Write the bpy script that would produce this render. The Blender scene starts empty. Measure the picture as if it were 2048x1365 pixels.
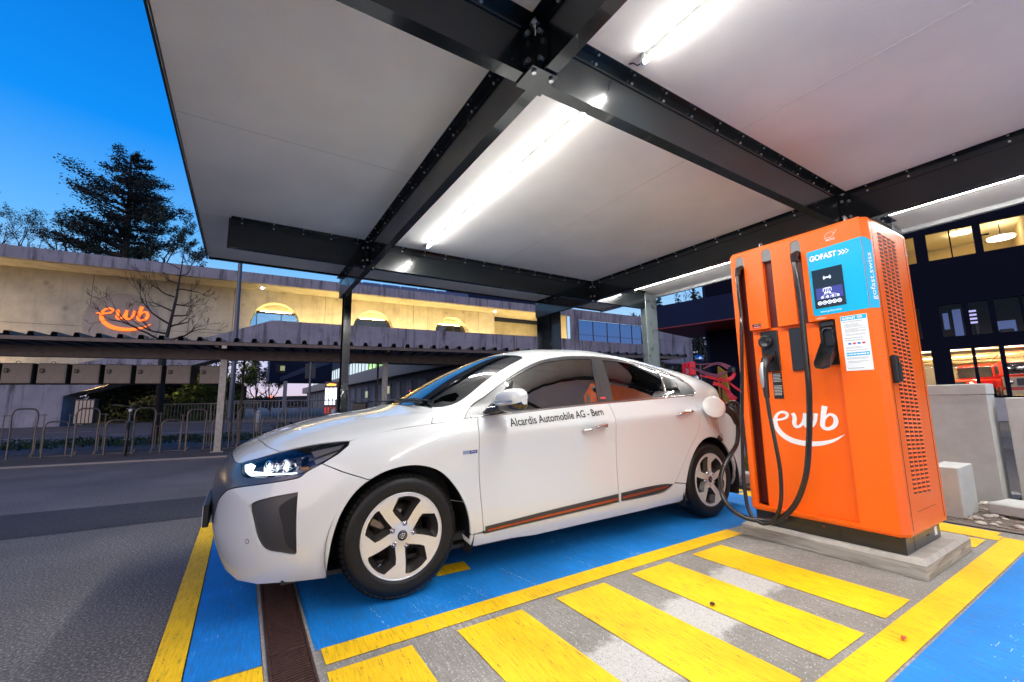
import bpy, bmesh, math, random
import numpy as np
from mathutils import Vector, Matrix, noise
from mathutils.bvhtree import BVHTree
from mathutils.geometry import delaunay_2d_cdt
R = math.radians
random.seed(7)
scene = bpy.context.scene
COL = scene.collection

# ------------------------------------------------------------------ camera
cam_data = bpy.data.cameras.new('camera'); cam = bpy.data.objects.new('camera', cam_data); COL.objects.link(cam)
cam_data.sensor_width = 36; cam_data.lens = 36*849.8/2048; cam_data.clip_end = 2000; cam_data.clip_start = .02
yaw, pitch, roll = R(32.18), R(8.08), R(-0.86)
fw = Vector((math.sin(yaw)*math.cos(pitch), math.cos(yaw)*math.cos(pitch), math.sin(pitch)))
rt = Vector((math.cos(yaw), -math.sin(yaw), 0)); upv = rt.cross(fw)
rt2 = math.cos(roll)*rt + math.sin(roll)*upv; up2 = -math.sin(roll)*rt + math.cos(roll)*upv
cam.matrix_world = Matrix(((rt2.x, up2.x, -fw.x, 0), (rt2.y, up2.y, -fw.y, 0), (rt2.z, up2.z, -fw.z, 1.0), (0,0,0,1)))
scene.camera = cam

# ------------------------------------------------------------------ dusk sky
world = bpy.data.worlds.new('World'); scene.world = world; world.use_nodes = True
wn = world.node_tree.nodes; wl = world.node_tree.links; wn.clear()
wo = wn.new('ShaderNodeOutputWorld'); bg = wn.new('ShaderNodeBackground'); tc = wn.new('ShaderNodeTexCoord')
sx = wn.new('ShaderNodeSeparateXYZ'); ramp = wn.new('ShaderNodeValToRGB')
wl.new(tc.outputs['Generated'], sx.inputs[0]); wl.new(sx.outputs['Z'], ramp.inputs[0]); wl.new(ramp.outputs[0], bg.inputs[0]); wl.new(bg.outputs[0], wo.inputs[0])
els = ramp.color_ramp.elements
stops = [(0.0,(.10,.09,.13)),(.012,(.62,.50,.60)),(.07,(.56,.55,.78)),(.16,(.36,.57,.84)),(.30,(.11,.39,.80)),(.46,(.005,.225,.75)),(.66,(.002,.14,.56)),(1.0,(.002,.06,.30))]
els[0].position = stops[0][0]; els[0].color = (*stops[0][1],1); els[1].position = 1; els[1].color = (*stops[-1][1],1)
for p_, c_ in stops[1:-1]:
    e = els.new(p_); e.color = (*c_,1)
bg.inputs[1].default_value = .60
scene.view_settings.view_transform = 'Standard'; scene.view_settings.look = 'None'; scene.view_settings.gamma = 1; scene.view_settings.exposure = 1.1
scene.cycles.max_bounces = 7; scene.cycles.diffuse_bounces = 4; scene.cycles.glossy_bounces = 4; scene.cycles.transparent_max_bounces = 10
scene.cycles.use_denoising = True; scene.cycles.sample_clamp_indirect = 6
scene.cycles.caustics_reflective = False; scene.cycles.caustics_refractive = False

# added sun lamp standing in for warm street light from behind the camera's left
sun_d=bpy.data.lights.new('sun','SUN'); sun_d.energy=.75; sun_d.angle=R(60); sun_d.color=(1.0,.70,.46)
sun=bpy.data.objects.new('sun',sun_d); COL.objects.link(sun); sun.rotation_euler=Vector((-.55,-.62,.42)).to_track_quat('Z','Y').to_euler()

# ------------------------------------------------------------------ object helpers
def tag(o, label=None, cat=None, group=None, kind=None):
    if label: o['label'] = label
    if cat: o['category'] = cat
    if group: o['group'] = group
    if kind: o['kind'] = kind
    return o
def empty(name, loc=(0,0,0), rz=0, **k):
    o = bpy.data.objects.new(name, None); COL.objects.link(o); o.location = loc; o.rotation_euler = (0,0,rz)
    o.empty_display_size = .1
    return tag(o, **k)
def link(name, me, m=None, parent=None, **k):
    o = bpy.data.objects.new(name, me); COL.objects.link(o)
    if m is not None:
        for x in (m if isinstance(m,(list,tuple)) else [m]): me.materials.append(x)
    if parent: o.parent = parent
    return tag(o, **k)
def copy_tree(o, parent=None):
    c = o.copy(); COL.objects.link(c)
    if parent: c.parent = parent
    for ch in list(o.children): copy_tree(ch, c)
    return c

class MB:
    """collects shapes into one mesh"""
    def __init__(s): s.v=[]; s.f=[]; s.mi=[]; s.sm=[]
    def add(s, vs, fs, mi=0, smooth=False):
        b=len(s.v); s.v += [tuple(p) for p in vs]; s.f += [tuple(b+i for i in f) for f in fs]
        s.mi += [mi]*len(fs); s.sm += [smooth]*len(fs)
    def box(s, x0,x1,y0,y1,z0,z1, mi=0, M=None):
        vs=[Vector(p) for p in ((x0,y0,z0),(x1,y0,z0),(x1,y1,z0),(x0,y1,z0),(x0,y0,z1),(x1,y0,z1),(x1,y1,z1),(x0,y1,z1))]
        if M: vs=[M@p for p in vs]
        s.add(vs, [(0,3,2,1),(4,5,6,7),(0,1,5,4),(1,2,6,5),(2,3,7,6),(3,0,4,7)], mi)
    def bbox(s, x0,x1,y0,y1,z0,z1,b=.01,mi=0,M=None):
        """box with chamfered edges"""
        xs,ys,zs=(x0,x1),(y0,y1),(z0,z1); vs=[]; idx={}
        for i in (0,1):
            for j in (0,1):
                for k in (0,1):
                    P=[xs[i],ys[j],zs[k]]; sg=[1 if i==0 else -1,1 if j==0 else -1,1 if k==0 else -1]
                    for a in range(3):
                        q=[P[c]+(0 if c==a else sg[c]*b) for c in range(3)]
                        idx[(i,j,k,a)]=len(vs); vs.append(Vector(q))
        fs=[]
        for a in range(3):
            for side in (0,1):
                loop=[]
                o=[c for c in range(3) if c!=a]
                for (p,q) in ((0,0),(1,0),(1,1),(0,1)):
                    t=[0,0,0]; t[a]=side; t[o[0]]=p; t[o[1]]=q; loop.append(idx[(*t,a)])
                fs.append(tuple(loop))
        for a in range(3):       # edges along a
            o=[c for c in range(3) if c!=a]
            for (p,q) in ((0,0),(1,0),(1,1),(0,1)):
                t0=[0,0,0]; t1=[0,0,0]; t0[a]=0; t1[a]=1
                for t in (t0,t1): t[o[0]]=p; t[o[1]]=q
                fs.append((idx[(*t0,o[0])],idx[(*t1,o[0])],idx[(*t1,o[1])],idx[(*t0,o[1])]))
        for i in (0,1):
            for j in (0,1):
                for k in (0,1): fs.append((idx[(i,j,k,0)],idx[(i,j,k,1)],idx[(i,j,k,2)]))
        if M: vs=[M@p for p in vs]
        s.add(vs,fs,mi)
    def tube(s, pts, r, n=10, mi=0, caps=True, smooth=True, flat=1.0):
        pts=[Vector(p) for p in pts]; m=len(pts)
        rr = r if isinstance(r,(list,tuple)) else [r]*m
        vs=[]; prev=None
        for i,p in enumerate(pts):
            t=(pts[min(i+1,m-1)]-pts[max(i-1,0)]).normalized()
            if prev is None:
                a=Vector((0,0,1)) if abs(t.z)<.9 else Vector((1,0,0)); nrm=t.cross(a).normalized()
            else:
                nrm=(prev-t*prev.dot(t)); nrm = nrm.normalized() if nrm.length>1e-6 else t.orthogonal().normalized()
            prev=nrm; bn=t.cross(nrm)
            for k in range(n):
                a=2*math.pi*k/n; vs.append(p+rr[i]*(math.cos(a)*nrm+flat*math.sin(a)*bn))
        fs=[(i*n+k,i*n+(k+1)%n,(i+1)*n+(k+1)%n,(i+1)*n+k) for i in range(m-1) for k in range(n)]
        s.add(vs,fs,mi,smooth)
        if caps:
            s.add(vs[:n],[tuple(range(n))[::-1]],mi); s.add(vs[-n:],[tuple(range(n))],mi)
    def cyl(s,p0,p1,r,n=16,mi=0,r2=None): s.tube([p0,p1],[r,r if r2 is None else r2],n,mi)
    def lathe(s, prof, M=None, n=48, mi=0, smooth=True, a0=0, a1=2*math.pi):
        """prof: (r, h) revolved about local z"""
        full = abs(a1-a0-2*math.pi)<1e-6; k=n if full else n+1; vs=[]
        for j in range(k):
            a=a0+(a1-a0)*j/n
            for r,h in prof:
                p=Vector((r*math.cos(a),r*math.sin(a),h)); vs.append(M@p if M else p)
        m=len(prof); fs=[]
        for j in range(n):
            j2=(j+1)%k
            for i in range(m-1): fs.append((j*m+i,j2*m+i,j2*m+i+1,j*m+i+1))
        s.add(vs,fs,mi,smooth)
    def poly(s, pts, mi=0): s.add(pts,[tuple(range(len(pts)))],mi)
    def prism(s, loop, vec, mi=0, mi_side=None):
        """flat polygon pushed along vec, closed"""
        loop=[Vector(p) for p in loop]; vec=Vector(vec); n=len(loop)
        s.add(loop,[tuple(range(n))[::-1]],mi); s.add([p+vec for p in loop],[tuple(range(n))],mi)
        vs=loop+[p+vec for p in loop]
        s.add(vs,[(i,(i+1)%n,n+(i+1)%n,n+i) for i in range(n)],mi if mi_side is None else mi_side)
    def build(s, name, m, parent=None, recalc=True, **k):
        me=bpy.data.meshes.new(name); me.from_pydata(s.v,[],s.f)
        me.polygons.foreach_set('material_index', s.mi); me.polygons.foreach_set('use_smooth', s.sm)
        if recalc and len(s.f)<60000:
            bm=bmesh.new(); bm.from_mesh(me); bmesh.ops.recalc_face_normals(bm, faces=bm.faces); bm.to_mesh(me); bm.free()
        me.update()
        return link(name, me, m, parent, **k)

def rounded_rect(cx, cy, w, h, r, n=5):
    out=[]
    for (sx_,sy_,a0) in ((1,1,0),(-1,1,90),(-1,-1,180),(1,-1,270)):
        for i in range(n+1):
            a=R(a0+90*i/n); out.append((cx+sx_*(w/2-r)+r*math.cos(a), cy+sy_*(h/2-r)+r*math.sin(a)))
    return out
def cdt(loops, grid=None):
    """triangulate 2D region bounded by loops[0] with holes loops[1:]; returns verts, faces"""
    vs=[];ed=[]
    for L in loops:
        b=len(vs); vs+= [Vector(p[:2]) for p in L]; ed+=[(b+i,b+(i+1)%len(L)) for i in range(len(L))]
    def inside(p,L):
        c=False; x,y=p; j=len(L)-1
        for i in range(len(L)):
            xi,yi=L[i][0],L[i][1]; xj,yj=L[j][0],L[j][1]
            if (yi>y)!=(yj>y) and x<(xj-xi)*(y-yi)/(yj-yi)+xi: c=not c
            j=i
        return c
    if grid:
        xs=[p[0] for p in loops[0]]; ys=[p[1] for p in loops[0]]
        x=min(xs)+grid*.5
        k=0
        while x<max(xs):
            y=min(ys)+grid*(.5 if k%2 else .25)
            while y<max(ys):
                p=(x,y)
                if inside(p,loops[0]) and not any(inside(p,L) for L in loops[1:]):
                    if all(min((p[0]-q[0])**2+(p[1]-q[1])**2 for q in L)>(grid*.45)**2 for L in loops): vs.append(Vector(p))
                y+=grid
            x+=grid*.87; k+=1
    ov,oe,of,_,_,_=delaunay_2d_cdt(vs,ed,[],0,1e-6)
    fs=[]
    for f in of:
        c=sum((ov[i] for i in f),Vector((0,0)))/len(f)
        if inside(c,loops[0]) and not any(inside(c,L) for L in loops[1:]): fs.append(tuple(f))
    return [tuple(v) for v in ov], fs
def crv(pts, sub=6, corners=(), closed=False):
    """smooth curve through points; corner indices stay sharp"""
    pts=[Vector(p) for p in pts]; n=len(pts); out=[]
    m = n if closed else n-1
    for i in range(m):
        p1,p2=pts[i],pts[(i+1)%n]
        p0=pts[(i-1)%n] if (closed or i>0) and i not in corners else 2*p1-p2
        j=(i+1)%n
        p3=pts[(i+2)%n] if (closed or i+2<n) and j not in corners else 2*p2-p1
        d1=max((p1-p0).length,1e-6)**.5; d2=max((p2-p1).length,1e-6)**.5; d3=max((p3-p2).length,1e-6)**.5
        m1=((p1-p0)/d1-(p2-p0)/(d1+d2)+(p2-p1)/d2)*d2; m2=((p2-p1)/d2-(p3-p1)/(d2+d3)+(p3-p2)/d3)*d2
        for k in range(sub):
            t=k/sub; out.append((2*t**3-3*t**2+1)*p1+(t**3-2*t**2+t)*m1+(-2*t**3+3*t**2)*p2+(t**3-t**2)*m2)
    if not closed: out.append(pts[-1])
    return out

def text_2d(body, size=1.0, shear=0.0, bold=0.0, spacing=1.0, align='LEFT'):
    """returns verts (x,y) and faces of a line of text"""
    cu=bpy.data.curves.new('writing','FONT'); cu.body=body; cu.size=size; cu.shear=shear; cu.offset=bold; cu.space_character=spacing; cu.align_x=align
    cu.resolution_u=3
    o=bpy.data.objects.new('writing',cu); COL.objects.link(o)
    dg=bpy.context.evaluated_depsgraph_get(); dg.update()
    me=bpy.data.meshes.new_from_object(o.evaluated_get(dg))
    vs=[(v.co.x,v.co.y) for v in me.vertices]; fs=[tuple(p.vertices) for p in me.polygons]
    bpy.data.objects.remove(o); bpy.data.curves.remove(cu); bpy.data.meshes.remove(me)
    return vs,fs
def put_text(mb, body, org, ex, ey, size, width=None, mi=0, off=(0,0,0), **k):
    """flat writing laid in the plane org + ex*x + ey*y (unit vectors); width squeezes it to a length"""
    vs,fs=text_2d(body,size,**k)
    if not vs: return
    org=Vector(org); ex=Vector(ex); ey=Vector(ey); off=Vector(off); s=1
    if width:
        x0=min(v[0] for v in vs); x1=max(v[0] for v in vs); s=width/(x1-x0)
    mb.add([org+off+ex*(v[0]*s)+ey*v[1] for v in vs],fs,mi)

# ------------------------------------------------------------------ materials
def mat(name, col, rough=.5, metal=0, coat=0, spec=.5, emit=None, estr=1, var=0, vscale=8, bump=0, bscale=60, coord='Object', crough=.03, wear=None, detail=6, stretch=(1,1,1)):
    m=bpy.data.materials.new(name); m.use_nodes=True; nt=m.node_tree; N=nt.nodes; b=N['Principled BSDF']; L=nt.links
    b.inputs['Base Color'].default_value=(*col,1); b.inputs['Roughness'].default_value=rough; b.inputs['Metallic'].default_value=metal
    b.inputs['Coat Weight'].default_value=coat; b.inputs['Coat Roughness'].default_value=crough; b.inputs['Specular IOR Level'].default_value=spec
    if emit: b.inputs['Emission Color'].default_value=(*emit,1); b.inputs['Emission Strength'].default_value=estr
    if var or bump or wear:
        t=N.new('ShaderNodeTexCoord'); mp=N.new('ShaderNodeMapping'); mp.inputs['Scale'].default_value=stretch
        L.new(t.outputs[coord],mp.inputs[0])
        src=mp.outputs[0]
    if var:
        n1=N.new('ShaderNodeTexNoise'); n1.inputs['Scale'].default_value=vscale; n1.inputs['Detail'].default_value=detail; n1.inputs['Roughness'].default_value=.65
        L.new(src,n1.inputs['Vector'])
        mr=N.new('ShaderNodeMapRange'); mr.inputs[1].default_value=.3; mr.inputs[2].default_value=.7; mr.inputs[3].default_value=1-var; mr.inputs[4].default_value=1+var
        L.new(n1.outputs['Fac'],mr.inputs[0])
        hs=N.new('ShaderNodeMix'); hs.data_type='RGBA'; hs.blend_type='MULTIPLY'; hs.inputs[0].default_value=1; hs.inputs[6].default_value=(*col,1)
        L.new(mr.outputs[0],hs.inputs[7]); last=hs.outputs[2]
        L.new(last,b.inputs['Base Color'])
        rr=N.new('ShaderNodeMapRange'); rr.inputs[1].default_value=.3; rr.inputs[2].default_value=.7; rr.inputs[3].default_value=max(0,rough-.08); rr.inputs[4].default_value=min(1,rough+.08)
        L.new(n1.outputs['Fac'],rr.inputs[0]); L.new(rr.outputs[0],b.inputs['Roughness'])
    if bump:
        n2=N.new('ShaderNodeTexNoise'); n2.inputs['Scale'].default_value=bscale; n2.inputs['Detail'].default_value=4
        L.new(src,n2.inputs['Vector']); bp=N.new('ShaderNodeBump'); bp.inputs['Strength'].default_value=bump; bp.inputs['Distance'].default_value=.01
        L.new(n2.outputs['Fac'],bp.inputs['Height']); L.new(bp.outputs[0],b.inputs['Normal'])
    return m
def nodes(m): return m.node_tree.nodes, m.node_tree.links, m.node_tree.nodes['Principled BSDF']
M_ = {}
M_['white'] = mat('white_lettering',(.85,.85,.85),.5)
M_['black'] = mat('black_lettering',(.012,.012,.013),.5)
M_['steel_dark'] = mat('dark_painted_steel',(.009,.013,.015),.2,0,coat=.45,spec=.5,var=.2,vscale=3,bump=.02,bscale=9)
M_['bolt'] = mat('zinc_bolt',(.75,.75,.75),.3,1)
M_['galv'] = mat('galvanised_steel',(.30,.29,.27),.5,.75,var=.3,vscale=14)
M_['rubber'] = mat('black_rubber',(.012,.012,.013),.42,0,spec=.5,bump=.1,bscale=120)
M_['plastic'] = mat('black_plastic',(.014,.014,.015),.35,0)
# ------------------------------------------------------------------ ground
def asphalt(name, base, speck, rough=.75):
    m=mat(name,base,rough); N,L,b=nodes(m)
    t=N.new('ShaderNodeTexCoord'); 
    n1=N.new('ShaderNodeTexNoise'); n1.inputs['Scale'].default_value=85; n1.inputs['Detail'].default_value=5; n1.inputs['Roughness'].default_value=.8
    vo=N.new('ShaderNodeTexVoronoi'); vo.inputs['Scale'].default_value=95
    n3=N.new('ShaderNodeTexNoise'); n3.inputs['Scale'].default_value=.9; n3.inputs['Detail'].default_value=5
    for x in (n1,vo,n3): L.new(t.outputs['Object'],x.inputs['Vector'])
    cr=N.new('ShaderNodeValToRGB'); e=cr.color_ramp.elements
    e[0].position=.36; e[0].color=(base[0]*.45,base[1]*.45,base[2]*.45,1); e[1].position=.66; e[1].color=(*speck,1)
    k=e.new(.52); k.color=(*base,1)
    L.new(n1.outputs['Fac'],cr.inputs[0])
    mx=N.new('ShaderNodeMix'); mx.data_type='RGBA'; mx.blend_type='MULTIPLY'; mx.inputs[0].default_value=.85
    mr=N.new('ShaderNodeMapRange'); mr.inputs[1].default_value=.3; mr.inputs[2].default_value=.7; mr.inputs[3].default_value=.7; mr.inputs[4].default_value=1.25
    L.new(n3.outputs['Fac'],mr.inputs[0]); L.new(cr.outputs[0],mx.inputs[6]); L.new(mr.outputs[0],mx.inputs[7]); L.new(mx.outputs[2],b.inputs['Base Color'])
    bp=N.new('ShaderNodeBump'); bp.inputs['Strength'].default_value=.8; bp.inputs['Distance'].default_value=.006
    ad=N.new('ShaderNodeMath'); ad.operation='SUBTRACT'; L.new(n1.outputs['Fac'],ad.inputs[0]); L.new(vo.outputs['Distance'],ad.inputs[1])
    L.new(ad.outputs[0],bp.inputs['Height']); L.new(bp.outputs[0],b.inputs['Normal'])
    return m
M_['asphalt']=asphalt('grey_asphalt',(.135,.122,.108),(.50,.47,.43))
M_['asphalt_dark']=asphalt('dark_asphalt_repair',(.050,.046,.043),(.14,.13,.12))
M_['pavement']=asphalt('pavement_asphalt',(.075,.068,.066),(.19,.175,.17))
def brushed(name, col, base=(.30,.285,.26), wear=.62, brush=1.0, patch=None, speck=0):
    """broom-finished concrete, painted or bare: fine lines across, pits and worn spots; patch=(x0,x1) lighter slab band"""
    m=mat(name,col,.62,spec=.35); N,L,b=nodes(m)
    t=N.new('ShaderNodeTexCoord'); mp=N.new('ShaderNodeMapping'); mp.inputs['Scale'].default_value=(110,9,1)
    mp2=N.new('ShaderNodeMapping'); mp2.inputs['Rotation'].default_value=(0,0,R(4)); L.new(t.outputs['Object'],mp2.inputs[0]); L.new(mp2.outputs[0],mp.inputs[0])
    n1=N.new('ShaderNodeTexNoise'); n1.inputs['Scale'].default_value=1; n1.inputs['Detail'].default_value=4; n1.inputs['Roughness'].default_value=.7; L.new(mp.outputs[0],n1.inputs['Vector'])
    n2=N.new('ShaderNodeTexNoise'); n2.inputs['Scale'].default_value=70; n2.inputs['Detail'].default_value=6; n2.inputs['Roughness'].default_value=.75; L.new(t.outputs['Object'],n2.inputs['Vector'])
    n3=N.new('ShaderNodeTexNoise'); n3.inputs['Scale'].default_value=1.6; n3.inputs['Detail'].default_value=6; n3.inputs['Roughness'].default_value=.6; L.new(t.outputs['Object'],n3.inputs['Vector'])
    # large variation
    mr=N.new('ShaderNodeMapRange'); mr.inputs[1].default_value=.3; mr.inputs[2].default_value=.7; mr.inputs[3].default_value=.74; mr.inputs[4].default_value=1.18; L.new(n3.outputs['Fac'],mr.inputs[0])
    mx=N.new('ShaderNodeMix'); mx.data_type='RGBA'; mx.blend_type='MULTIPLY'; mx.inputs[0].default_value=1; mx.inputs[6].default_value=(*col,1); L.new(mr.outputs[0],mx.inputs[7])
    col_out=mx.outputs[2]
    b1=N.new('ShaderNodeMapRange'); b1.inputs[1].default_value=.35; b1.inputs[2].default_value=.65; b1.inputs[3].default_value=.84; b1.inputs[4].default_value=1.14; L.new(n1.outputs['Fac'],b1.inputs[0])
    mb_=N.new('ShaderNodeMix'); mb_.data_type='RGBA'; mb_.blend_type='MULTIPLY'; mb_.inputs[0].default_value=1; L.new(col_out,mb_.inputs[6]); L.new(b1.outputs[0],mb_.inputs[7]); col_out=mb_.outputs[2]
    # worn through where line noise * blotch high
    ml=N.new('ShaderNodeMath'); ml.operation='MULTIPLY'; L.new(n1.outputs['Fac'],ml.inputs[0]); L.new(n3.outputs['Fac'],ml.inputs[1])
    a2=N.new('ShaderNodeMath'); a2.operation='MULTIPLY_ADD'; L.new(n2.outputs['Fac'],a2.inputs[0]); a2.inputs[1].default_value=.35; L.new(ml.outputs[0],a2.inputs[2])
    st=N.new('ShaderNodeMapRange'); st.inputs[1].default_value=wear; st.inputs[2].default_value=wear+.05; L.new(a2.outputs[0],st.inputs[0])
    m2=N.new('ShaderNodeMix'); m2.data_type='RGBA'; L.new(st.outputs[0],m2.inputs[0]); L.new(col_out,m2.inputs[6]); m2.inputs[7].default_value=(*base,1)
    # dark pits
    a3=N.new('ShaderNodeMath'); a3.operation='MULTIPLY'; L.new(n2.outputs['Fac'],a3.inputs[0]); L.new(n1.outputs['Fac'],a3.inputs[1])
    s3=N.new('ShaderNodeMapRange'); s3.inputs[1].default_value=.155; s3.inputs[2].default_value=.185; s3.inputs[3].default_value=.75; s3.inputs[4].default_value=0; L.new(a3.outputs[0],s3.inputs[0])
    m3=N.new('ShaderNodeMix'); m3.data_type='RGBA'; L.new(s3.outputs[0],m3.inputs[0]); L.new(m2.outputs[2],m3.inputs[6]); m3.inputs[7].default_value=(base[0]*.35,base[1]*.33,base[2]*.3,1)
    out=m3.outputs[2]
    if patch:      # pale cement smear running across the hatching, edges broken up by noise
        se=N.new('ShaderNodeSeparateXYZ'); L.new(t.outputs['Object'],se.inputs[0])
        k1=N.new('ShaderNodeMath'); k1.operation='MULTIPLY_ADD'; L.new(se.outputs[0],k1.inputs[0]); k1.inputs[1].default_value=-.17; L.new(se.outputs[1],k1.inputs[2])     # y-.17x
        n5=N.new('ShaderNodeTexNoise'); n5.inputs['Scale'].default_value=9; n5.inputs['Detail'].default_value=8; n5.inputs['Roughness'].default_value=.7; L.new(t.outputs['Object'],n5.inputs['Vector'])
        k2=N.new('ShaderNodeMath'); k2.operation='MULTIPLY_ADD'; L.new(n5.outputs['Fac'],k2.inputs[0]); k2.inputs[1].default_value=.28; L.new(k1.outputs[0],k2.inputs[2])
        k3=N.new('ShaderNodeMath'); k3.operation='SUBTRACT'; L.new(k2.outputs[0],k3.inputs[0]); k3.inputs[1].default_value=1.19
        k4=N.new('ShaderNodeMath'); k4.operation='ABSOLUTE'; L.new(k3.outputs[0],k4.inputs[0])
        k5=N.new('ShaderNodeMapRange'); k5.inputs[1].default_value=.13; k5.inputs[2].default_value=.19; k5.inputs[3].default_value=1; k5.inputs[4].default_value=0; L.new(k4.outputs[0],k5.inputs[0])
        k6=N.new('ShaderNodeMapRange'); k6.inputs[1].default_value=2.55; k6.inputs[2].default_value=2.7; k6.inputs[3].default_value=.75; k6.inputs[4].default_value=0; L.new(se.outputs[0],k6.inputs[0])
        k7=N.new('ShaderNodeMath'); k7.operation='MULTIPLY'; L.new(k5.outputs[0],k7.inputs[0]); L.new(k6.outputs[0],k7.inputs[1])
        m5=N.new('ShaderNodeMix'); m5.data_type='RGBA'; L.new(k7.outputs[0],m5.inputs[0]); L.new(out,m5.inputs[6]); m5.inputs[7].default_value=(.56,.545,.51,1); out=m5.outputs[2]
    if speck:      # light and dark aggregate
        vo=N.new('ShaderNodeTexVoronoi'); vo.inputs['Scale'].default_value=230; L.new(t.outputs['Object'],vo.inputs['Vector'])
        sr=N.new('ShaderNodeSeparateColor'); L.new(vo.outputs['Color'],sr.inputs[0])
        for thr,cc in ((.86,(base[0]*1.9,base[1]*1.9,base[2]*1.85,1)),(None,(base[0]*.30,base[1]*.29,base[2]*.27,1))):
            q=N.new('ShaderNodeMapRange')
            if thr: q.inputs[1].default_value=.95; q.inputs[2].default_value=.97
            else: q.inputs[1].default_value=.14; q.inputs[2].default_value=.08
            q.inputs[3].default_value=0; q.inputs[4].default_value=speck; L.new(sr.outputs[0],q.inputs[0])
            mq=N.new('ShaderNodeMix'); mq.data_type='RGBA'; L.new(q.outputs[0],mq.inputs[0]); L.new(out,mq.inputs[6]); mq.inputs[7].default_value=cc; out=mq.outputs[2]
    L.new(out,b.inputs['Base Color'])
    bp=N.new('ShaderNodeBump'); bp.inputs['Strength'].default_value=.55*brush; bp.inputs['Distance'].default_value=.004
    ad=N.new('ShaderNodeMath'); ad.operation='MULTIPLY_ADD'; L.new(n2.outputs['Fac'],ad.inputs[0]); ad.inputs[1].default_value=.5; L.new(n1.outputs['Fac'],ad.inputs[2])
    L.new(ad.outputs[0],bp.inputs['Height']); L.new(bp.outputs[0],b.inputs['Normal'])
    return m
M_['blue_paint']=brushed('blue_bay_paint',(.004,.205,.62),(.42,.52,.62),.545)
M_['yellow_paint']=brushed('yellow_line_paint',(.90,.54,.003),(.33,.27,.15),.552)
M_['concrete_pad']=brushed('broomed_concrete',(.255,.24,.215),(.42,.40,.37),.50,patch=True,speck=.5)
def sheet(name, x0,x1,y0,y1,z,m,**k):
    b=MB(); b.add([(x0,y0,z),(x1,y0,z),(x1,y1,z),(x0,y1,z)],[(0,1,2,3)]); return b.build(name,m,recalc=False,kind='structure',**k)
# base terrain sheet to the horizon
sheet('ground',-700,700,-300,900,-.012,M_['asphalt'])
sheet('concrete_pad',-.10,4.78,-1.6,4.80,-.003,M_['concrete_pad'])
M_['pad_bounce']=mat('pale_bounce_sheet',(.5,.485,.45),.8,var=.1,vscale=2)
sheet('bounce_apron',-.10,6.9,-6.4,-1.62,-.003,M_['pad_bounce'])  # unseen pale sheet added behind the camera to bounce light up
# street in front of the bays: darker asphalt repair strip parallel to the bay fronts
dstr=lambda name,pts,z,m: (lambda b: (b.add([(x,y,z) for x,y in pts],[tuple(range(len(pts)))]), b.build(name,m,recalc=False,kind='structure')))(MB())
dstr('road_repair_strip',[(-30,10.2),(-1.54,5.08),(-.215,5.01),(6,4.70),(14,4.3),(14,5.2),(6,5.75),(-.28,6.08),(-1.90,6.21),(-30,9.0+4)],-.0085,M_['asphalt_dark'])
# blue bays
sheet('blue_bay',.305,4.62,2.05,4.72,-.0015,M_['blue_paint'])
sheet('blue_bay_front',-.125,.125,2.06,4.72,-.0015,M_['blue_paint'])
sheet('blue_bay_near',.305,4.40,-1.5,.70,-.0015,M_['blue_paint'])
# yellow lines and hatching
mb=MB(); zz=.0003
def quad(x0,x1,y0,y1,z=zz): mb.add([(x0,y0,z),(x1,y0,z),(x1,y1,z),(x0,y1,z)],[(0,1,2,3)])
quad(-.235,-.13,1.9,4.66); quad(-.235,.13,1.3,1.9)        # front edge line
quad(-.128,.126,1.90,2.05)
quad(.335,3.21,1.92,2.05)
quad(.305,4.60,.712,.845)
quad(4.47,4.62,.85,2.7)
for x0,x1,y0 in ((.33,.66,1.59),(.865,1.21,1.0),(1.418,1.755,.876),(1.967,2.302,.876),(2.53,2.853,.876)): quad(x0,x1,min(y0,.876),1.868)
quad(4.15,4.42,.90,1.9); quad(4.62,4.74,.88,1.7)
quad(4.62,4.70,2.05,4.72)
mb.build('road_markings',M_['yellow_paint'],recalc=False,kind='structure')
# oblique mark under the car
mb=MB(); mb.add([(1.02,2.47,.0003),(1.23,2.46,.0003),(1.25,2.60,.0003),(1.04,2.62,.0003)],[(0,1,2,3)]); mb.build('road_marking',M_['yellow_paint'],recalc=False,kind='structure')
# thin worn score lines across the blue bay (saw cuts)
M_['score']=mat('chalky_scratch',(.55,.66,.76),.8,var=.3,vscale=90)
mb=MB(); random.seed(11)
for xs in (.62,.80,1.13,1.42,1.86,2.25,2.75,3.3):
    n=int(random.uniform(12,22)); 
    for i in range(n):
        y=2.06+i*.016+random.uniform(0,.01)
        if random.random()<.25: continue
        dx=random.uniform(-.006,.006)-(.002*i); w=random.uniform(.0012,.0035); l=random.uniform(.006,.016)
        mb.add([(xs+dx,y,.0001),(xs+dx+w,y,.0001),(xs+dx+w,y+l,.0001),(xs+dx,y+l,.0001)],[(0,1,2,3)])
for _ in range(80):
    cx,cy=random.choice([(2.75,.52),(2.35,.45),(2.6,.33),(1.9,.3),(.95,2.13)]); x=cx+random.gauss(0,.14); y=cy+random.gauss(0,.028); l=random.uniform(.004,.014)*random.choice([1,1,1,4])
    if not(y<.70 or y>2.06): continue
    mb.add([(x,y,.0001),(x+l,y,.0001),(x+l,y+.0022,.0001),(x,y+.0018,.0001)],[(0,1,2,3)])
mb.build('paint_scuffs',M_['score'],recalc=False,kind='structure')

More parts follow.
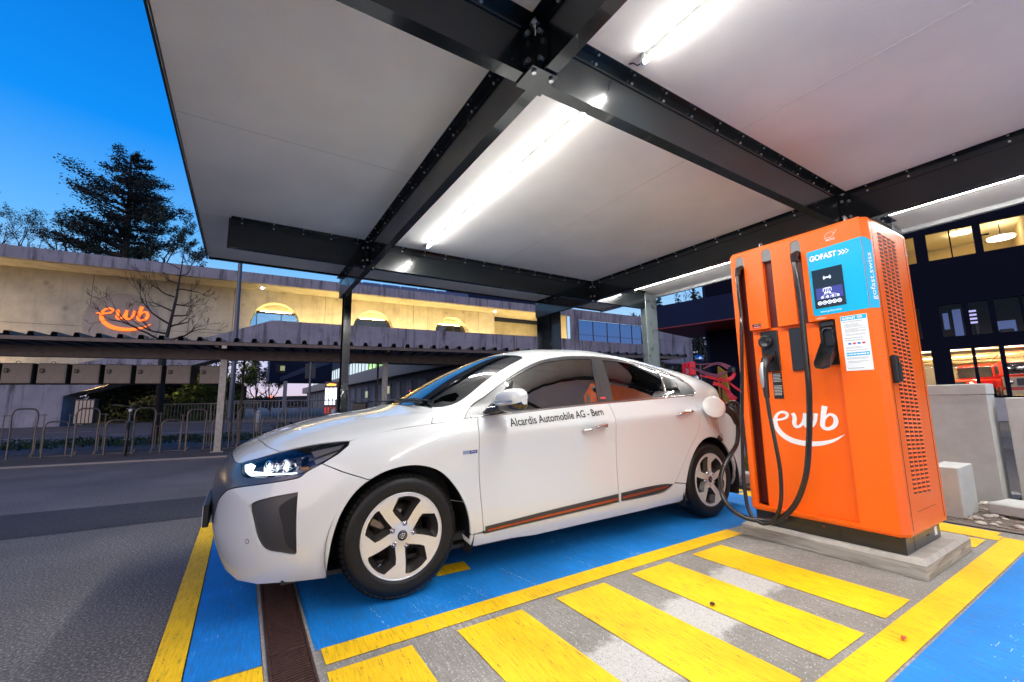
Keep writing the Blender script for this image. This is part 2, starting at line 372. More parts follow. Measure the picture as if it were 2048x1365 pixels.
# drain channel with cast grating
M_['cast']=mat('rusty_cast_iron',(.075,.036,.028),.55,.4,var=.45,vscale=40,bump=.3,bscale=150)
M_['conc_edge']=mat('concrete_edge',(.27,.255,.235),.85,var=.35,vscale=60,bump=.5,bscale=120)
dr=empty('drain_channel',(.22,1.0,0),label='rust-brown cast iron drain grating set in the ground in front of the white car',cat='drain')
b=MB(); b.box(-.092,-.078,-1.5,3.8,-.01,.002); b.box(.078,.092,-1.5,3.8,-.01,.002); b.build('concrete_edge',M_['conc_edge'],dr)
b=MB()
b.box(-.078,-.068,-1.5,3.8,-.06,.006); b.box(.068,.078,-1.5,3.8,-.06,.006)
b.build('rail',M_['cast'],dr)
b=MB(); y=-1.4; random.seed(5)
while y<3.75:
    # stepped slat: straight ends, oblique middle
    for sgn in (-1,1): b.box(sgn*.066-.0 if sgn<0 else .034, -.034 if sgn<0 else .066, y-.0045,y+.0045,-.02,.004)
    vs=[(-.034,y-.004,.005),(-.034,y+.006,.005),(.034,y+.018,.005),(.034,y+.008,.005)]
    b.prism([(p[0],p[1],-.02) for p in vs],(0,0,.026))
    y+=.0175
for yy in (-.9,-.4,.1,.6,1.1,1.6,2.1,2.6,3.1): b.box(-.067,.067,yy,yy+.012,-.02,.0055)
b.build('grating',M_['cast'],dr)
b=MB(); b.add([(-.07,-1.5,-.0085),(.07,-1.5,-.0085),(.07,3.8,-.0085),(-.07,3.8,-.0085)],[(0,1,2,3)]); b.build('gutter_bottom',M_['black'],dr,recalc=False)
# small litter on the hatching
b=MB(); b.lathe([(0,.0),(.011,.002),(.013,.006),(.008,.011),(0,.012)],Matrix.Translation((2.0,1.38,.004)),10); b.build('pebble',M_['cast'],label='small dark pebble on the yellow hatching',cat='pebble')
M_['leafred']=mat('red_leaf',(.45,.07,.02),.7)
b=MB(); b.add([(2.35,.762,.009),(2.372,.757,.014),(2.395,.765,.008),(2.376,.776,.016),(2.36,.775,.008)],[(0,1,2,3,4)]); b.build('fallen_leaf',M_['leafred'],label='small red leaf lying on the wide yellow line',cat='leaf')
# ------------------------------------------------------------------ canopy
def plaster():
    m=mat('white_render_panel',(.93,.91,.865),.72); N,L,b=nodes(m)
    t=N.new('ShaderNodeTexCoord'); n=N.new('ShaderNodeTexNoise'); n.inputs['Scale'].default_value=60; n.inputs['Detail'].default_value=6; n.inputs['Roughness'].default_value=.6
    n3=N.new('ShaderNodeTexNoise'); n3.inputs['Scale'].default_value=1.1; n3.inputs['Detail'].default_value=4
    L.new(t.outputs['Object'],n.inputs['Vector']); L.new(t.outputs['Object'],n3.inputs['Vector'])
    bp=N.new('ShaderNodeBump'); bp.inputs['Strength'].default_value=.28; bp.inputs['Distance'].default_value=.006; L.new(n.outputs['Fac'],bp.inputs['Height']); L.new(bp.outputs[0],b.inputs['Normal'])
    mr=N.new('ShaderNodeMapRange'); mr.inputs[1].default_value=.3; mr.inputs[2].default_value=.7; mr.inputs[3].default_value=.90; mr.inputs[4].default_value=1.06; L.new(n3.outputs['Fac'],mr.inputs[0])
    mx=N.new('ShaderNodeMix'); mx.data_type='RGBA'; mx.blend_type='MULTIPLY'; mx.inputs[0].default_value=1; mx.inputs[6].default_value=(.93,.91,.865,1); L.new(mr.outputs[0],mx.inputs[7]); L.new(mx.outputs[2],b.inputs['Base Color'])
    return m
M_['plaster']=plaster(); M_['gutter']=mat('pale_metal_edge',(.55,.56,.57),.35,.4)
ZC=3.0; ZB=2.685
can=empty('canopy',(3.1,3.4,0),label='large flat canopy of white panels on dark bolted steel beams over the charging bays',cat='canopy')
can_inv=Matrix.Translation((-3.1,-3.4,0))
class CB(MB):   # mesh in world coordinates, parented to the canopy root
    def build(s,name,m,**k):
        s.v=[tuple(can_inv@Vector(p)) for p in s.v]; return MB.build(s,name,m,can,**k)
X0,X1,Y0,Y1=-.53,6.68,-6.2,6.86
XW=(1.2,4.95); YW=(1.63,5.25)                       # webs
b=CB(); 
xs=[X0+.012,XW[0]-.004,XW[0]+.004,XW[1]-.004,XW[1]+.004,X1-.012]; ys=[Y0,YW[0]-.004,YW[0]+.004,YW[1]-.004,YW[1]+.004,Y1-.012]
for i in (0,2,4):
    for j in (0,2,4):
        b.box(xs[i],xs[i+1],ys[j],ys[j+1],ZC,ZC+.11)
b.build('roof_panel',M_['plaster'])
M_['jointgrey']=mat('panel_joint_grey',(.55,.54,.52),.8)
for (xa,xb,ya,yb) in ((3.05,3.053,1.64,5.24),(3.05,3.053,-6.1,1.62),(1.21,4.94,-1.0,-.997),(X0+.02,1.19,3.45,3.453),(4.96,6.6,3.45,3.453)):
    b=CB(); b.box(xa,xb,ya,yb,ZC-.0015,ZC+.001); b.build('panel_joint',M_['jointgrey'])
b=CB(); b.box(X0-.006,X0+.008,Y0-.02,Y1+.006,ZC-.035,ZC+.16); b.box(X0+.012,X1-.004,Y1-.008,Y1+.006,ZC-.03,ZC+.16); b.build('edge_trim',M_['steel_dark'])
b=CB(); b.box(X1-.008,X1+.05,Y0-.02,Y1+.006,ZC-.045,ZC+.14); b.build('gutter',M_['gutter'])
b=CB(); b.box(X0+.012,X1-.012,Y0,Y1,ZC+.112,ZC+.17); b.build('roof_deck',M_['steel_dark'])
def beamx(x0,x1,y,name='beam'):
    b=CB(); b.box(x0,x1,y,y+.008,ZB,ZC-.004); b.box(x0,x1,y-.001,y+.075,ZB-.009,ZB)       # web + bottom flange
    b.box(x0+.02,x1-.02,y-.055,y-.004,ZC-.007,ZC-.002); b.box(x0+.02,x1-.02,y-.007,y-.001,ZC-.075,ZC-.002) # angle cleat
    x=x0+.12
    while x<x1-.05: b.cyl((x,y-.007,ZC-.05),(x,y-.014,ZC-.05),.0085,8,1); b.cyl((x,y-.036,ZC-.007),(x,y-.036,ZC-.013),.007,8,1); x+=.30
    b.build(name,[M_['steel_dark'],M_['bolt']])
def beamy(y0,y1,x,name='beam'):
    b=CB(); b.box(x,x+.008,y0,y1,ZB,ZC-.004); b.box(x-.001,x+.075,y0,y1,ZB-.009,ZB)
    b.box(x-.055,x-.004,y0+.02,y1-.02,ZC-.007,ZC-.002); b.box(x-.007,x-.001,y0+.02,y1-.02,ZC-.075,ZC-.002)
    y=y0+.12
    while y<y1-.05: b.cyl((x-.007,y,ZC-.05),(x-.014,y,ZC-.05),.0085,8,1); b.cyl((x-.036,y,ZC-.007),(x-.036,y,ZC-.013),.007,8,1); y+=.30
    b.build(name,[M_['steel_dark'],M_['bolt']])
for y in YW:
    beamx(-.25 if y>3 else -.45,XW[0]-.012,y); beamx(XW[0]+.012,XW[1]-.012,y); beamx(XW[1]+.012,6.28,y)
for x in XW:
    beamy(Y0+.3,YW[0]-.012,x); beamy(YW[0]+.012,YW[1]-.012,x); beamy(YW[1]+.012,6.95 if x>3 else 7.1,x)
for x in XW:
    for y in YW:      # joint plates
        b=CB()
        for sx_,sy_ in ((-1,-1),(1,-1),(-1,1),(1,1)):
            b.box(min(x+sx_*.006,x+sx_*.10)+.004,max(x+sx_*.006,x+sx_*.10)+.004,y+(-.012 if sy_<0 else .0095),y+(-.0095 if sy_<0 else .018),ZB+.01,ZC-.08)
        b.box(x-.012,x-.0095,y-.12,y+.12,ZB+.02,ZC-.09); b.box(x-.075,x+.085,y-.08,y+.085,ZB-.021,ZB-.0095)
        for dz in (.06,.22):
            b.cyl((x-.06,y-.012,ZB+dz),(x-.06,y-.026,ZB+dz),.014,6,1); b.cyl((x+.06,y-.012,ZB+dz),(x+.06,y-.026,ZB+dz),.014,6,1); b.cyl((x-.012,y-.06,ZB+dz),(x-.026,y-.06,ZB+dz),.014,6,1)
        b.cyl((x-.05,y-.05,ZB-.021),(x-.05,y-.05,ZB-.034),.013,6,1); b.cyl((x+.06,y-.05,ZB-.021),(x+.06,y-.05,ZB-.034),.013,6,1)
        b.build('joint_plate',[M_['steel_dark'],M_['bolt']])
def column(x,y,w,d,top=ZB-.01,haunch=None):
    b=CB(); b.box(x-w/2,x+w/2,y,y+.012,.02,top); b.box(x-w/2,x+w/2,y+d-.012,y+d,.02,top); b.box(x-.005,x+.005,y+.012,y+d-.012,.02,top)
    b.box(x-w/2-.07,x+w/2+.07,y-.07,y+d+.07,-.004,.02)
    if haunch: b.prism(haunch,(.012,0,0))
    b.build('column',M_['steel_dark'])
column(1.34,7.1,.11,.18,ZC-.03)
M_['column_grey']=mat('grey_green_steel',(.16,.19,.19),.3,.3,coat=.3,var=.2,vscale=4)
b=CB(); b.box(4.99,5.33,6.95,6.965,.02,ZC-.03); b.box(5.33,5.36,6.93,7.25,.02,ZC-.03);b.box(5.36,5.62,6.97,6.98,.02,ZC-.03); b.build('column',M_['steel_dark'])
b=CB(); b.bbox(6.25,6.56,5.235,5.36,.02,ZC-.03,.006); b.build('column',M_['column_grey'])
b=CB(); b.bbox(6.25,6.56,1.62,1.78,.02,ZC-.03,.006); b.build('column',M_['column_grey'])
column(1.26,1.66-4.2,.12,.2,ZB-.01)
# tube lights
M_['tube']=mat('lit_tube',(1,1,1),.3,emit=(1.0,.985,.95),estr=300)
M_['tubeside']=mat('tube_side',(1,1,1),.3,emit=(1.0,.985,.95),estr=75)
M_['tubeback']=mat('tube_diffuser_back',(1,1,1),.3,emit=(1.0,.985,.95),estr=9)
M_['tubecap']=mat('white_lamp_cap',(.7,.7,.7),.4)
def tube_light(x,y0,y1,label,z=ZC-.048):
    r=empty('tube_light',(x,(y0+y1)/2,z),label=label,cat='light',group='light tubes under the canopy')
    h=(y1-y0)/2
    b=MB(); b.box(-.005,.005,-h+.02,h-.02,.014,.044); b.build('lamp_rail',M_['tubecap'],r)
    b=MB(); n=12          # LED tube: the lower part of the tube is the emitter, the back is only a dim diffuser
    for k in range(n):
        a0=2*math.pi*k/n; a1=2*math.pi*(k+1)/n; am=(a0+a1)/2
        b.add([(.012*math.cos(a0),-h+.02,.012*math.sin(a0)),(.012*math.cos(a1),-h+.02,.012*math.sin(a1)),(.012*math.cos(a1),h-.02,.012*math.sin(a1)),(.012*math.cos(a0),h-.02,.012*math.sin(a0))],[(0,1,2,3)],0 if math.sin(am)<-.8 else (2 if math.sin(am)<-.5 else 1))
    b.build('lamp_tube',[M_['tube'],M_['tubeback'],M_['tubeside']],r)
    for s in (-1,1): b=MB(); b.cyl((0,s*(h-.02),0),(0,s*h,0),.0145,12); b.box(-.014,.014,s*(h-.02)-.012,s*(h-.02)+.012,.010,.046); b.build('end_cap',M_['tubecap'],r)
    b=MB(); b.tube([(0,h,.005),(.0,h+.03,.01),(-.012,h+.05,.035),(-.02,h+.075,.044)],.004,6); b.build('wire',M_['plastic'],r)
tube_light(1.86,1.74,4.95,'long lit tube over the white car, between the two middle cross beams')
tube_light(1.86,-1.3,1.48,'lit tube running out of the top of the picture above the hatching')
tube_light(5.82,1.85,5.10,'lit tube under the right canopy edge behind the orange charger')
tube_light(5.82,-2.0,1.54,'lit tube at the right canopy edge beside the lit upper windows')
tube_light(1.86,-4.9,-1.75,'added tube light over the next bay, unseen behind the camera')  # unseen tube added for more light under the canopy
tube_light(5.82,-4.9,-2.3,'added tube light over the next bay on the right, unseen behind the camera')  # second unseen tube, also added to brighten the bays
# ---------------------------------------------------------------- car body surface (half body; w = distance from the car's centre line)
def car_net():
    # each level runs from the front centre (w=0) round the side to the rear centre: (x, w, z)
    L = []
    L.append([(-.03,0,.17),(-.015,.30,.17),(.03,.52,.17),(.12,.70,.16),(.26,.80,.155),(.45,.86,.155),(.75,.865,.165),(1.15,.862,.165),(1.75,.862,.172),(2.3,.862,.175),(2.9,.862,.18),(3.45,.865,.20),(3.85,.83,.22),(4.1,.72,.23),(4.22,.52,.24),(4.27,.28,.24),(4.28,0,.24)])
    L.append([(-.085,0,.24),(-.07,.30,.24),(-.02,.54,.24),(.08,.73,.235),(.24,.84,.23),(.45,.893,.24),(.75,.905,.26),(1.15,.893,.25),(1.75,.893,.25),(2.3,.893,.255),(2.9,.893,.26),(3.45,.905,.28),(3.88,.865,.32),(4.16,.75,.34),(4.29,.54,.34),(4.34,.28,.34),(4.35,0,.34)])
    L.append([(-.125,0,.36),(-.11,.30,.36),(-.05,.55,.36),(.06,.74,.36),(.235,.855,.36),(.46,.903,.38),(.75,.912,.42),(1.15,.897,.38),(1.75,.895,.37),(2.3,.895,.38),(2.9,.897,.40),(3.45,.915,.44),(3.92,.87,.47),(4.2,.755,.48),(4.33,.54,.49),(4.37,.28,.49),(4.38,0,.49)])
    L.append([(-.13,0,.49),(-.112,.30,.49),(-.05,.55,.49),(.065,.735,.49),(.24,.85,.50),(.47,.903,.53),(.75,.916,.58),(1.15,.892,.54),(1.75,.888,.52),(2.3,.89,.53),(2.9,.893,.56),(3.45,.918,.62),(3.92,.865,.62),(4.2,.75,.62),(4.33,.54,.62),(4.36,.28,.62),(4.37,0,.62)])
    L.append([(-.115,0,.60),(-.10,.30,.60),(-.04,.545,.60),(.08,.72,.60),(.26,.835,.62),(.48,.893,.655),(.75,.910,.705),(1.15,.893,.69),(1.75,.89,.68),(2.3,.893,.70),(2.9,.895,.73),(3.45,.910,.76),(3.9,.85,.76),(4.16,.74,.76),(4.3,.54,.76),(4.33,.28,.76),(4.34,0,.76)])
    L.append([(-.07,0,.68),(-.055,.30,.68),(.00,.53,.68),(.12,.70,.68),(.29,.81,.70),(.50,.865,.73),(.75,.889,.775),(1.15,.898,.80),(1.75,.903,.815),(2.3,.905,.835),(2.9,.905,.86),(3.45,.895,.88),(3.87,.84,.88),(4.1,.73,.88),(4.24,.52,.88),(4.28,.28,.88),(4.29,0,.88)])
    L.append([(-.02,0,.735),(-.002,.30,.733),(.055,.51,.73),(.17,.665,.735),(.33,.765,.76),(.52,.822,.79),(.77,.852,.83),(1.15,.876,.855),(1.75,.893,.850),(2.3,.896,.867),(2.9,.894,.891),(3.45,.862,.93),(3.82,.80,.96),(4.0,.70,.97),(4.12,.52,.98),(4.17,.28,.985),(4.18,0,.985)])
    L.append([(.10,0,.80),(.11,.28,.798),(.16,.47,.793),(.26,.60,.80),(.41,.69,.82),(.60,.745,.85),(.83,.79,.88),(1.18,.835,.908),(1.75,.862,.918),(2.3,.868,.933),(2.9,.86,.962),(3.45,.83,.985),(3.76,.77,1.01),(3.93,.68,1.03),(4.02,.52,1.05),(4.07,.28,1.06),(4.08,0,1.06)])
    L.append([(.34,0,.883),(.35,.25,.880),(.38,.42,.872),(.46,.53,.872),(.60,.61,.882),(.78,.67,.90),(.98,.74,.92),(1.24,.805,.938),(1.75,.845,.95),(2.3,.852,.965),(2.9,.845,.992),(3.40,.81,1.01),(3.69,.74,1.035),(3.85,.65,1.055),(3.93,.50,1.078),(3.98,.27,1.09),(3.99,0,1.093)])
    L.append([(.64,0,.948),(.65,.24,.944),(.67,.39,.935),(.73,.49,.932),(.84,.57,.936),(.98,.645,.945),(1.13,.715,.953),(1.33,.785,.962),(1.76,.83,.974),(2.3,.837,.99),(2.9,.828,1.018),(3.34,.79,1.04),(3.60,.72,1.062),(3.74,.63,1.085),(3.81,.48,1.105),(3.84,.26,1.118),(3.85,0,1.122)])
    L.append([(.93,0,.99),(.94,.25,.985),(.96,.42,.975),(1.02,.53,.97),(1.11,.61,.975),(1.21,.675,.985),(1.33,.73,.998),(1.5,.77,1.015),(1.82,.80,1.04),(2.3,.805,1.055),(2.85,.795,1.075),(3.25,.755,1.095),(3.48,.69,1.115),(3.6,.60,1.14),(3.66,.46,1.158),(3.69,.25,1.17),(3.70,0,1.174)])
    L.append([(1.28,0,1.175),(1.29,.25,1.168),(1.31,.42,1.152),(1.36,.52,1.143),(1.43,.585,1.14),(1.50,.633,1.14),(1.6,.675,1.147),(1.72,.71,1.157),(1.95,.735,1.172),(2.35,.738,1.182),(2.8,.725,1.182),(3.1,.688,1.18),(3.3,.63,1.185),(3.40,.55,1.20),(3.45,.43,1.222),(3.47,.24,1.235),(3.48,0,1.24)])
    L.append([(1.60,0,1.322),(1.61,.24,1.315),(1.63,.40,1.297),(1.68,.485,1.283),(1.74,.54,1.275),(1.80,.58,1.27),(1.88,.61,1.268),(1.97,.64,1.272),(2.12,.66,1.28),(2.4,.665,1.288),(2.75,.65,1.27),(2.98,.618,1.25),(3.12,.565,1.25),(3.2,.495,1.265),(3.24,.39,1.283),(3.26,.22,1.296),(3.27,0,1.30)])
    L.append([(1.80,0,1.395),(1.81,.22,1.388),(1.83,.37,1.37),(1.87,.445,1.357),(1.92,.495,1.348),(1.97,.53,1.344),(2.03,.555,1.343),(2.1,.575,1.347),(2.22,.588,1.355),(2.45,.592,1.358),(2.7,.578,1.343),(2.88,.55,1.325),(2.99,.505,1.32),(3.05,.445,1.328),(3.08,.35,1.343),(3.1,.2,1.354),(3.1,0,1.358)])
    L.append([(2.0,0,1.437),(2.01,.18,1.432),(2.02,.31,1.418),(2.05,.375,1.408),(2.09,.42,1.402),(2.13,.45,1.40),(2.18,.47,1.40),(2.24,.485,1.403),(2.32,.495,1.407),(2.48,.497,1.408),(2.65,.485,1.396),(2.78,.46,1.383),(2.86,.425,1.38),(2.90,.37,1.386),(2.92,.29,1.397),(2.93,.16,1.404),(2.93,0,1.407)])
    L.append([(2.2,0,1.455),(2.2,.1,1.453),(2.21,.19,1.446),(2.23,.24,1.442),(2.26,.27,1.44),(2.29,.29,1.439),(2.32,.30,1.438),(2.36,.31,1.438),(2.41,.315,1.438),(2.5,.317,1.436),(2.6,.31,1.43),(2.67,.295,1.425),(2.71,.27,1.424),(2.73,.23,1.428),(2.74,.18,1.433),(2.75,.1,1.436),(2.75,0,1.437)])
    L.append([(2.33,0,1.459),(2.33,0,1.459),(2.34,0,1.459),(2.35,0,1.459),(2.37,0,1.459),(2.39,0,1.459),(2.41,0,1.459),(2.43,0,1.458),(2.45,0,1.458),(2.5,0,1.457),(2.54,0,1.455),(2.56,0,1.454),(2.58,0,1.453),(2.59,0,1.452),(2.6,0,1.452),(2.6,0,1.451),(2.6,0,1.451)])
    A = np.array(L, float)
    for k in range(8, 15):                       # fuller fastback tail
        t = np.clip((A[k,:,0]-2.65)/.9, 0, 1); t = t*t*(3-2*t)
        A[k,:,0] += .13*t; A[k,:,2] += .062*t*(1 if k>8 else .5)
    A[0,0:4,2] -= .025; A[0,0:4,0] -= .02; A[2:4,0:3,0] += .012
    return A

def spline_pad(P, axis, mirror0, mirror1):
    P = np.moveaxis(P, axis, 0)
    m = np.array([1,-1,1.])
    a = P[1]*m if mirror0 else 2*P[0]-P[1]
    b = P[-2]*m if mirror1 else 2*P[-1]-P[-2]
    return np.moveaxis(np.concatenate([a[None],P,b[None]]), 0, axis)

def sharpen(P, axis, m0, m1, k=.75):
    Q = np.moveaxis(spline_pad(P,axis,m0,m1), axis, 0)
    s = (Q[:-2]+4*Q[1:-1]+Q[2:])/6
    return np.moveaxis(Q[1:-1] + k*(Q[1:-1]-s), 0, axis)

def spline_eval(P, axis, m0, m1, sub):
    Q = np.moveaxis(spline_pad(P,axis,m0,m1), axis, 0)
    n = Q.shape[0]-3
    t = np.linspace(0,1,sub,endpoint=False)
    out = []
    for i in range(n):
        for a in (t if i<n-1 else np.append(t,1.)):
            w = ((1-a)**3/6, (3*a**3-6*a**2+4)/6, (-3*a**3+3*a**2+3*a+1)/6, a**3/6)
            out.append(sum(w[k]*Q[i+k] for k in range(4)))
    return np.moveaxis(np.array(out), 0, axis)

def car_surface(sub_u=16, sub_v=14):
    P = car_net()
    P = sharpen(P, 1, True, True); P = sharpen(P, 0, False, True)
    P = spline_eval(P, 1, True, True, sub_u)
    P = spline_eval(P, 0, False, True, sub_v)
    return P   # [v][u][xyz] with w as y
# ------------------------------------------------------------------ white electric car
YC=3.165
car=empty('electric_car',(2.1,YC,0),label='white five-door electric hatchback plugged in at the charger, headlights lit',cat='car')
SUR=car_surface(14,14)                                   # [v][u] (x,w,z)
nv,nu=SUR.shape[:2]
def car_loc(x,w,z): return Vector((x-2.1,-w,z))          # car-local: camera side is -y
full=np.concatenate([SUR, (SUR*np.array([1,-1,1]))[:,::-1][:,1:]],axis=1)
nu2=full.shape[1]
vsurf=[car_loc(*p) for p in full.reshape(-1,3)]
fsurf=[]
for j in range(nv-1):
    for i in range(nu2-1):
        a=j*nu2+i; fsurf.append((a,a+1,a+nu2+1,a+nu2))
me=bpy.data.meshes.new('tmp'); me.from_pydata(vsurf,[],fsurf); me.update()
vn=[v.normal.copy() for v in me.vertices]
# outward orientation check
k=(nv//3)*nu2+nu//2
if vn[k].y>0: vn=[-n for n in vn]
me_faces=[tuple(p.vertices) for p in me.polygons]
tree=BVHTree.FromPolygons(vsurf,fsurf)
bpy.data.meshes.remove(me)
def bary_n(fi,loc):
    f=me_faces[fi]; ws=[1/max((vsurf[i]-loc).length,1e-5)**2 for i in f]; n=Vector((0,0,0))
    for w_,i in zip(ws,f): n+=vn[i]*w_
    return n.normalized()
def on_car(p, D):
    """drop point p (car-local) on the body along D; returns point, normal"""
    D=Vector(D).normalized(); loc,n,fi,d=tree.ray_cast(Vector(p)+D*6,-D)
    if loc is None:
        loc,n,fi,d=tree.find_nearest(Vector(p))
    return loc,bary_n(fi,loc)
def offset2d(L,d):
    n=len(L); A=sum(L[i][0]*L[(i+1)%n][1]-L[(i+1)%n][0]*L[i][1] for i in range(n)); s=1 if A>0 else -1; out=[]
    for i in range(n):
        p0=Vector(L[i-1][:2]); p1=Vector(L[i][:2]); p2=Vector(L[(i+1)%n][:2])
        e1=(p1-p0); e2=(p2-p1)
        if e1.length<1e-7 or e2.length<1e-7: out.append(tuple(p1)); continue
        e1.normalize(); e2.normalize(); n1=Vector((-e1.y,e1.x)); n2=Vector((-e2.y,e2.x)); m=n1+n2
        if m.length<.2: m=n1
        m.normalize(); c=max(.5,m.dot(n1)); out.append(tuple(p1+s*m*d/c))
    return out
def dedupe(L,eps=.004):
    out=[]
    for p in L:
        if not out or (Vector(p)-Vector(out[-1])).length>eps: out.append(p)
    if (Vector(out[0])-Vector(out[-1])).length<eps: out.pop()
    return out
def panel(name,outline,D,m,gap=.0022,grid=.032,holes=(),hgap=0,lift=0,rim=.014,mirror=True,full_w=False,parent=None,label=None,rim_m=None,raw=False):
    """skin piece of the car cut to an outline of (x,w,z) points; returns the object(s)"""
    D=Vector((D[0],-D[1],D[2])).normalized(); a=Vector((0,0,1)) if abs(D.z)<.8 else Vector((1,0,0))
    e1=D.cross(a).normalized(); e2=D.cross(e1).normalized()
    def to2(P): q=car_loc(*P); return (q.dot(e1),q.dot(e2))
    loops=[offset2d(dedupe([to2(p) for p in outline]),gap)]
    for h in holes: loops.append(offset2d(dedupe([to2(p) for p in h]),-hgap))
    vs,fs=cdt(loops,grid)
    P=[];Nn=[]
    for x,y in vs:
        loc,n=on_car(e1*x+e2*y,D); P.append(loc+n*lift); Nn.append(n)
    # orient
    f=fs[0]; nn=(P[f[1]]-P[f[0]]).cross(P[f[2]]-P[f[0]])
    if nn.dot(Nn[f[0]])<0: fs=[t[::-1] for t in fs]
    # boundary edges
    cnt={}
    for t in fs:
        for i in range(len(t)):
            e=(t[i],t[(i+1)%len(t)]); kk=(min(e),max(e)); cnt[kk]=None if kk in cnt else e
    be=[e for e in cnt.values() if e]
    nb=len(P); vv=list(P); ff=list(fs); nrm=list(Nn); mi=[0]*len(fs)
    if rim:
        idx={}
        for e in be:
            for i in e:
                if i not in idx:
                    idx[i]=len(vv); vv.append(P[i]); nrm.append(None); vv.append(P[i]-Nn[i]*rim); nrm.append(None)
        for i0,i1 in be:
            a0=idx[i0]; a1=idx[i1]; ff.append((a0,a0+1,a1+1,a1)); mi.append(1 if rim_m else 0)
    res=[]
    for sgn in ((1,-1) if mirror else (1,)):
        me=bpy.data.meshes.new(name)
        VV=[(p.x,p.y*sgn,p.z) for p in vv]; FF=ff if sgn>0 else [t[::-1] for t in ff]
        me.from_pydata(VV,[],FF); me.polygons.foreach_set('use_smooth',[True]*len(FF)); me.polygons.foreach_set('material_index',mi)
        # normals
        tmp=[Vector((0,0,0)) for _ in VV]
        for p in me.polygons:
            for i in p.vertices: tmp[i]+=p.normal
        cn=[(n.x,n.y*sgn,n.z) if n is not None else tuple(tmp[i].normalized()) for i,n in enumerate(nrm)]
        me.normals_split_custom_set_from_vertices(cn)
        o=link(name,me,[m]+([rim_m] if rim_m else []),parent if parent else car)
        if label: o['label']=label
        res.append(o)
    return res

def carpaint():
    m=mat('pearl_white_paint',(.565,.58,.57),.32,coat=1.0,crough=.02,spec=.5); N,L,b=nodes(m)
    return m
M_['paint']=carpaint()
M_['gap']=mat('shut_gap',(.01,.01,.01),.6)
M_['gloss_black']=mat('gloss_black_trim',(.012,.012,.014),.08,coat=.6)
M_['grille']=mat('blue_grey_grille_panel',(.075,.08,.10),.33,.35,coat=.35)
M_['trimgrey']=mat('satin_grey_trim',(.045,.044,.046),.35,.3)
M_['chrome']=mat('chrome',(.78,.78,.80),.07,1)
M_['satin']=mat('satin_chrome',(.55,.52,.50),.22,1)
M_['copper']=mat('copper_strip',(.42,.09,.04),.28,.7)
def glass(name,tint,op):
    m=bpy.data.materials.new(name); m.use_nodes=True; nt=m.node_tree; N=nt.nodes; L=nt.links; N.clear()
    o=N.new('ShaderNodeOutputMaterial'); tr=N.new('ShaderNodeBsdfTransparent'); tr.inputs[0].default_value=(*tint,1)
    gl=N.new('ShaderNodeBsdfGlossy'); gl.inputs['Roughness'].default_value=.0; gl.inputs[0].default_value=(.95,.97,1,1)
    fr=N.new('ShaderNodeFresnel'); fr.inputs[0].default_value=op; mx=N.new('ShaderNodeMixShader')
    L.new(fr.outputs[0],mx.inputs[0]); L.new(tr.outputs[0],mx.inputs[1]); L.new(gl.outputs[0],mx.inputs[2]); L.new(mx.outputs[0],o.inputs[0])
    return m
M_['glass']=glass('car_glass',(.07,.08,.08),2.9); M_['privacy']=glass('privacy_glass',(.03,.035,.04),2.9); M_['lens']=glass('clear_lens',(.93,.95,.97),1.55)
M_['wsglass']=glass('windscreen_glass',(.22,.26,.26),2.8)

# outlines (x, half width, z)
hood_front=[(.086,0,.797),(.090,.12,.796),(.106,.299,.791),(.130,.480,.776),(.176,.613,.759)]
hl_top=[(.014,.490,.704),(.077,.555,.727),(.127,.588,.744),(.177,.618,.758),(.251,.655,.776),(.323,.690,.790),(.394,.726,.800),(.488,.775,.807)]
hl_bot=[(.488,.775,.807),(.470,.797,.786),(.424,.815,.748),(.350,.828,.709),(.285,.819,.675),(.240,.801,.664),(.144,.734,.657),(.044,.636,.651),(.024,.600,.656),(.014,.552,.677),(.014,.490,.704)]
HLc=crv([hl_top[0],hl_top[2],hl_top[5],hl_top[7]],8)+crv(hl_bot,5,corners=(0,9,10))[1:-1]
hood_side=[(.488,.775,.807),(.540,.779,.823),(.63,.786,.842),(.750,.797,.860),(.921,.820,.880)]
hood_cowl=[(.921,.820,.880),(.97,.73,.925),(1.035,.63,.963),(1.008,.550,.969),(.94,.38,.983),(.90,.15,.99),(.895,0,.99)]
fender_top=[(.921,.820,.880),(1.031,.828,.890),(1.115,.832,.897),(1.214,.833,.908)]
door_f=[(1.214,.833,.908),(1.196,.86,.86),(1.190,.895,.79),(1.190,.894,.587),(1.203,.897,.398),(1.217,.894,.262)]
door_m=[(2.291,.845,.977),(2.303,.880,.906),(2.306,.895,.714),(2.306,.891,.476),(2.308,.895,.337),(2.312,.893,.272)]
door_r=[(3.346,.822,1.014),(3.328,.866,.931),(3.304,.903,.832),(3.25,.907,.725),(3.15,.906,.615),(3.02,.903,.46),(2.926,.900,.347)]
strip_b=[(1.222,.891,.249),(1.682,.892,.263),(2.312,.893,.279),(2.630,.893,.285),(2.83,.896,.297),(2.905,.899,.340)]
dlo=[(1.121,.828,.901),(1.159,.786,.933),(1.240,.710,.990),(1.350,.685,1.045),(1.519,.635,1.138),(1.712,.590,1.236),(1.899,.566,1.308),(2.062,.574,1.338),(2.229,.590,1.348),(2.434,.595,1.352),(2.68,.582,1.348),(2.932,.555,1.330),(3.130,.566,1.292),(3.265,.615,1.235),(3.345,.70,1.160),(3.390,.765,1.095),(3.392,.807,1.050),(3.354,.820,1.030),(3.258,.826,1.024),(2.927,.839,1.006),(2.520,.845,.986),(2.291,.845,.976),(2.0,.846,.960),(1.70,.845,.940),(1.392,.840,.918),(1.230,.831,.908)]
DLO=crv(dlo,4,corners=(0,),closed=True)
dlo_bottom=[(2.291,.845,.977),(2.0,.846,.960),(1.70,.845,.940),(1.392,.840,.918),(1.214,.833,.908)]
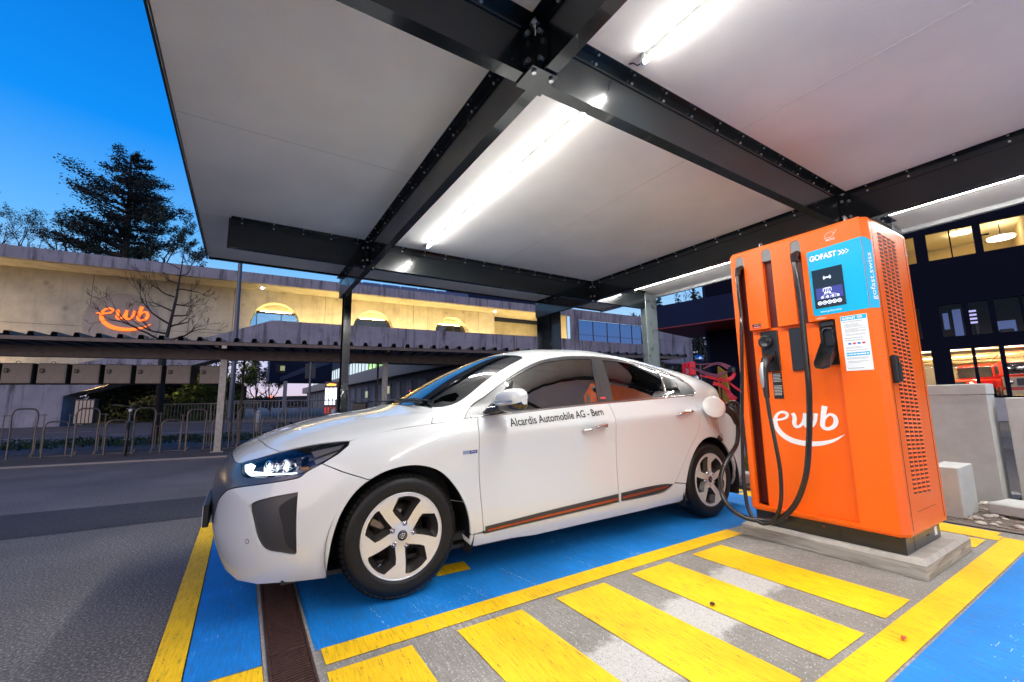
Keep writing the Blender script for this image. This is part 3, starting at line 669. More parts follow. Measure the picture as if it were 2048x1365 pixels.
dlo_bottom_r=[(3.346,.822,1.030),(3.258,.826,1.024),(2.927,.839,1.006),(2.520,.845,.986),(2.291,.845,.977)]
arch_f=[(.390,.858,.182),(.390,.885,.274),(.404,.894,.375),(.440,.898,.480),(.505,.903,.574),(.594,.908,.634),(.680,.910,.662),(.770,.910,.671),(.860,.908,.658),(.948,.904,.619),(1.040,.900,.525),(1.105,.899,.408),(1.128,.898,.310),(1.132,.893,.225),(1.140,.863,.162)]
arch_r=[(3.050,.864,.166),(3.052,.90,.30),(3.085,.906,.41),(3.140,.908,.51),(3.210,.91,.59),(3.310,.910,.652),(3.420,.910,.671),(3.530,.91,.650),(3.63,.905,.590),(3.70,.90,.510),(3.755,.892,.41),(3.785,.88,.30),(3.80,.87,.225)]
grille_edge=[(.350,.828,.709),(.285,.819,.675),(.258,.814,.653),(.210,.792,.641),(.112,.724,.624),(-.005,.585,.597),(-.035,.530,.580),(-.055,.480,.552),(-.072,.425,.518),(-.088,.355,.440),(-.093,.315,.390),(-.093,.285,.330),(-.087,.27,.287),(-.05,.30,.215)]
intake=[(.250,.833,.587),(.145,.780,.569),(.078,.729,.547),(.058,.710,.530),(.057,.714,.511),(.070,.737,.458),(.090,.761,.389),(.115,.782,.345),(.136,.796,.331),(.190,.827,.319),(.247,.852,.310),(.256,.856,.322)]
INT=crv(intake,5,corners=(0,11),closed=True)
ws=[(.895,0,.99),(.91,.2,.988),(.95,.40,.983),(1.01,.545,.970),(1.081,.612,.972),(1.157,.625,.992),(1.236,.612,1.032),(1.423,.560,1.149),(1.591,.520,1.238),(1.784,.474,1.325),(1.800,.435,1.337),(1.77,.30,1.355),(1.755,.15,1.365),(1.75,0,1.368)]
rw=[(3.13,0,1.38),(3.14,.25,1.37),(3.20,.42,1.33),(3.35,.48,1.28),(3.62,.54,1.18),(3.86,.58,1.10),(3.93,.5,1.09),(3.97,.25,1.1),(3.98,0,1.1)]
mir=lambda L:[(x,-w,z) for x,w,z in L[::-1] if abs(w)>1e-6]

WS=crv(ws,5,corners=(3,9))
panel('windscreen',WS+mir(WS),(-.6,0,.8),M_['wsglass'],gap=.004,grid=.07,mirror=False,rim=.004)
HF=crv(hood_front,6); HS=crv(hood_side,5)
hl_hood=crv([(.176,.613,.759),(.251,.650,.781),(.323,.686,.796),(.394,.722,.806),(.488,.775,.811)],4)
hood=HF+hl_hood[1:]+HS[1:]+crv(hood_cowl,5,corners=(2,))[1:]
panel('hood',hood+mir(hood),(-.25,0,1),M_['paint'],mirror=False,grid=.05)
nose=[(-.033,0,.716),(-.034,.13,.716),(-.029,.247,.713),(-.020,.382,.706),(-.002,.460,.702),(.014,.490,.704)]
nose=crv(nose,4)
nl=crv([(.014,.490,.707),(.077,.555,.730),(.127,.588,.747),(.176,.613,.759)],4)
half=nose+nl[1:]+HF[::-1][1:]
panel('nose_panel',half+mir(half),(-.6,0,.8),M_['paint'],mirror=False,grid=.03)
GE=crv(grille_edge,5,corners=(0,13))
gr=nose+[(.014,.552,.677),(.024,.600,.654),(.044,.636,.648),(.144,.734,.655),(.240,.801,.662)]+GE[8:]+[(-.06,.28,.205),(-.055,0,.20)]
panel('grille_panel',gr+mir(gr),(-1,0,.02),M_['grille'],mirror=False,grid=.045)
bump=GE+[(-.04,.31,.172),(-.02,.40,.165),(.05,.56,.160),(.135,.69,.168),(.25,.80,.178),(.388,.856,.180)]
AF=crv(arch_f,4)
cut=[p for p in AF if p[0]<.575 ]
bump=bump+[tuple(p) for p in cut[1:]]+[(.558,.906,.621),(.515,.899,.638),(.44,.875,.667)]
panel('front_bumper',bump,(-.62,.78,.02),M_['paint'],holes=[INT],grid=.03)
panel('bumper_intake',INT,(-.62,.78,0),M_['trimgrey'],gap=-.003,lift=-.012,grid=.03,rim=0)
M_['ventblack']=mat('matt_black_vent',(.008,.008,.009),.7)
# darker vent leaf inside the intake
leaf=crv([(.250,.834,.577),(.185,.812,.541),(.170,.806,.520),(.187,.826,.439),(.204,.838,.360),(.222,.846,.337),(.250,.854,.316)],4)
panel('intake_vent',leaf,(-.62,.78,0),M_['ventblack'],lift=-.008,grid=.03,rim=0)
fen=[(.350,.831,.709),(.424,.822,.750),(.475,.800,.787),(.488,.780,.808)]+[tuple(p) for p in HS[1:]]+[tuple(p) for p in crv(fender_top,4)[1:]]+[tuple(p) for p in crv(door_f,4)[1:]]+[(1.140,.894,.255)]+[tuple(p) for p in AF[::-1] if p[2]>.25 and p[0]>.56]+[(.558,.906,.621),(.515,.899,.638),(.44,.875,.667)]
panel('fender',fen,(0,1,.12),M_['paint'],grid=.03)
SB=crv(strip_b,4)
DM=crv(door_m,4)
dfront=[tuple(p) for p in crv(door_f,4)]+[tuple(p) for p in SB if 1.23<p[0]<2.30]+[tuple(p) for p in DM[::-1]]+[tuple(p) for p in crv(dlo_bottom,4)[1:-1]]
doors=panel('front_door',dfront,(0,1,.1),M_['paint'],grid=.035)
DR=crv(door_r,4)
drear=[tuple(p) for p in DM]+[tuple(p) for p in SB if p[0]>2.32]+[tuple(p) for p in DR[::-1]]+[tuple(p) for p in crv(dlo_bottom_r,4)[1:-1]]
rdoors=panel('rear_door',drear,(0,1,.1),M_['paint'],grid=.035)
AR=crv(arch_r,4)
sill=[(1.140,.863,.162),(1.132,.893,.225),(1.135,.894,.254),(1.217,.894,.254)]+[tuple(p) for p in SB]+[(2.926,.900,.343),(3.052,.902,.327)]+[tuple(p) for p in AR[::-1] if p[0]<3.053 and p[2]<.33]+[(2.6,.864,.178),(2.1,.864,.175),(1.6,.863,.170)]
panel('sill',sill,(0,1,-.15),M_['paint'],grid=.035)
RW=crv(rw,4,corners=(5,))
body=[tuple(p) for p in WS[::-1] if p[1]>=0 and p[0]>1.02] # windscreen top centre down to cowl corner
body+= [(.97,.73,.925),(.925,.815,.884)]+[tuple(p) for p in crv(fender_top,4)[1:] if p[0]<1.13]+[tuple(p) for p in DLO if True and not(p[2]<1.031 and p[1]>.80 and p[0]<3.346)]
# after the rear tip of the glass line go down the rear door gap
body+= [tuple(p) for p in DR]+[(3.052,.902,.327)]+[tuple(p) for p in AR if p[2]>.327]+[(3.79,.875,.27),(3.86,.875,.40),(3.89,.872,.58),(3.87,.855,.78),(3.83,.825,.90),(3.805,.79,.978),(3.87,.70,1.06),(3.875,.60,1.10)]
body+= [tuple(p) for p in RW[::-1] if p[0]<3.86]
panel('body_shell',body+mir(body) if False else body,(.22,.62,.75),M_['paint'],grid=.045,gap=.0015)
panel('rear_window',[tuple(p) for p in RW]+mir([tuple(p) for p in RW]),(.4,0,.9),M_['privacy'],mirror=False,grid=.08,rim=.004,gap=.004)
tl=[(3.805,.79,.978),(3.87,.70,1.06),(4.03,.60,1.05),(4.10,.60,.98),(4.10,.68,.90),(3.99,.775,.905)]
M_['tail']=mat('red_tail_lens',(.55,.004,.03),.12,coat=1,emit=(1,.02,.05),estr=.25)
panel('tail_light',tl,(.6,.75,.3),M_['tail'],grid=.05)
tg=[(3.875,.60,1.10),(3.87,.70,1.06),(4.03,.60,1.05),(4.10,.60,.98),(4.10,.68,.90),(4.12,.69,.70),(4.2,.5,.70),(4.34,.28,.70),(4.34,0,.70),(4.18,0,1.0),(3.98,0,1.1),(3.97,.25,1.1),(3.93,.5,1.09)]
panel('tailgate',tg,(.9,.35,.35),M_['paint'],grid=.06)
rb=[(3.80,.87,.225),(3.79,.875,.27),(3.86,.875,.40),(3.89,.872,.58),(3.87,.855,.78),(3.83,.825,.90),(3.805,.79,.978),(3.99,.775,.905),(4.10,.68,.90),(4.12,.69,.70),(4.2,.5,.70),(4.34,.28,.70),(4.34,0,.70),(4.35,0,.25),(4.22,.52,.25),(4.08,.72,.24)]
panel('rear_bumper',rb,(.72,.68,0),M_['paint'],grid=.05)

# side glass and trims
gl1=crv([(1.515,.639,1.128),(1.684,.615,1.208),(1.877,.592,1.286),(2.034,.606,1.312),(2.203,.615,1.323),(2.352,.620,1.326),(2.287,.700,1.232),(2.205,.838,.992),(1.884,.841,.972),(1.608,.836,.957),(1.425,.832,.945)],4,corners=(0,5,6,7,10),closed=True)
gl2=crv([(2.470,.622,1.327),(2.761,.600,1.323),(2.961,.585,1.303),(3.125,.605,1.262),(2.967,.829,1.030),(2.628,.838,1.009),(2.365,.836,.999),(2.425,.717,1.211)],4,corners=(0,3,4,6),closed=True)
gl3=crv([(3.150,.620,1.252),(3.262,.655,1.198),(3.185,.812,1.046),(2.998,.824,1.037)],3,corners=(0,1,2,3),closed=True)
sd=(0,.8,.6)
panel('window_frame',[tuple(p) for p in DLO],sd,M_['trimgrey'],holes=[gl1,gl2,gl3],lift=-.006,rim=0,grid=.05,gap=-.006)
g1=panel('side_window',gl1,sd,M_['glass'],lift=-.009,rim=0,gap=-.003,grid=.08)
g2=panel('side_window',gl2,sd,M_['privacy'],lift=-.009,rim=0,gap=-.003,grid=.08)
g3=panel('side_window',gl3,sd,M_['privacy'],lift=-.009,rim=0,gap=-.003,grid=.08)
def ribbon(name,pts,wid,hgt,m,D=(0,.9,.45),sub=5,mirror=True,corners=(),lift0=0):
    """raised strip following the body"""
    D_=Vector((D[0],-D[1],D[2])); P=[];Nn=[]
    for p in crv(pts,sub,corners=corners):
        loc,n=on_car(car_loc(*p),D_); P.append(loc+n*lift0); Nn.append(n)
    vs=[];fs=[]
    for i in range(len(P)):
        t=(P[min(i+1,len(P)-1)]-P[max(i-1,0)]).normalized(); s=Nn[i].cross(t).normalized()
        wd=wid[i*len(wid)//len(P)] if isinstance(wid,list) else wid
        for a,h in ((-.5,-.004),(-.42,hgt*.7),(-.2,hgt),(.2,hgt),(.42,hgt*.7),(.5,-.004)): vs.append(P[i]+s*a*wd+Nn[i]*h)
    for i in range(len(P)-1):
        for k in range(5): fs.append((i*6+k,(i+1)*6+k,(i+1)*6+k+1,i*6+k+1))
    for sgn in ((1,-1) if mirror else (1,)):
        b=MB(); b.add([(p.x,p.y*sgn,p.z) for p in vs],fs,0,True); b.build(name,m,car)
ribbon('belt_moulding',[(1.17,.835,.913),(1.392,.843,.924),(1.70,.847,.946),(2.0,.848,.966),(2.291,.847,.982),(2.520,.847,.993),(2.927,.841,1.013),(3.258,.828,1.030),(3.354,.822,1.037),(3.400,.800,1.058),(3.400,.765,1.098),(3.35,.70,1.165),(3.27,.615,1.238)],.013,.006,M_['satin'],lift0=-.002)
ribbon('window_divider',[(3.135,.615,1.256),(2.982,.827,1.034)],.020,.004,M_['satin'],lift0=-.007)
ribbon('pillar_seal',[(2.405,.612,1.332),(2.33,.70,1.235),(2.262,.842,.984)],.006,.0035,M_['black'],lift0=-.006)
# door cladding: dark strip with a copper line
def strip(pts_t,pts_b,name,lift,m,rim=.012):
    L=[tuple(p) for p in crv(pts_t,5)]+[tuple(p) for p in crv(pts_b,5)[::-1]]
    panel(name,L,(0,1,.05),m,lift=lift,gap=0,grid=.05,rim=rim)
strip([(1.228,.896,.288),(1.682,.895,.312),(2.296,.895,.339)],[(1.228,.891,.256),(1.682,.892,.268),(2.296,.893,.284)],'door_cladding',.009,M_['trimgrey'])
strip([(2.330,.895,.340),(2.6,.895,.351),(2.8,.896,.350),(2.89,.899,.341)],[(2.330,.893,.286),(2.630,.893,.291),(2.78,.896,.300),(2.86,.899,.326)],'door_cladding',.009,M_['trimgrey'])
strip([(1.240,.896,.273),(1.682,.895,.291),(2.292,.895,.314)],[(1.240,.891,.264),(1.682,.892,.280),(2.292,.893,.299)],'cladding_accent',.0125,M_['copper'],.004)
strip([(2.335,.895,.316),(2.6,.895,.326),(2.84,.899,.338)],[(2.335,.893,.301),(2.6,.893,.311),(2.80,.896,.322)],'cladding_accent',.0125,M_['copper'],.004)

# dark inner structure under the skin
U=SUR
v_,f_=[],[]
jm=next(j for j in range(nv) if U[j,nu//2,2]>.93)
tmpn={}
inner=np.zeros_like(U)
for j in range(nv):
    for i in range(nu):
        n=vn[j*nu2+i]; inner[j,i]=U[j,i]+np.array([-n.x*.022, n.y*.022, -n.z*.022])
        if inner[j,i,1]<0: inner[j,i,1]=0
def inner_ok(j,i):
    x,w,z=U[j,i]
    if w>.60 and ((x-.765)**2+(z-.30)**2<.40**2 or (x-3.42)**2+(z-.30)**2<.40**2): return False
    if w>.45 and z<.93 and x<.62 and x>-.02 and .60<z<.84 : return False     # behind the headlights
    if z<.185 and x<.6: return False
    if w>.66 and .02<x<.30 and .28<z<.60: return False                        # intake pocket
    # keep the cabin free for the glass
    if z>.985 and x>1.0 and not (z>1.375 and w<.5): return False
    if z>.955 and 1.2<x<3.35 and w>.5: return False
    return True
for j in range(nv):
    for i in range(nu): v_.append(car_loc(*inner[j,i]))
for j in range(nv-1):
    for i in range(nu-1):
        if all(inner_ok(a,b_) for a,b_ in ((j,i),(j+1,i),(j,i+1),(j+1,i+1))): f_.append((j*nu+i,j*nu+i+1,(j+1)*nu+i+1,(j+1)*nu+i))
b=MB(); b.add(v_,f_); b.add([(p.x,-p.y,p.z) for p in v_],f_)
b.box(-1.9,2.05,-.80,.80,.17,.19)
b.box(-.95,1.05,-.84,.84,.17,.24)
# wheel wells
for hx in (.765,3.42):
    for s in (-1,1):
        prof=[(.395,.0),(.395,.30)]
        Mx=Matrix.Translation((hx-2.1,s*.60,.30))@Matrix.Rotation(R(-90*s),4,'X')
        vs=[];n=28
        for k in range(n+1):
            a=R(-22+226*k/n)
            for d in (0,.296): vs.append((hx-2.1+.395*math.cos(a), s*(.60+d), .30+.385*math.sin(a)))
        b.add(vs,[(2*k,2*k+1,2*k+3,2*k+2) for k in range(n)])
        b.add([(hx-2.1+.395*math.cos(R(-22+226*k/n)), s*.60, .30+.385*math.sin(R(-22+226*k/n))) for k in range(n+1)],[tuple(range(n+1))])
b.build('inner_structure',M_['gap'],car,recalc=False)

# headlights: housing, light guide, projectors, lens
M_['chromedark']=mat('dark_lamp_bezel',(.22,.24,.28),.22,.75)
M_['led']=mat('lit_led',(1,1,1),.3,emit=(.78,.93,1.0),estr=1.1)
M_['led2']=mat('lit_projector',(1,1,1),.3,emit=(1,.97,.90),estr=.9)
M_['finlight']=mat('pale_lamp_trim',(.42,.42,.43),.3,.2)
M_['amber']=mat('amber_reflector',(.8,.30,.03),.3,coat=1)
M_['reflector']=mat('lamp_reflector',(.8,.82,.85),.12,1)
hd=(-.5,.62,.6)
hls=panel('headlight',HLc,hd,M_['lens'],gap=.003,grid=.05,rim=.010,rim_m=M_['gap'])
for hl,s in zip(hls,(1,-1)):
    def P_(x,w,z,dep):
        loc,n=on_car(car_loc(x,w,z),Vector((hd[0],-hd[1],hd[2]))); q=loc-n*dep; return Vector((q.x,q.y*s,q.z))
    def sheet_on(pts,dep,name,m,corn=(),rim=True):
        D=Vector((hd[0],-hd[1],hd[2])).normalized(); e1=D.cross(Vector((0,0,1))).normalized(); e2=D.cross(e1).normalized()
        L=[(car_loc(*p).dot(e1),car_loc(*p).dot(e2)) for p in pts]; vs,fs=cdt([dedupe(L,.002)],.05); out=[]
        for x,y in vs:
            loc,n=on_car(e1*x+e2*y,D); q=loc-n*dep; out.append((q.x,q.y*s,q.z))
        b=MB(); b.add(out,fs,0,True); return b.build(name,m,hl)
    sheet_on([tuple(p) for p in HLc],.055,'lamp_bowl',M_['chromedark'])
    sheet_on([(.022,.50,.700),(.050,.535,.712),(.072,.585,.700),(.066,.60,.672),(.036,.60,.661),(.022,.560,.676)],.014,'daytime_light',M_['led'])
    sheet_on([(.036,.60,.661),(.066,.60,.669),(.15,.715,.669),(.24,.79,.676),(.24,.797,.671),(.145,.732,.664),(.05,.635,.657)],.016,'light_guide',M_['led'])
    for (x,w,z,r_) in ((.125,.655,.715,.033),(.200,.715,.728,.031),(.163,.685,.722,.02)):
        c=P_(x,w,z,.045); d=Vector((-1,.45*-s,.08)).normalized(); Mx=Matrix.Translation(c)@d.to_track_quat('Z','Y').to_matrix().to_4x4()
        b=MB(); b.lathe([(r_*1.25,-.012),(r_*1.28,.024),(r_*1.08,.026),(r_*1.0,.005)],Mx,24); b.build('lamp_ring',M_['reflector'],hl)
        b=MB(); b.lathe([(r_*.98,.002),(r_*.8,.014),(r_*.45,.021),(0,.024)],Mx,20); b.build('projector',M_['led2'],hl)
    b=MB(); c=P_(.265,.768,.735,.03); b.box(c.x-.016,c.x+.016,c.y-.012,c.y+.012,c.z-.03,c.z+.03); b.build('side_marker',M_['reflector'],hl)
    b=MB(); b.box(c.x-.017,c.x+.017,c.y-.013,c.y+.013,c.z-.028,c.z-.016); b.build('amber_reflector',M_['amber'],hl)
    sheet_on([(.30,.745,.775),(.455,.785,.798),(.435,.800,.775),(.315,.79,.745)],.006,'lamp_fin',M_['finlight'])
    sheet_on([(.31,.805,.735),(.425,.808,.765),(.385,.82,.738),(.32,.822,.712)],.006,'lamp_fin',M_['finlight'])

# number plate and holder at the nose
b=MB(); b.bbox(-.146,-.118,-.26,.26,.355,.47,.004); b.v=[(x-2.1,y,z) for x,y,z in b.v]; pl=b.build('number_plate',M_['plastic'],car)
b=MB(); b.box(-.1485-2.1,-.1463-2.1,-.25,.25,.358,.462); b.build('plate_face',M_['white'],pl)
# parking sensor, cowl, wipers
def disc_on(x,w,z,D,r,h,m,name,par=car,ringr=None):
    loc,n=on_car(car_loc(x,w,z),Vector((D[0],-D[1],D[2]))); Mx=Matrix.Translation(loc)@n.to_track_quat('Z','Y').to_matrix().to_4x4()
    b=MB(); b.lathe([(r,-.003),(r,h),(ringr if ringr else 0,h*1.1)],Mx,24); return b.build(name,m,par)
disc_on(.056,.724,.370,(-.7,.7,0),.0115,.0006,M_['black'],'parking_sensor',ringr=.0095)
cow=[(.91,-.62,.985),(.90,-.3,.985),(.895,0,.99),(.90,.3,.985),(.97,.60,.968),(1.03,.60,.972),(.95,.38,.99),(.915,0,.997),(.93,-.38,.99)]
b=MB()
for (pts,rr) in (([(.935,-.20,1.0),(.97,.05,1.012),(1.0,.33,1.014),(1.03,.52,.996)],.007),([(.93,.25,1.0),(.955,.45,1.0),(.98,.50,.99)],.010),([(.93,-.55,.985),(.955,-.25,1.007),(.965,0.0,1.012)],.006)):
    b.tube([car_loc(*p)+Vector((0,0,.012)) for p in pts],rr,8)
b.build('wiper',M_['plastic'],car)
# door handles
M_['handle']=mat('chrome_handle',(.72,.70,.68),.12,1)
for (xa,za,xb,zb,prt,) in ((1.985,.792,2.205,.828,doors),(2.985,.868,3.205,.884,rdoors)):
    for o,s in zip(prt,(1,-1)):
        P=[]
        for t in (0,.08,.2,.4,.6,.8,.92,1):
            x=xa+(xb-xa)*t; z=za+(zb-za)*t+.006*math.sin(math.pi*t); loc,n=on_car(car_loc(x,.9,z),Vector((0,-1,.1))); P.append(loc+n*(  .004+.030*min(1,math.sin(math.pi*t)*2.2)))
        b=MB(); b.tube([(p.x,p.y*s,p.z) for p in P],[.010,.016,.019,.019,.019,.020,.017,.010],12,flat=.62); h=b.build('door_handle',M_['handle'],o)
        loc,n=on_car(car_loc((xa+xb)/2-.01,.9,(za+zb)/2-.012),Vector((0,-1,.1)))
        b=MB(); Mx=Matrix.Translation(loc+n*.0015)@Matrix(((1,0,0),(0,0,-1),(0,1,0))).to_4x4()
        vs,fs=cdt([[(.055*math.cos(a)+.0,.040*math.sin(a)) for a in [2*math.pi*k/20 for k in range(20)]]])
        pp=[]
        for x,z in vs:
            l2,n2=on_car(Vector((loc.x+x,loc.y,loc.z+z)),Vector((0,-1,.1))); r2=(x/.055)**2+(z/.04)**2; q=l2+n2*.0012; pp.append((q.x,q.y*s,q.z))
        if xa<2.5:
            l3,n3=on_car(car_loc(2.178,.9,.818),Vector((0,-1,.1))); q=l3+n3*.040; b=MB(); b.box(q.x-.006,q.x+.006,q.y*s-.002,q.y*s+.002,q.z-.006,q.z+.006); b.build('handle_button',M_['black'],h)
# handle cups: shallow dished pockets read as soft rings
# lettering on the front door
vs,fs=text_2d('Alcardis Automobile AG - Bern',.072,bold=.0012)
x0=min(v[0] for v in vs); x1=max(v[0] for v in vs); W_=.795; P=[]
for x,y in vs:
    u=(x-x0)*W_/(x1-x0); loc,n=on_car(car_loc(1.413+u,.87,.843+u*.062+y*1.0),Vector((0,-1,.1))); P.append(tuple(loc+n*.0018))
b=MB(); b.add(P,fs); b.build('door_lettering',M_['black'],doors[0],recalc=False)
# small drive badge on the front fender
M_['badgeblue']=mat('blue_badge',(.01,.02,.18),.25,.4,coat=1)
fobj=[o for o in car.children if o.name.startswith('fender')][0]
b=MB(); 
for (xa,xb,k_) in ((1.083,1.126,0),(1.126,1.176,1)):
    q=[]
    for (x,z) in ((xa,.704),(xb,.706),(xb,.724),(xa,.722)):
        loc,n=on_car(car_loc(x,.9,z),Vector((0,-1,0))); q.append(loc+n*.003)
    b.add(q,[(0,1,2,3)],k_)
bd=b.build('badge',[M_['satin'],M_['badgeblue']],fobj,recalc=False)
vs,fs=text_2d('DRIVE',.013,spacing=1.1); P=[]
for x,y in vs:
    loc,n=on_car(car_loc(1.131+x,.9,.711+y*.9),Vector((0,-1,0))); P.append(tuple(loc+n*.0045))
b=MB(); b.add(P,fs); b.build('badge_lettering',M_['white'],bd,recalc=False)
# red service sticker on the door pillar
b=MB(); q=[]
M_['redlabel']=mat('red_label',(.55,.05,.04),.5)
for (x,z) in ((2.238,1.006),(2.29,1.009),(2.287,1.030),(2.236,1.027)):
    loc,n=on_car(car_loc(x,.83,z),Vector((0,-.8,.6))); q.append(loc+n*.001)
b.add(q,[(0,1,2,3)]); b.build('pillar_label',M_['redlabel'],car,recalc=False)

# mirrors
for s,sd_ in ((1,1),(-1,-1)):
    mp=MB(); n=20; mrows=[]
    c=Vector((1.375-2.1,-.975,1.008))
    secs=[(-.135,.004,.006,0),(-.128,.022,.028,0),(-.11,.040,.045,0),(-.07,.058,.060,0),(-.02,.066,.066,0),(.04,.066,.069,0),(.09,.058,.062,0),(.118,.042,.048,0),(.130,.020,.024,0)]
    # sweep across the mirror (along y), shell rounded forward, flat at the back
    vs=[];mi=[]
    for (dy,rx,rz,_) in secs:
        dy*=1.12; rx*=1.15; rz*=1.22
        for k in range(n):
            a=2*math.pi*k/n; ca,sa=math.cos(a),math.sin(a)
            X=rx*1.25*abs(ca)**.8*(-1 if ca>0 else .45)*1.0
            vs.append((c.x+X+.10*(dy+.02), (c.y-dy*.80)*s, c.z+rz*.82*abs(sa)**.9*(1 if sa>0 else -1)+.035*dy-(.008 if sa<0 else 0)))
    fs=[];fm=[]
    for i in range(len(secs)-1):
        for k in range(n): fs.append((i*n+k,i*n+(k+1)%n,(i+1)*n+(k+1)%n,(i+1)*n+k)); fm.append(1 if 10<=k<19 and True else 0)
    root=None
    for part,mm in ((0,M_['paint']),(1,M_['gloss_black'])):
        b=MB(); b.add(vs,[f for f,q in zip(fs,fm) if q==part],0,True)
        if part==0: b.add([vs[k] for k in range(n)],[tuple(range(n))]); b.add(vs[-n:],[tuple(range(n))])
        o=b.build('door_mirror' if part==0 else 'mirror_base',mm,root if root else car)
        if part==0: root=o
    b=MB(); b.tube([(1.36-2.1,-.93*s,.975),(1.33-2.1,-.88*s,.955),(1.30-2.1,-.83*s,.945)],[.032,.038,.048],12,flat=.55); b.build('mirror_arm',M_['gloss_black'],root)
    b=MB(); P=[(1.306-2.1-.028,-.905*s,.990),(1.30-2.1-.036,-.96*s,.989),(1.312-2.1-.035,-1.02*s,.992),(1.33-2.1-.02,-1.075*s,1.0)]; b.tube(P,.006,6); b.build('indicator_strip',M_['chrome'],root)
    b=MB(); b.prism([(1.545-2.1,-.72*s,1.13),(1.42-2.1,-.845*s,.935),(1.25-2.1,-.84*s,.925)],(.0,.012*s,.012)); b.build('mirror_sail',M_['gloss_black'],car)

# charging flap, socket
fl=disc_on(3.552,.89,.925,(0,1,.25),.05,.002,M_['gap'],'charge_socket')
loc,n=on_car(car_loc(3.552,.87,.925),Vector((0,-1,.25)))
b=MB(); Mx=Matrix.Translation(loc)@n.to_track_quat('Z','Y').to_matrix().to_4x4()
b.lathe([(.098,.0008),(.100,.003),(.094,.0035)],Mx,40); b.build('socket_rim',M_['gap'],car)
# open lid standing out in front of the socket, hinged at its front edge
# the lid is a domed round plate seen almost square on
M_['lid']=mat('white_lid',(.56,.60,.585),.35,coat=.2)
nl=Vector((-.55,-.78,.32)).normalized(); cl=Vector((3.415-2.1,-.965,.926))
Ml=Matrix.Translation(cl)@nl.to_track_quat('Z','Y').to_matrix().to_4x4()
b=MB(); b.lathe([(0,.0075),(.05,.0068),(.088,.004),(.096,0),(.093,-.004),(0,-.004)],Ml,44); lid=b.build('charge_flap',M_['lid'],car)
b=MB(); b.tube([loc+Vector((-.10,-.005,0)),loc+Vector((-.12,-.03,.0)),cl+Vector((-.02,.03,0))],.008,8); b.build('flap_hinge',M_['plastic'],lid)
b=MB(); q=loc+Vector((-.01,-.012,-.098)); b.tube([q+Vector((-.03,0,.02)),q,q+Vector((.035,-.006,.025))],[.014,.022,.012],10); b.build('socket_cover',M_['plastic'],car)
b=MB(); q=loc+Vector((-.01,-.03,-.10)); b.tube([q,q+Vector((-.018,-.01,-.06)),q+Vector((-.015,-.012,-.115)),q+Vector((0,-.012,-.14)),q+Vector((.012,-.012,-.10)),q+Vector((.012,-.006,-.05)),q+Vector((.006,0,0))],.0018,6)
b.tube([q+Vector((0,-.012,-.14)),q+Vector((.03,-.02,-.13)),q+Vector((.05,-.02,-.16)),q+Vector((.035,-.02,-.19))],.0018,6); b.build('cap_leash',M_['plastic'],car)
b=MB(); q=q+Vector((0,-.012,-.165)); b.lathe([(0,-.016),(.024,-.014),(.027,.004),(.020,.016),(0,.018)],Matrix.Translation(q)@Matrix.Rotation(R(70),4,'X'),16); b.lathe([(0,-.012),(.016,-.01),(.017,.006),(0,.010)],Matrix.Translation(q+Vector((.02,-.01,-.014)))@Matrix.Rotation(R(50),4,'X'),14); b.build('socket_cap',M_['plastic'],car)

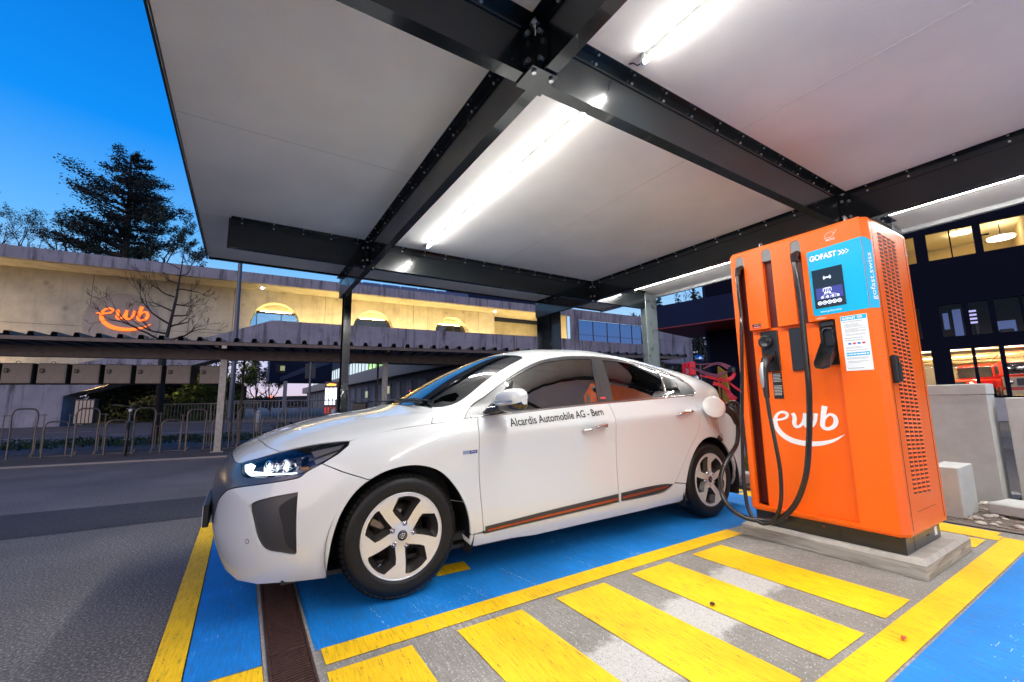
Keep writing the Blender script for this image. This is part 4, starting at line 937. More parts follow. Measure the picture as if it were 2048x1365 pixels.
# wheels
M_['rimface']=mat('machined_silver',(.60,.605,.61),.30,.45,coat=.5)
M_['rimdark']=mat('dark_grey_wheel_pocket',(.035,.032,.030),.38,.5)
M_['disc']=mat('brake_disc',(.20,.17,.14),.35,.9)
M_['tyre']=mat('tyre_rubber',(.004,.004,.0042),.48,spec=.35,bump=.05,bscale=200)
def wheel(hx,s,rot):
    # wheel-local: outer face towards -y*s ; build in plane (x,z), outward = o
    r=empty('wheel',(hx-2.1,0,.316),parent=None) if False else None
    o=-s
    W=bpy.data.objects.new('wheel',None); COL.objects.link(W); W.parent=car; W.location=(hx-2.1,-s*.885,.314)
    def T(x,z,d): return (x, d*s, z)         # d = depth inward from tyre outer face
    ax=Matrix(((1,0,0,0),(0,0,s,0),(0,1,0,0),(0,0,0,1)))      # lathe z -> depth inward
    b=MB()
    prof=[(.2155,.022),(.219,.010),(.224,.006),(.236,.003),(.250,.0035),(.262,.0015),(.275,.004),(.288,.010),(.294,.018),(.298,.028)]
    b.lathe(prof,ax,72)
    b.lathe([(.298,.028),(.302,.040),(.304,.06)],ax,72)
    b.lathe([(.304,.06),(.303,.062),(.303,.068),(.313,.07),(.314,.098),(.305,.10),(.305,.107),(.314,.109),(.313,.14),(.303,.142),(.303,.148),(.311,.15),(.304,.18),(.29,.196),(.24,.204),(.215,.19)],ax,72)
    # shoulder tread blocks
    nb=64
    for k in range(nb):
        a0=2*math.pi*(k+.0)/nb; a1=2*math.pi*(k+.84)/nb
        vs=[]
        for a in (a0,a1):
            for (rr,d) in ((.2985,.019),(.3085,.030),(.3135,.045),(.3150,.060)): vs.append(T(rr*math.cos(a+d*.6),rr*math.sin(a+d*.6),d-.001))
        b.add(vs,[(0,1,5,4),(1,2,6,5),(2,3,7,6)])
        lo=[T((rr-.007)*math.cos(a+d*.6),(rr-.007)*math.sin(a+d*.6),d+.002) for a in (a0,a1) for (rr,d) in ((.2985,.019),(.3085,.030),(.3135,.045),(.3150,.060))]
        b.add(vs+lo,[(0,1,9,8),(1,2,10,9),(2,3,11,10),(4,5,13,12),(5,6,14,13),(6,7,15,14),(0,4,12,8),(3,7,15,11)])
    b.build('tyre',M_['tyre'],W)
    # rim
    b=MB(); b.lathe([(.2155,.024),(.2185,.012),(.2140,.008),(.2090,.012)],ax,72); b.build('rim_lip',M_['rimface'],W)
    b=MB(); b.lathe([(.2090,.013),(.196,.05),(.183,.11),(.17,.125)],ax,60); b.lathe([(.05,.06),(.05,.12)],ax,30); b.build('rim_barrel',M_['rimdark'],W)
    outer=[(.2090*math.cos(2*math.pi*k/80),.2090*math.sin(2*math.pi*k/80)) for k in range(80)]
    def hole(k,sc=1.0,sh=0):
        base=R(90-72*k+rot)
        P=[]
        for (dg,rr) in ((-8,.935),(4,.945),(15,.945),(26,.935),(30.5,.905),(27,.62),(23,.37),(13,.225),(2,.28),(-21,.55),(-23,.68)):
            a=base-R(dg); P.append(Vector((rr*.2090*math.cos(a),rr*.2090*math.sin(a),0)))
        C=sum(P,Vector((0,0,0)))/len(P)
        if sc!=1:
            q=Vector((math.cos(base-R(4+sh)),math.sin(base-R(4+sh)),0))*.2090*.66; P=[q+(p-q)*sc*Vector((1,1,1)).x for p in P]
        return [(p.x,p.y) for p in crv(P,3,corners=(0,4,7,9,10),closed=True)]
    holes=[hole(k) for k in range(5)]
    vs,fs=cdt([outer]+holes,.022)
    dep=lambda x,y:(lambda r_: .012+.014*max(0,1-(r_/.2090)**2)**1.5*1.0 - .010*max(0,1-(r_/.06)**2))(math.hypot(x,y))
    b=MB(); b.add([T(x,y,dep(x,y)) for x,y in vs],fs,0,True); b.build('rim_face',M_['rimface'],W)
    b=MB()
    for k in range(5):
        h0=holes[k]; h1=hole(k,.60,2); h2=hole(k,.50,2)
        n_=len(h0); vs=[T(x,y,dep(x,y)) for x,y in h0]+[T(x,y,.052) for x,y in h1]+[T(x,y,.085) for x,y in h2]
        fs=[(i,(i+1)%n_,n_+(i+1)%n_,n_+i) for i in range(n_)]+[(n_+i,n_+(i+1)%n_,2*n_+(i+1)%n_,2*n_+i) for i in range(n_)]
        b.add(vs,fs)
    b.build('rim_pocket',M_['rimdark'],W)
    b=MB(); b.lathe([(.045,.118),(.145,.118),(.145,.128),(.045,.128)],ax,48); b.lathe([(0,.09),(.05,.09),(.055,.118)],ax,30); b.build('brake_disc',M_['disc'],W)
    b=MB(); a=R(150); b.bbox(-.05,.05,-.03,.03,-.02,.03,.01,M=Matrix.Translation(T(.13*math.cos(a),.13*math.sin(a),.10))@Matrix.Rotation(-a,4,'Y')); b.build('brake_caliper',M_['disc'],W)
    for k in range(5):
        a=R(90-72*k+rot-12); c=T(.060*math.cos(a),.060*math.sin(a),.017)
        Mx=Matrix.Translation(c)@ax
        b=MB(); b.lathe([(0,-.006),(.006,-.005),(.0085,.0),(.0085,.012)],Mx,6); b.lathe([(.0105,-.001),(.0135,.000),(.0135,.03)],Mx,16); b.build('wheel_nut',M_['chrome'],W)
    b=MB(); b.lathe([(0,.001),(.018,.002),(.0255,.0045),(.027,.012)],Matrix.Translation(T(0,0,.009))@ax,28); hc=b.build('hub_cap',M_['gloss_black'],W)
    # emblem: oval ring with slanted bars
    b=MB(); ring=[T(.0175*math.cos(t),.0115*math.sin(t)+.0,.0085) for t in [2*math.pi*k/28 for k in range(29)]]
    b.tube(ring,.0014,6,caps=False)
    for xo in (-.006,.006): b.tube([T(xo-.004,-.008,.0085),T(xo-.001,0,.0083),T(xo+.004,.008,.0085)],.0019,6)
    b.tube([T(-.006,-.001,.0083),T(.006,.001,.0083)],.0018,6); b.build('emblem',M_['satin'],hc)
    b=MB(); a=R(228); b.cyl(T(.182*math.cos(a),.182*math.sin(a),.03),T(.16*math.cos(a),.16*math.sin(a),.018),.004,8); b.build('valve',M_['chrome'],W)
for hx in (.75,3.43):
    for s in (1,-1): wheel(hx,s,0 if hx<2 else 36)
# simple cabin
M_['cabin']=mat('cabin_cloth',(.035,.034,.036),.8)
M_['dash']=mat('dashboard',(.03,.03,.032),.6)
b=MB()
for x in (1.75,2.6):
    for y in (-.36,.36):
        b.bbox(x-2.1-.1,x-2.1+.38,y-.24,y+.24,.42,.60,.04); b.bbox(-.07,.07,-.24,.24,0,.60,.05,M=Matrix.Translation((x-2.1+.42,y,.55))@Matrix.Rotation(R(18),4,'Y')); b.bbox(-.05,.05,-.12,.12,.63,.82,.03,M=Matrix.Translation((x-2.1+.42,y,.55))@Matrix.Rotation(R(14),4,'Y'))
b.build('seats',M_['cabin'],car)
b=MB(); b.bbox(1.1-2.1,1.42-2.1,-.70,.70,.72,.95,.05); b.build('dashboard',M_['dash'],car)
b=MB(); b.lathe([(.185+.014*math.cos(t),.014*math.sin(t)) for t in [2*math.pi*k/8 for k in range(9)]],Matrix.Translation((1.55-2.1,-.36,.90))@Matrix.Rotation(R(-62),4,'Y'),28); b.build('steering_wheel',M_['plastic'],car)
b=MB(); b.bbox(1.02-2.1,3.3-2.1,-.78,.78,.20,.25,.01); b.build('cabin_floor',M_['cabin'],car)
# ------------------------------------------------------------------ concrete plinth and rapid charger
M_['cast_conc']=mat('cast_concrete',(.36,.33,.285),.85,var=.22,vscale=9,bump=.35,bscale=70)
def woodgrain():
    m=mat('board_marked_concrete',(.30,.265,.215),.85); N,L,b=nodes(m)
    t=N.new('ShaderNodeTexCoord'); mp=N.new('ShaderNodeMapping'); mp.inputs['Scale'].default_value=(2.2,2.2,26); L.new(t.outputs['Object'],mp.inputs[0])
    n=N.new('ShaderNodeTexNoise'); n.inputs['Scale'].default_value=1.6; n.inputs['Detail'].default_value=5; n.inputs['Distortion'].default_value=1.2; L.new(mp.outputs[0],n.inputs['Vector'])
    cr=N.new('ShaderNodeValToRGB'); e=cr.color_ramp.elements; e[0].position=.3; e[0].color=(.21,.18,.14,1); e[1].position=.68; e[1].color=(.40,.365,.31,1); L.new(n.outputs['Fac'],cr.inputs[0]); L.new(cr.outputs[0],b.inputs['Base Color'])
    bp=N.new('ShaderNodeBump'); bp.inputs['Strength'].default_value=.5; bp.inputs['Distance'].default_value=.006; L.new(n.outputs['Fac'],bp.inputs['Height']); L.new(bp.outputs[0],b.inputs['Normal'])
    return m
M_['boardmark']=woodgrain()
b=MB(); px0,px1,py0,py1=3.205,4.06,.896,1.915; ins=.022
ring=lambda i,z:[(px0+i,py0+i,z),(px1-i,py0+i,z),(px1-i,py1-i,z),(px0+i,py1-i,z)]
vs=ring(0,0)+ring(0,.074)+ring(ins,.094); b.add(vs,[(k,(k+1)%4,4+(k+1)%4,4+k) for k in range(4)],1)
b.add(vs,[(4+k,4+(k+1)%4,8+(k+1)%4,8+k) for k in range(4)],0); b.add(vs[8:],[(0,1,2,3)],0)
b.v=[(x-3.63,y-1.4,z) for x,y,z in b.v]
pli=b.build('concrete_plinth',[M_['cast_conc'],M_['boardmark']],label='low concrete plinth with wood grained sides under the orange charger',cat='plinth'); pli.location=(3.63,1.4,0)

M_['orange']=mat('orange_textured_lacquer',(.95,.135,.003),.28,spec=.4,coat=.12,crough=.14,bump=.28,bscale=170)
M_['orange_red']=M_['orange']
M_['darkslot']=mat('dark_red_groove',(.10,.012,.008),.35,bump=.2,bscale=170)
M_['cyan']=mat('cyan_panel',(.0,.42,.70),.22,coat=.7,crough=.12,bump=.22,bscale=170)
M_['capgrey']=mat('grey_hose_cap',(.22,.225,.23),.55,bump=.4,bscale=160)
M_['screen']=mat('black_screen',(.008,.008,.01),.06,coat=1)
M_['display']=mat('lit_display',(.01,.01,.04),.2,emit=(.05,.06,.28),estr=.6)
M_['glyph']=mat('lit_glyph',(.8,.8,.9),.4,emit=(.85,.9,1),estr=.8)
M_['paper']=mat('white_notice',(.78,.80,.80),.3,coat=.4)
M_['ink']=mat('grey_ink',(.12,.12,.13),.6)
M_['gasket']=mat('black_base_steel',(.02,.021,.022),.3,.2,coat=.3,bump=.15,bscale=60)
CX,CY=3.58,1.40
chg=empty('charging_station',(CX,CY,.095),label='tall orange rapid charger with cyan screen panel and hanging black cables',cat='charger')
class QB(MB):
    def build(s,name,m,parent=None,**k):
        s.v=[(x-CX,y-CY,z-.095) for x,y,z in s.v]; return MB.build(s,name,m,parent or chg,**k)
FX=3.226
# plan outline with a bevelled front right corner
plan=[(FX,.992),(3.268,.957)]+[(3.93-.02+.02*math.sin(R(a)),.957+.02-.02*math.cos(R(a))) for a in (0,30,60,90)]+[(3.93-.02+.02*math.cos(R(a)),1.852-.02+.02*math.sin(R(a))) for a in (0,30,60,90)]+[(3.262,1.852)]+[(FX+.03-.03*math.sin(R(a)),1.852-.03+.03*math.cos(R(a))) for a in (0,30,60,90)]
n_=len(plan); b=QB()
cxp,cyp=3.58,1.40
def rg(k,z): return [(cxp+(x-cxp)*(1-k/.35),cyp+(y-cyp)*(1-k/.44),z) for x,y in plan]
rings=[rg(.02,.19),rg(.006,.197),rg(0,.212),rg(0,2.105),rg(.006,2.122),rg(.022,2.133)]
vs=sum(rings,[]); 
for r_ in range(5):
    for k in range(n_):
        k2=(k+1)%n_
        if k==n_-1: continue                      # open front
        b.add([vs[r_*n_+k],vs[r_*n_+k2],vs[(r_+1)*n_+k2],vs[(r_+1)*n_+k]],[(0,1,2,3)])
b.add(rings[-1],[tuple(range(n_))]); b.add(rings[0],[tuple(range(n_))[::-1]])
# front skin with comb-shaped opening
r_=.031
def arc(yc,zc,rad,a0,a1,n=7): return [(yc+rad*math.cos(R(a0+(a1-a0)*i/n)),zc+rad*math.sin(R(a0+(a1-a0)*i/n))) for i in range(n+1)]
hole=[(1.797,.235)]+[(1.797,2.035)]+arc(1.766,2.062,.031,0,180)+[(1.735,2.035),(1.733,1.503),(1.598,1.503)]+arc(1.5645,2.062,.033,0,180)+[(1.531,1.503),(1.400,1.503)]+arc(1.3675,2.062,.0325,0,180)+[(1.335,1.503),(1.183,1.503),(1.183,.225),(1.735,.225)]
outer=[(.992,.212),(1.822,.212),(1.822,2.105),(.992,2.105)]
vs2,fs2=cdt([outer,hole]); b.add([(FX,y,z) for y,z in vs2],fs2)
b.prism([(FX+.0,y,z) for y,z in hole],(.036,0,0)) if False else None
h=len(hole); b.add([(FX,y,z) for y,z in hole]+[(FX+.036,y,z) for y,z in hole],[(i,(i+1)%h,h+(i+1)%h,h+i) for i in range(h)])
# soft top and bottom of the front
for (za,zb,xa,xb) in ((.197,.212,FX+.004,FX),(.19,.197,FX+.018,FX+.004),(2.105,2.122,FX,FX+.004),(2.122,2.133,FX+.004,FX+.018)):
    b.add([(xa,.992,za),(xa,1.822,za),(xb,1.822,zb),(xb,.992,zb)],[(0,1,2,3)])
# recessed back plane, with a sloped step under the three hose covers
b.add([(FX+.036,1.183,.225),(FX+.036,1.735,.225),(FX+.036,1.735,1.503),(FX+.036,1.183,1.503)],[(0,1,2,3)])
b.build('cabinet',M_['orange'])
b=QB()
for (ya,yb,za) in ((1.735,1.797,.235),(1.531,1.598,1.503),(1.335,1.400,1.503)):
    b.add([(FX+.036,ya,za),(FX+.036,yb,za),(FX+.036,yb,2.09),(FX+.036,ya,2.09)],[(0,1,2,3)]) if ya<1.7 else b.add([(FX+.075,ya,za),(FX+.075,yb,za),(FX+.075,yb,2.09),(FX+.075,ya,2.09)],[(0,1,2,3)])
for y in (1.7352,1.7968): b.add([(FX+.030,y,.235),(FX+.075,y,.235),(FX+.075,y,2.09),(FX+.030,y,2.09)],[(0,1,2,3)])
b.build('hose_groove',M_['darkslot'])
for yc,hw in ((1.766,.030),(1.5645,.032),(1.3675,.0315)):
    b=QB(); P=[(yc-hw,2.005)]+[(yc-hw,2.062)]+arc(yc,2.062,hw,180,0)+[(yc+hw,2.005)]
    b.prism([(FX+.004,y,z) for y,z in P],(.06,0,0)); b.build('hose_cap',M_['capgrey'])
# black base
b=QB(); b.bbox(FX+.03,3.86,.985,1.83,.094,.192,.004); 
b.build('base',M_['gasket'])
b=QB(); b.box(FX+.028,FX+.0305,1.30,1.302,.10,.188)
for k in range(6): b.prism([(FX+.0285,1.345-k*.014,.126),(FX+.0285,1.337-k*.014,.126),(FX+.0285,1.333-k*.014,.138),(FX+.0285,1.341-k*.014,.138)],(.001,0,0))
b.box(3.385,3.387,.9835,.986,.10,.188); 
for k in range(4): b.box(3.60+k*.012,3.607+k*.012,.983,.9855,.145,.150)
b.build('base_seam',M_['black'])
b=QB(); b.lathe([(0,-.004),(.006,-.002),(.007,0)],Matrix.Translation((FX+.029,1.62,.168))@Matrix.Rotation(R(90),4,'Y'),10); b.lathe([(0,-.004),(.006,-.002),(.007,0)],Matrix.Translation((FX+.029,1.395,.165))@Matrix.Rotation(R(90),4,'Y'),10); b.build('brass_screw',M_['copper'])
b=QB(); b.box(3.745,3.79,.982,.9845,.125,.175); b.build('base_label',M_['paper'])
# lifting eyes on top
for (x,y) in ((3.30,1.63),(3.30,1.08),(3.84,1.63),(3.84,1.08)):
    b=QB(); b.lathe([(.022+.006*math.cos(t),.006*math.sin(t)) for t in [2*math.pi*k/8 for k in range(9)]],Matrix.Translation((x,y,2.15))@Matrix.Rotation(R(90),4,'Y')@Matrix.Rotation(R(90),4,'X'),18); b.cyl((x,y,2.13),(x,y,2.137),.018,12); b.build('lifting_eye',M_['bolt'])
# side door: seams, louvres, handle
b=QB(); b.box(3.300,3.3025,.9555,.958,.23,2.09); b.box(3.868,3.8705,.9555,.958,.23,2.09)
for k in range(10): b.box(3.42+k*.032,3.44+k*.032,.9555,.958,.318,.3205)
b.build('door_seam',M_['black'])
b=QB(); bl=QB(); rows=64
for c in range(4):
    for r0 in range(rows):
        z=.43+r0*(2.035-.43)/(rows-1)-.004*c; x0=3.392+c*.078+.010*0; x1=x0+.056
        b.add([(x0,.9566,z-.009),(x1,.9566,z-.009),(x1,.9566,z+.004),(x0,.9566,z+.004)],[(0,1,2,3)])
        v=[(x0-.002,.9570,z+.011),(x1+.002,.9570,z+.011),(x1,.9500,z+.004),(x0,.9500,z+.004),(x0-.002,.9570,z+.003),(x1+.002,.9570,z+.003)]
        bl.add(v,[(0,1,2,3),(0,3,4),(1,5,2),(3,2,5,4)])
b.build('vent_slots',M_['black'],recalc=False); bl.build('vent_louvres',M_['orange'],recalc=False)
b=QB(); b.bbox(3.305,3.355,.925,.957,1.075,1.245,.008); b.bbox(3.318,3.345,.915,.93,1.085,1.20,.006); b.build('door_handle',M_['plastic'])
# cyan panel, wrapping the bevel
fx=FX-.002
b=QB(); P=[(1.300,1.535+.012),(1.300,1.965)]+[(1.288-.0+.012*math.cos(R(a)),1.970+.012*math.sin(R(a))) for a in (0,45,90)]+[(.993,1.995),(.993,1.535),(1.288,1.535)]
b.poly([(fx,y,z) for y,z in P])
e=Vector((3.268-FX,.957-.992,0)); nrm=Vector((-.64,-.77,0))*.002
b.poly([Vector((FX,.992,1.535))+nrm,Vector((FX,.992,1.535))+e+nrm,Vector((FX,.992,1.960))+e+nrm,Vector((FX,.992,1.985))+e*.6+nrm,Vector((FX,.992,1.995))+nrm])
cyan=b.build('cyan_panel',M_['cyan'],recalc=False)
ex=(0,-1,0); ez=(0,0,1)
def on_front(name,body,y,z,size,m,width=None,x=FX-.004,par=None,**k):
    b=QB(); put_text(b,body,(x,y,z),ex,ez,size,width,**k); return b.build(name,m,par,recalc=False)
on_front('maker_lettering','GOFAST',1.287,1.912,.050,M_['white'],.158,par=None,bold=.0016)
b=QB()
for k in range(3):
    y=1.122-k*.020; w=.010-.002*k
    P=[(y,1.942),(y-w,1.942),(y-w-.017,1.926),(y-w,1.910),(y,1.910),(y-.017,1.926)]
    vs_,fs_=cdt([P]); b.add([(FX-.004,p,q) for p,q in vs_],fs_)
b.build('arrow_mark',M_['white'],recalc=False)
on_front('web_lettering','www.gofast.swiss',1.255,1.553,.018,M_['white'],.118)
b=QB(); put_text(b,'gofast.swiss',Vector((FX,.992,1.585))+e*.75+nrm*2,(0,0,1),Vector((-e.x,-e.y,0)).normalized(),.036,.30); b.build('side_lettering',M_['white'],recalc=False)
# screen
b=QB(); b.box(FX-.0045,FX-.001,1.108,1.282,1.583,1.846); scr=b.build('screen',M_['screen'])
sx0=FX-.0055
b=QB(); b.add([(sx0,1.268,1.640),(sx0,1.117,1.640),(sx0,1.117,1.717),(sx0,1.268,1.717)],[(0,1,2,3)]); b.build('display',M_['display'],scr,recalc=False)
b=QB(); x_=FX-.0062
def stroke(bb,pts,w,x): 
    for i in range(len(pts)-1):
        a=Vector((pts[i][0],pts[i][1])); c=Vector((pts[i+1][0],pts[i+1][1])); d=(c-a); 
        if d.length<1e-6: continue
        n=Vector((-d.y,d.x)).normalized()*w/2; xx=x-.00012*(i%2)
        bb.add([(xx,a.x+n.x,a.y+n.y),(xx,c.x+n.x,c.y+n.y),(xx,c.x-n.x,c.y-n.y),(xx,a.x-n.x,a.y-n.y)],[(0,1,2,3)])
stroke(b,[(1.226,1.690),(1.226,1.706),(1.218,1.712),(1.186,1.712),(1.180,1.706),(1.180,1.690)],.0022,x_)
for y in (1.213,1.203,1.193): stroke(b,[(y,1.712),(y,1.688)],.0018,x_)
for y in (1.216,1.203,1.190): b.add([(x_,y+.004,1.676),(x_,y-.004,1.676),(x_,y-.004,1.686),(x_,y+.004,1.686)],[(0,1,2,3)])
for y0,y1 in ((1.216,1.232),(1.208,1.206),(1.196,1.176),(1.190,1.150)): stroke(b,[(y0,1.674),(y1,1.662)],.0012,x_)
for k,y in enumerate((1.235,1.205,1.175,1.146)):
    b.add([(x_,y+.008,1.652),(x_,y-.008,1.652),(x_,y-.006,1.657),(x_,y,1.660),(x_,y+.006,1.657)],[(0,1,2,3,4)]); stroke(b,[(y+.008,1.646),(y-.008,1.646)],.002,x_)
    if k: stroke(b,[(y+.0145,1.643),(y+.0145,1.662)],.0008,x_)
for k in range(5):
    yc=1.252-k*.0275; stroke(b,[(yc+.0115*math.cos(t),1.616+.0115*math.sin(t)) for t in [2*math.pi*i/18 for i in range(19)]],.002,x_)
    for dz in (-.004,0,.004): stroke(b,[(yc+.006,1.616+dz),(yc-.006,1.616+dz)],.0015,x_)
for s in (-1,1):
    for rr in (.009,.015,.021): stroke(b,[(1.196+s*rr*math.cos(R(a)),1.782+rr*.9*math.sin(R(a))) for a in (-40,-20,0,20,40)],.002,x_)
b.add([(x_,1.196+.004*math.cos(t),1.782+.004*math.sin(t)) for t in [2*math.pi*i/10 for i in range(10)]],[tuple(range(10))])
b.build('screen_symbols',M_['glyph'],scr,recalc=False)
# animal outline emblem with word, front and side
def emblem(org,ex_,name):
    b=QB(); org=Vector(org); ex_=Vector(ex_)
    pts=[(0,.0),(.002,.016),(.012,.030),(.028,.036),(.042,.037),(.052,.030),(.055,.022),(.061,.024),(.063,.034),(.070,.040),(.074,.041)]
    pts2=[(0,.0),(.006,-.001),(.009,.004),(.014,.002),(.028,.003),(.031,-.001),(.036,.000),(.038,.006),(.046,.007),(.050,.014),(.055,.022)]
    for L in (pts,pts2):
        P=[org+ex_*p[0]+Vector((0,0,p[1])) for p in crv([(a,c,0) for a,c in L],3)]
        nr=Vector((0,0,1)).cross(ex_)
        for i in range(len(P)-1):
            d=(P[i+1]-P[i]).normalized(); n=d.cross(nr).normalized()*.0011; o_=nr*.00015*(i%2)
            b.add([P[i]+n+o_,P[i+1]+n+o_,P[i+1]-n+o_,P[i]-n+o_],[(0,1,2,3)])
    put_text(b,'MOVE',org+ex_*.006+Vector((0,0,-.019)),ex_,(0,0,1),.019,.050,bold=.0004)
    b.build(name,M_['white'],recalc=False)
emblem((FX-.002,1.185,2.042),(0,-1,0),'animal_emblem'); 
emblem((3.875,.955,1.98),(1,0,0),'animal_emblem') if False else emblem((3.872,.9545,1.985),(.7,0,0),'animal_emblem')
# notice sheet
b=QB(); b.box(FX-.003,FX-.0005,1.0135,1.153,1.158,1.507); nt_=b.build('notice_sheet',M_['paper'])
b=QB(); b.add([(FX-.0036,1.150,1.478),(FX-.0036,1.0165,1.478),(FX-.0036,1.0165,1.504),(FX-.0036,1.150,1.504)],[(0,1,2,3)]); b.add([(FX-.0036,1.142,1.250),(FX-.0036,1.022,1.250),(FX-.0036,1.022,1.272),(FX-.0036,1.142,1.272)],[(0,1,2,3)]); b.build('notice_band',M_['cyan'],nt_,recalc=False)
on_front('notice_title','GOFAST',1.144,1.483,.020,M_['white'],.072,x=FX-.0042,par=nt_,bold=.0007)
b=QB()
for k in range(3):
    y=1.066-k*.009; P=[(y,1.499),(y-.0045,1.499),(y-.012,1.4915),(y-.0045,1.484),(y,1.484),(y-.0075,1.4915)]; vs_,fs_=cdt([P]); b.add([(FX-.0042,p,q) for p,q in vs_],fs_)
random.seed(4)
y=1.139
while y>1.026: 
    w=random.choice([.003,.006,.007]); b.add([(FX-.0042,y,1.257),(FX-.0042,y-w,1.257),(FX-.0042,y-w,1.265),(FX-.0042,y,1.265)],[(0,1,2,3)]); y-=w+random.choice([.001,.001,.004])
b.build('notice_marks',M_['white'],nt_,recalc=False)
b=QB(); z=1.466
for (n,ind,gap_) in ((1,0,0),(4,.006,.008),(4,.006,.006),(2,.006,.008),(1,0,.012),(1,0,.008),(2,0,.036),(1,0,.008),(2,0,.040),(2,.004,.010),(1,0,.030)):
    z-=gap_
    for _ in range(n):
        y=1.141-ind; end=1.026+random.uniform(0,.05)
        if z<1.17: break
        while y>end:
            w=random.uniform(.004,.014); hh=.0017 if n>1 else .0026; b.add([(FX-.0036,y,z),(FX-.0036,y-w,z),(FX-.0036,y-w,z+hh),(FX-.0036,y,z+hh)],[(0,1,2,3)]); y-=w+.0016
        z-=.0064
b.build('notice_text',M_['ink'],nt_,recalc=False)
M_['icon_r']=mat('red_icon',(.6,.03,.01),.5); M_['icon_b']=mat('blue_icon',(.0,.12,.55),.5)
b=QB()
for k,(y,mi_) in enumerate(((1.118,1),(1.094,0),(1.070,1),(1.046,0))): b.add([(FX-.0036,y+.008,1.322),(FX-.0036,y-.008,1.322),(FX-.0036,y-.008,1.333),(FX-.0036,y+.008,1.333)],[(0,1,2,3)],mi_)
b.build('payment_icons',[M_['icon_r'],M_['icon_b']],nt_,recalc=False)
# small stickers
M_['sticker_o']=mat('orange_sticker',(.9,.25,.1),.4)
for (y,z,m1) in ((1.712,1.538,'black'),(1.712,1.520,'icon_r'),(1.290,1.517,'sticker_o')):
    b=QB(); b.box(FX-.0015,FX+.0005,y-.062,y,z-.008,z+.008); s_=b.build('sticker',M_[m1]); on_front('sticker_text','200-500 V',y-.012,z-.004,.011,M_['white'],.045,x=FX-.0022,par=s_)
# holster 1 with round cover and a docked plug
b=QB(); b.bbox(FX+.022,FX+.05,1.556,1.676,1.186,1.484,.005); b.box(FX+.012,FX+.022,1.575,1.655,1.21,1.33); h1=b.build('plug_holster',M_['plastic'])
b=QB(); Mx=Matrix.Translation((FX+.022,1.635,1.407))@Matrix.Rotation(R(-90),4,'Y'); b.lathe([(.047,0),(.047,.022),(.043,.027),(.030,.027),(.028,.024),(0,.024)],Mx,32); b.box(FX-.012,FX-.003,1.60,1.628,1.40,1.413); b.build('socket_cover',M_['gasket'],h1)
M_['silver']=mat('silver_grip',(.45,.45,.46),.35,.7)
b=QB(); b.tube([(FX+.02,1.615,1.285),(3.20,1.612,1.29),(3.165,1.612,1.265),(3.145,1.613,1.21)],[.030,.033,.031,.026],14,flat=.9); b.tube([(3.145,1.613,1.215),(3.137,1.614,1.13),(3.133,1.611,1.06),(3.13,1.608,1.0)],[.024,.023,.020,.017],14); pg=b.build('docked_plug',M_['plastic'])
b=QB(); b.tube([(3.136,1.622,1.245),(3.118,1.622,1.19),(3.114,1.621,1.12),(3.118,1.618,1.07)],[.010,.016,.015,.008],10,flat=.8); b.build('plug_grip',M_['silver'],pg)
# holster 2 cover plate
b=QB(); b.bbox(FX+.020,FX+.05,1.376,1.477,1.182,1.480,.005); b.build('plug_holster',M_['gasket'])
# holster 3 with twin socket and flap
b=QB(); P=[(1.287,1.495),(1.187,1.495),(1.187,1.205),(1.287,1.205)]; b.box(FX+.026,FX+.05,1.185,1.287,1.205,1.497); h3=b.build('plug_holster',M_['plastic'])
b=QB(); b.bbox(FX+.004,FX+.028,1.195,1.280,1.455,1.492,.008); 
o=crv([(1.273,1.42,0),(1.262,1.445,0),(1.238,1.451,0),(1.214,1.445,0),(1.203,1.42,0),(1.208,1.395,0),(1.203,1.37,0),(1.210,1.335,0),(1.238,1.328,0),(1.266,1.335,0),(1.273,1.37,0),(1.268,1.395,0)],3,closed=True)
o1=[(p.x,p.y) for p in o]; i1=[(1.238+(p.x-1.238)*.84,1.39+(p.y-1.39)*.90) for p in o]; k=len(o1)
b.add([(FX+.012,y,z) for y,z in o1]+[(FX+.010,y,z) for y,z in i1]+[(FX+.027,y,z) for y,z in o1],[(i,(i+1)%k,k+(i+1)%k,k+i) for i in range(k)]+[(i,(i+1)%k,2*k+(i+1)%k,2*k+i) for i in range(k)]); b.build('twin_socket',M_['gasket'],h3)
b=QB(); fl=[Vector((FX+.02,1.283,1.285)),Vector((FX+.02,1.200,1.285)),Vector((FX-.105,1.203,1.195)),Vector((FX-.125,1.24,1.185)),Vector((FX-.11,1.283,1.195))]
b.prism(fl,(.004,0,-.012)); b.prism([fl[0],fl[4],fl[4]+Vector((0,0,.03)),fl[0]+Vector((0,0,.075))],(0,.004,0)); b.prism([fl[1],fl[2],fl[2]+Vector((0,0,.03)),fl[1]+Vector((0,0,.075))],(0,-.004,0)); b.build('holster_flap',M_['plastic'],h3)
# black instruction plate
b=QB(); b.box(FX+.0335,FX+.0365,1.558,1.622,.990,1.180); bp_=b.build('instruction_plate',M_['black'])
b=QB(); z=1.165; random.seed(9)
for blk in (6,7):
    for i in range(blk):
        y=1.617; 
        while y>1.566-random.uniform(-.01,.004): w=random.uniform(.003,.010); b.add([(FX+.033,y,z),(FX+.033,y-w,z),(FX+.033,y-w,z+.0032),(FX+.033,y,z+.0032)],[(0,1,2,3)]); y-=w+.0015
        z-=.0105
    z-=.022
b.build('plate_text',M_['white'],bp_,recalc=False)

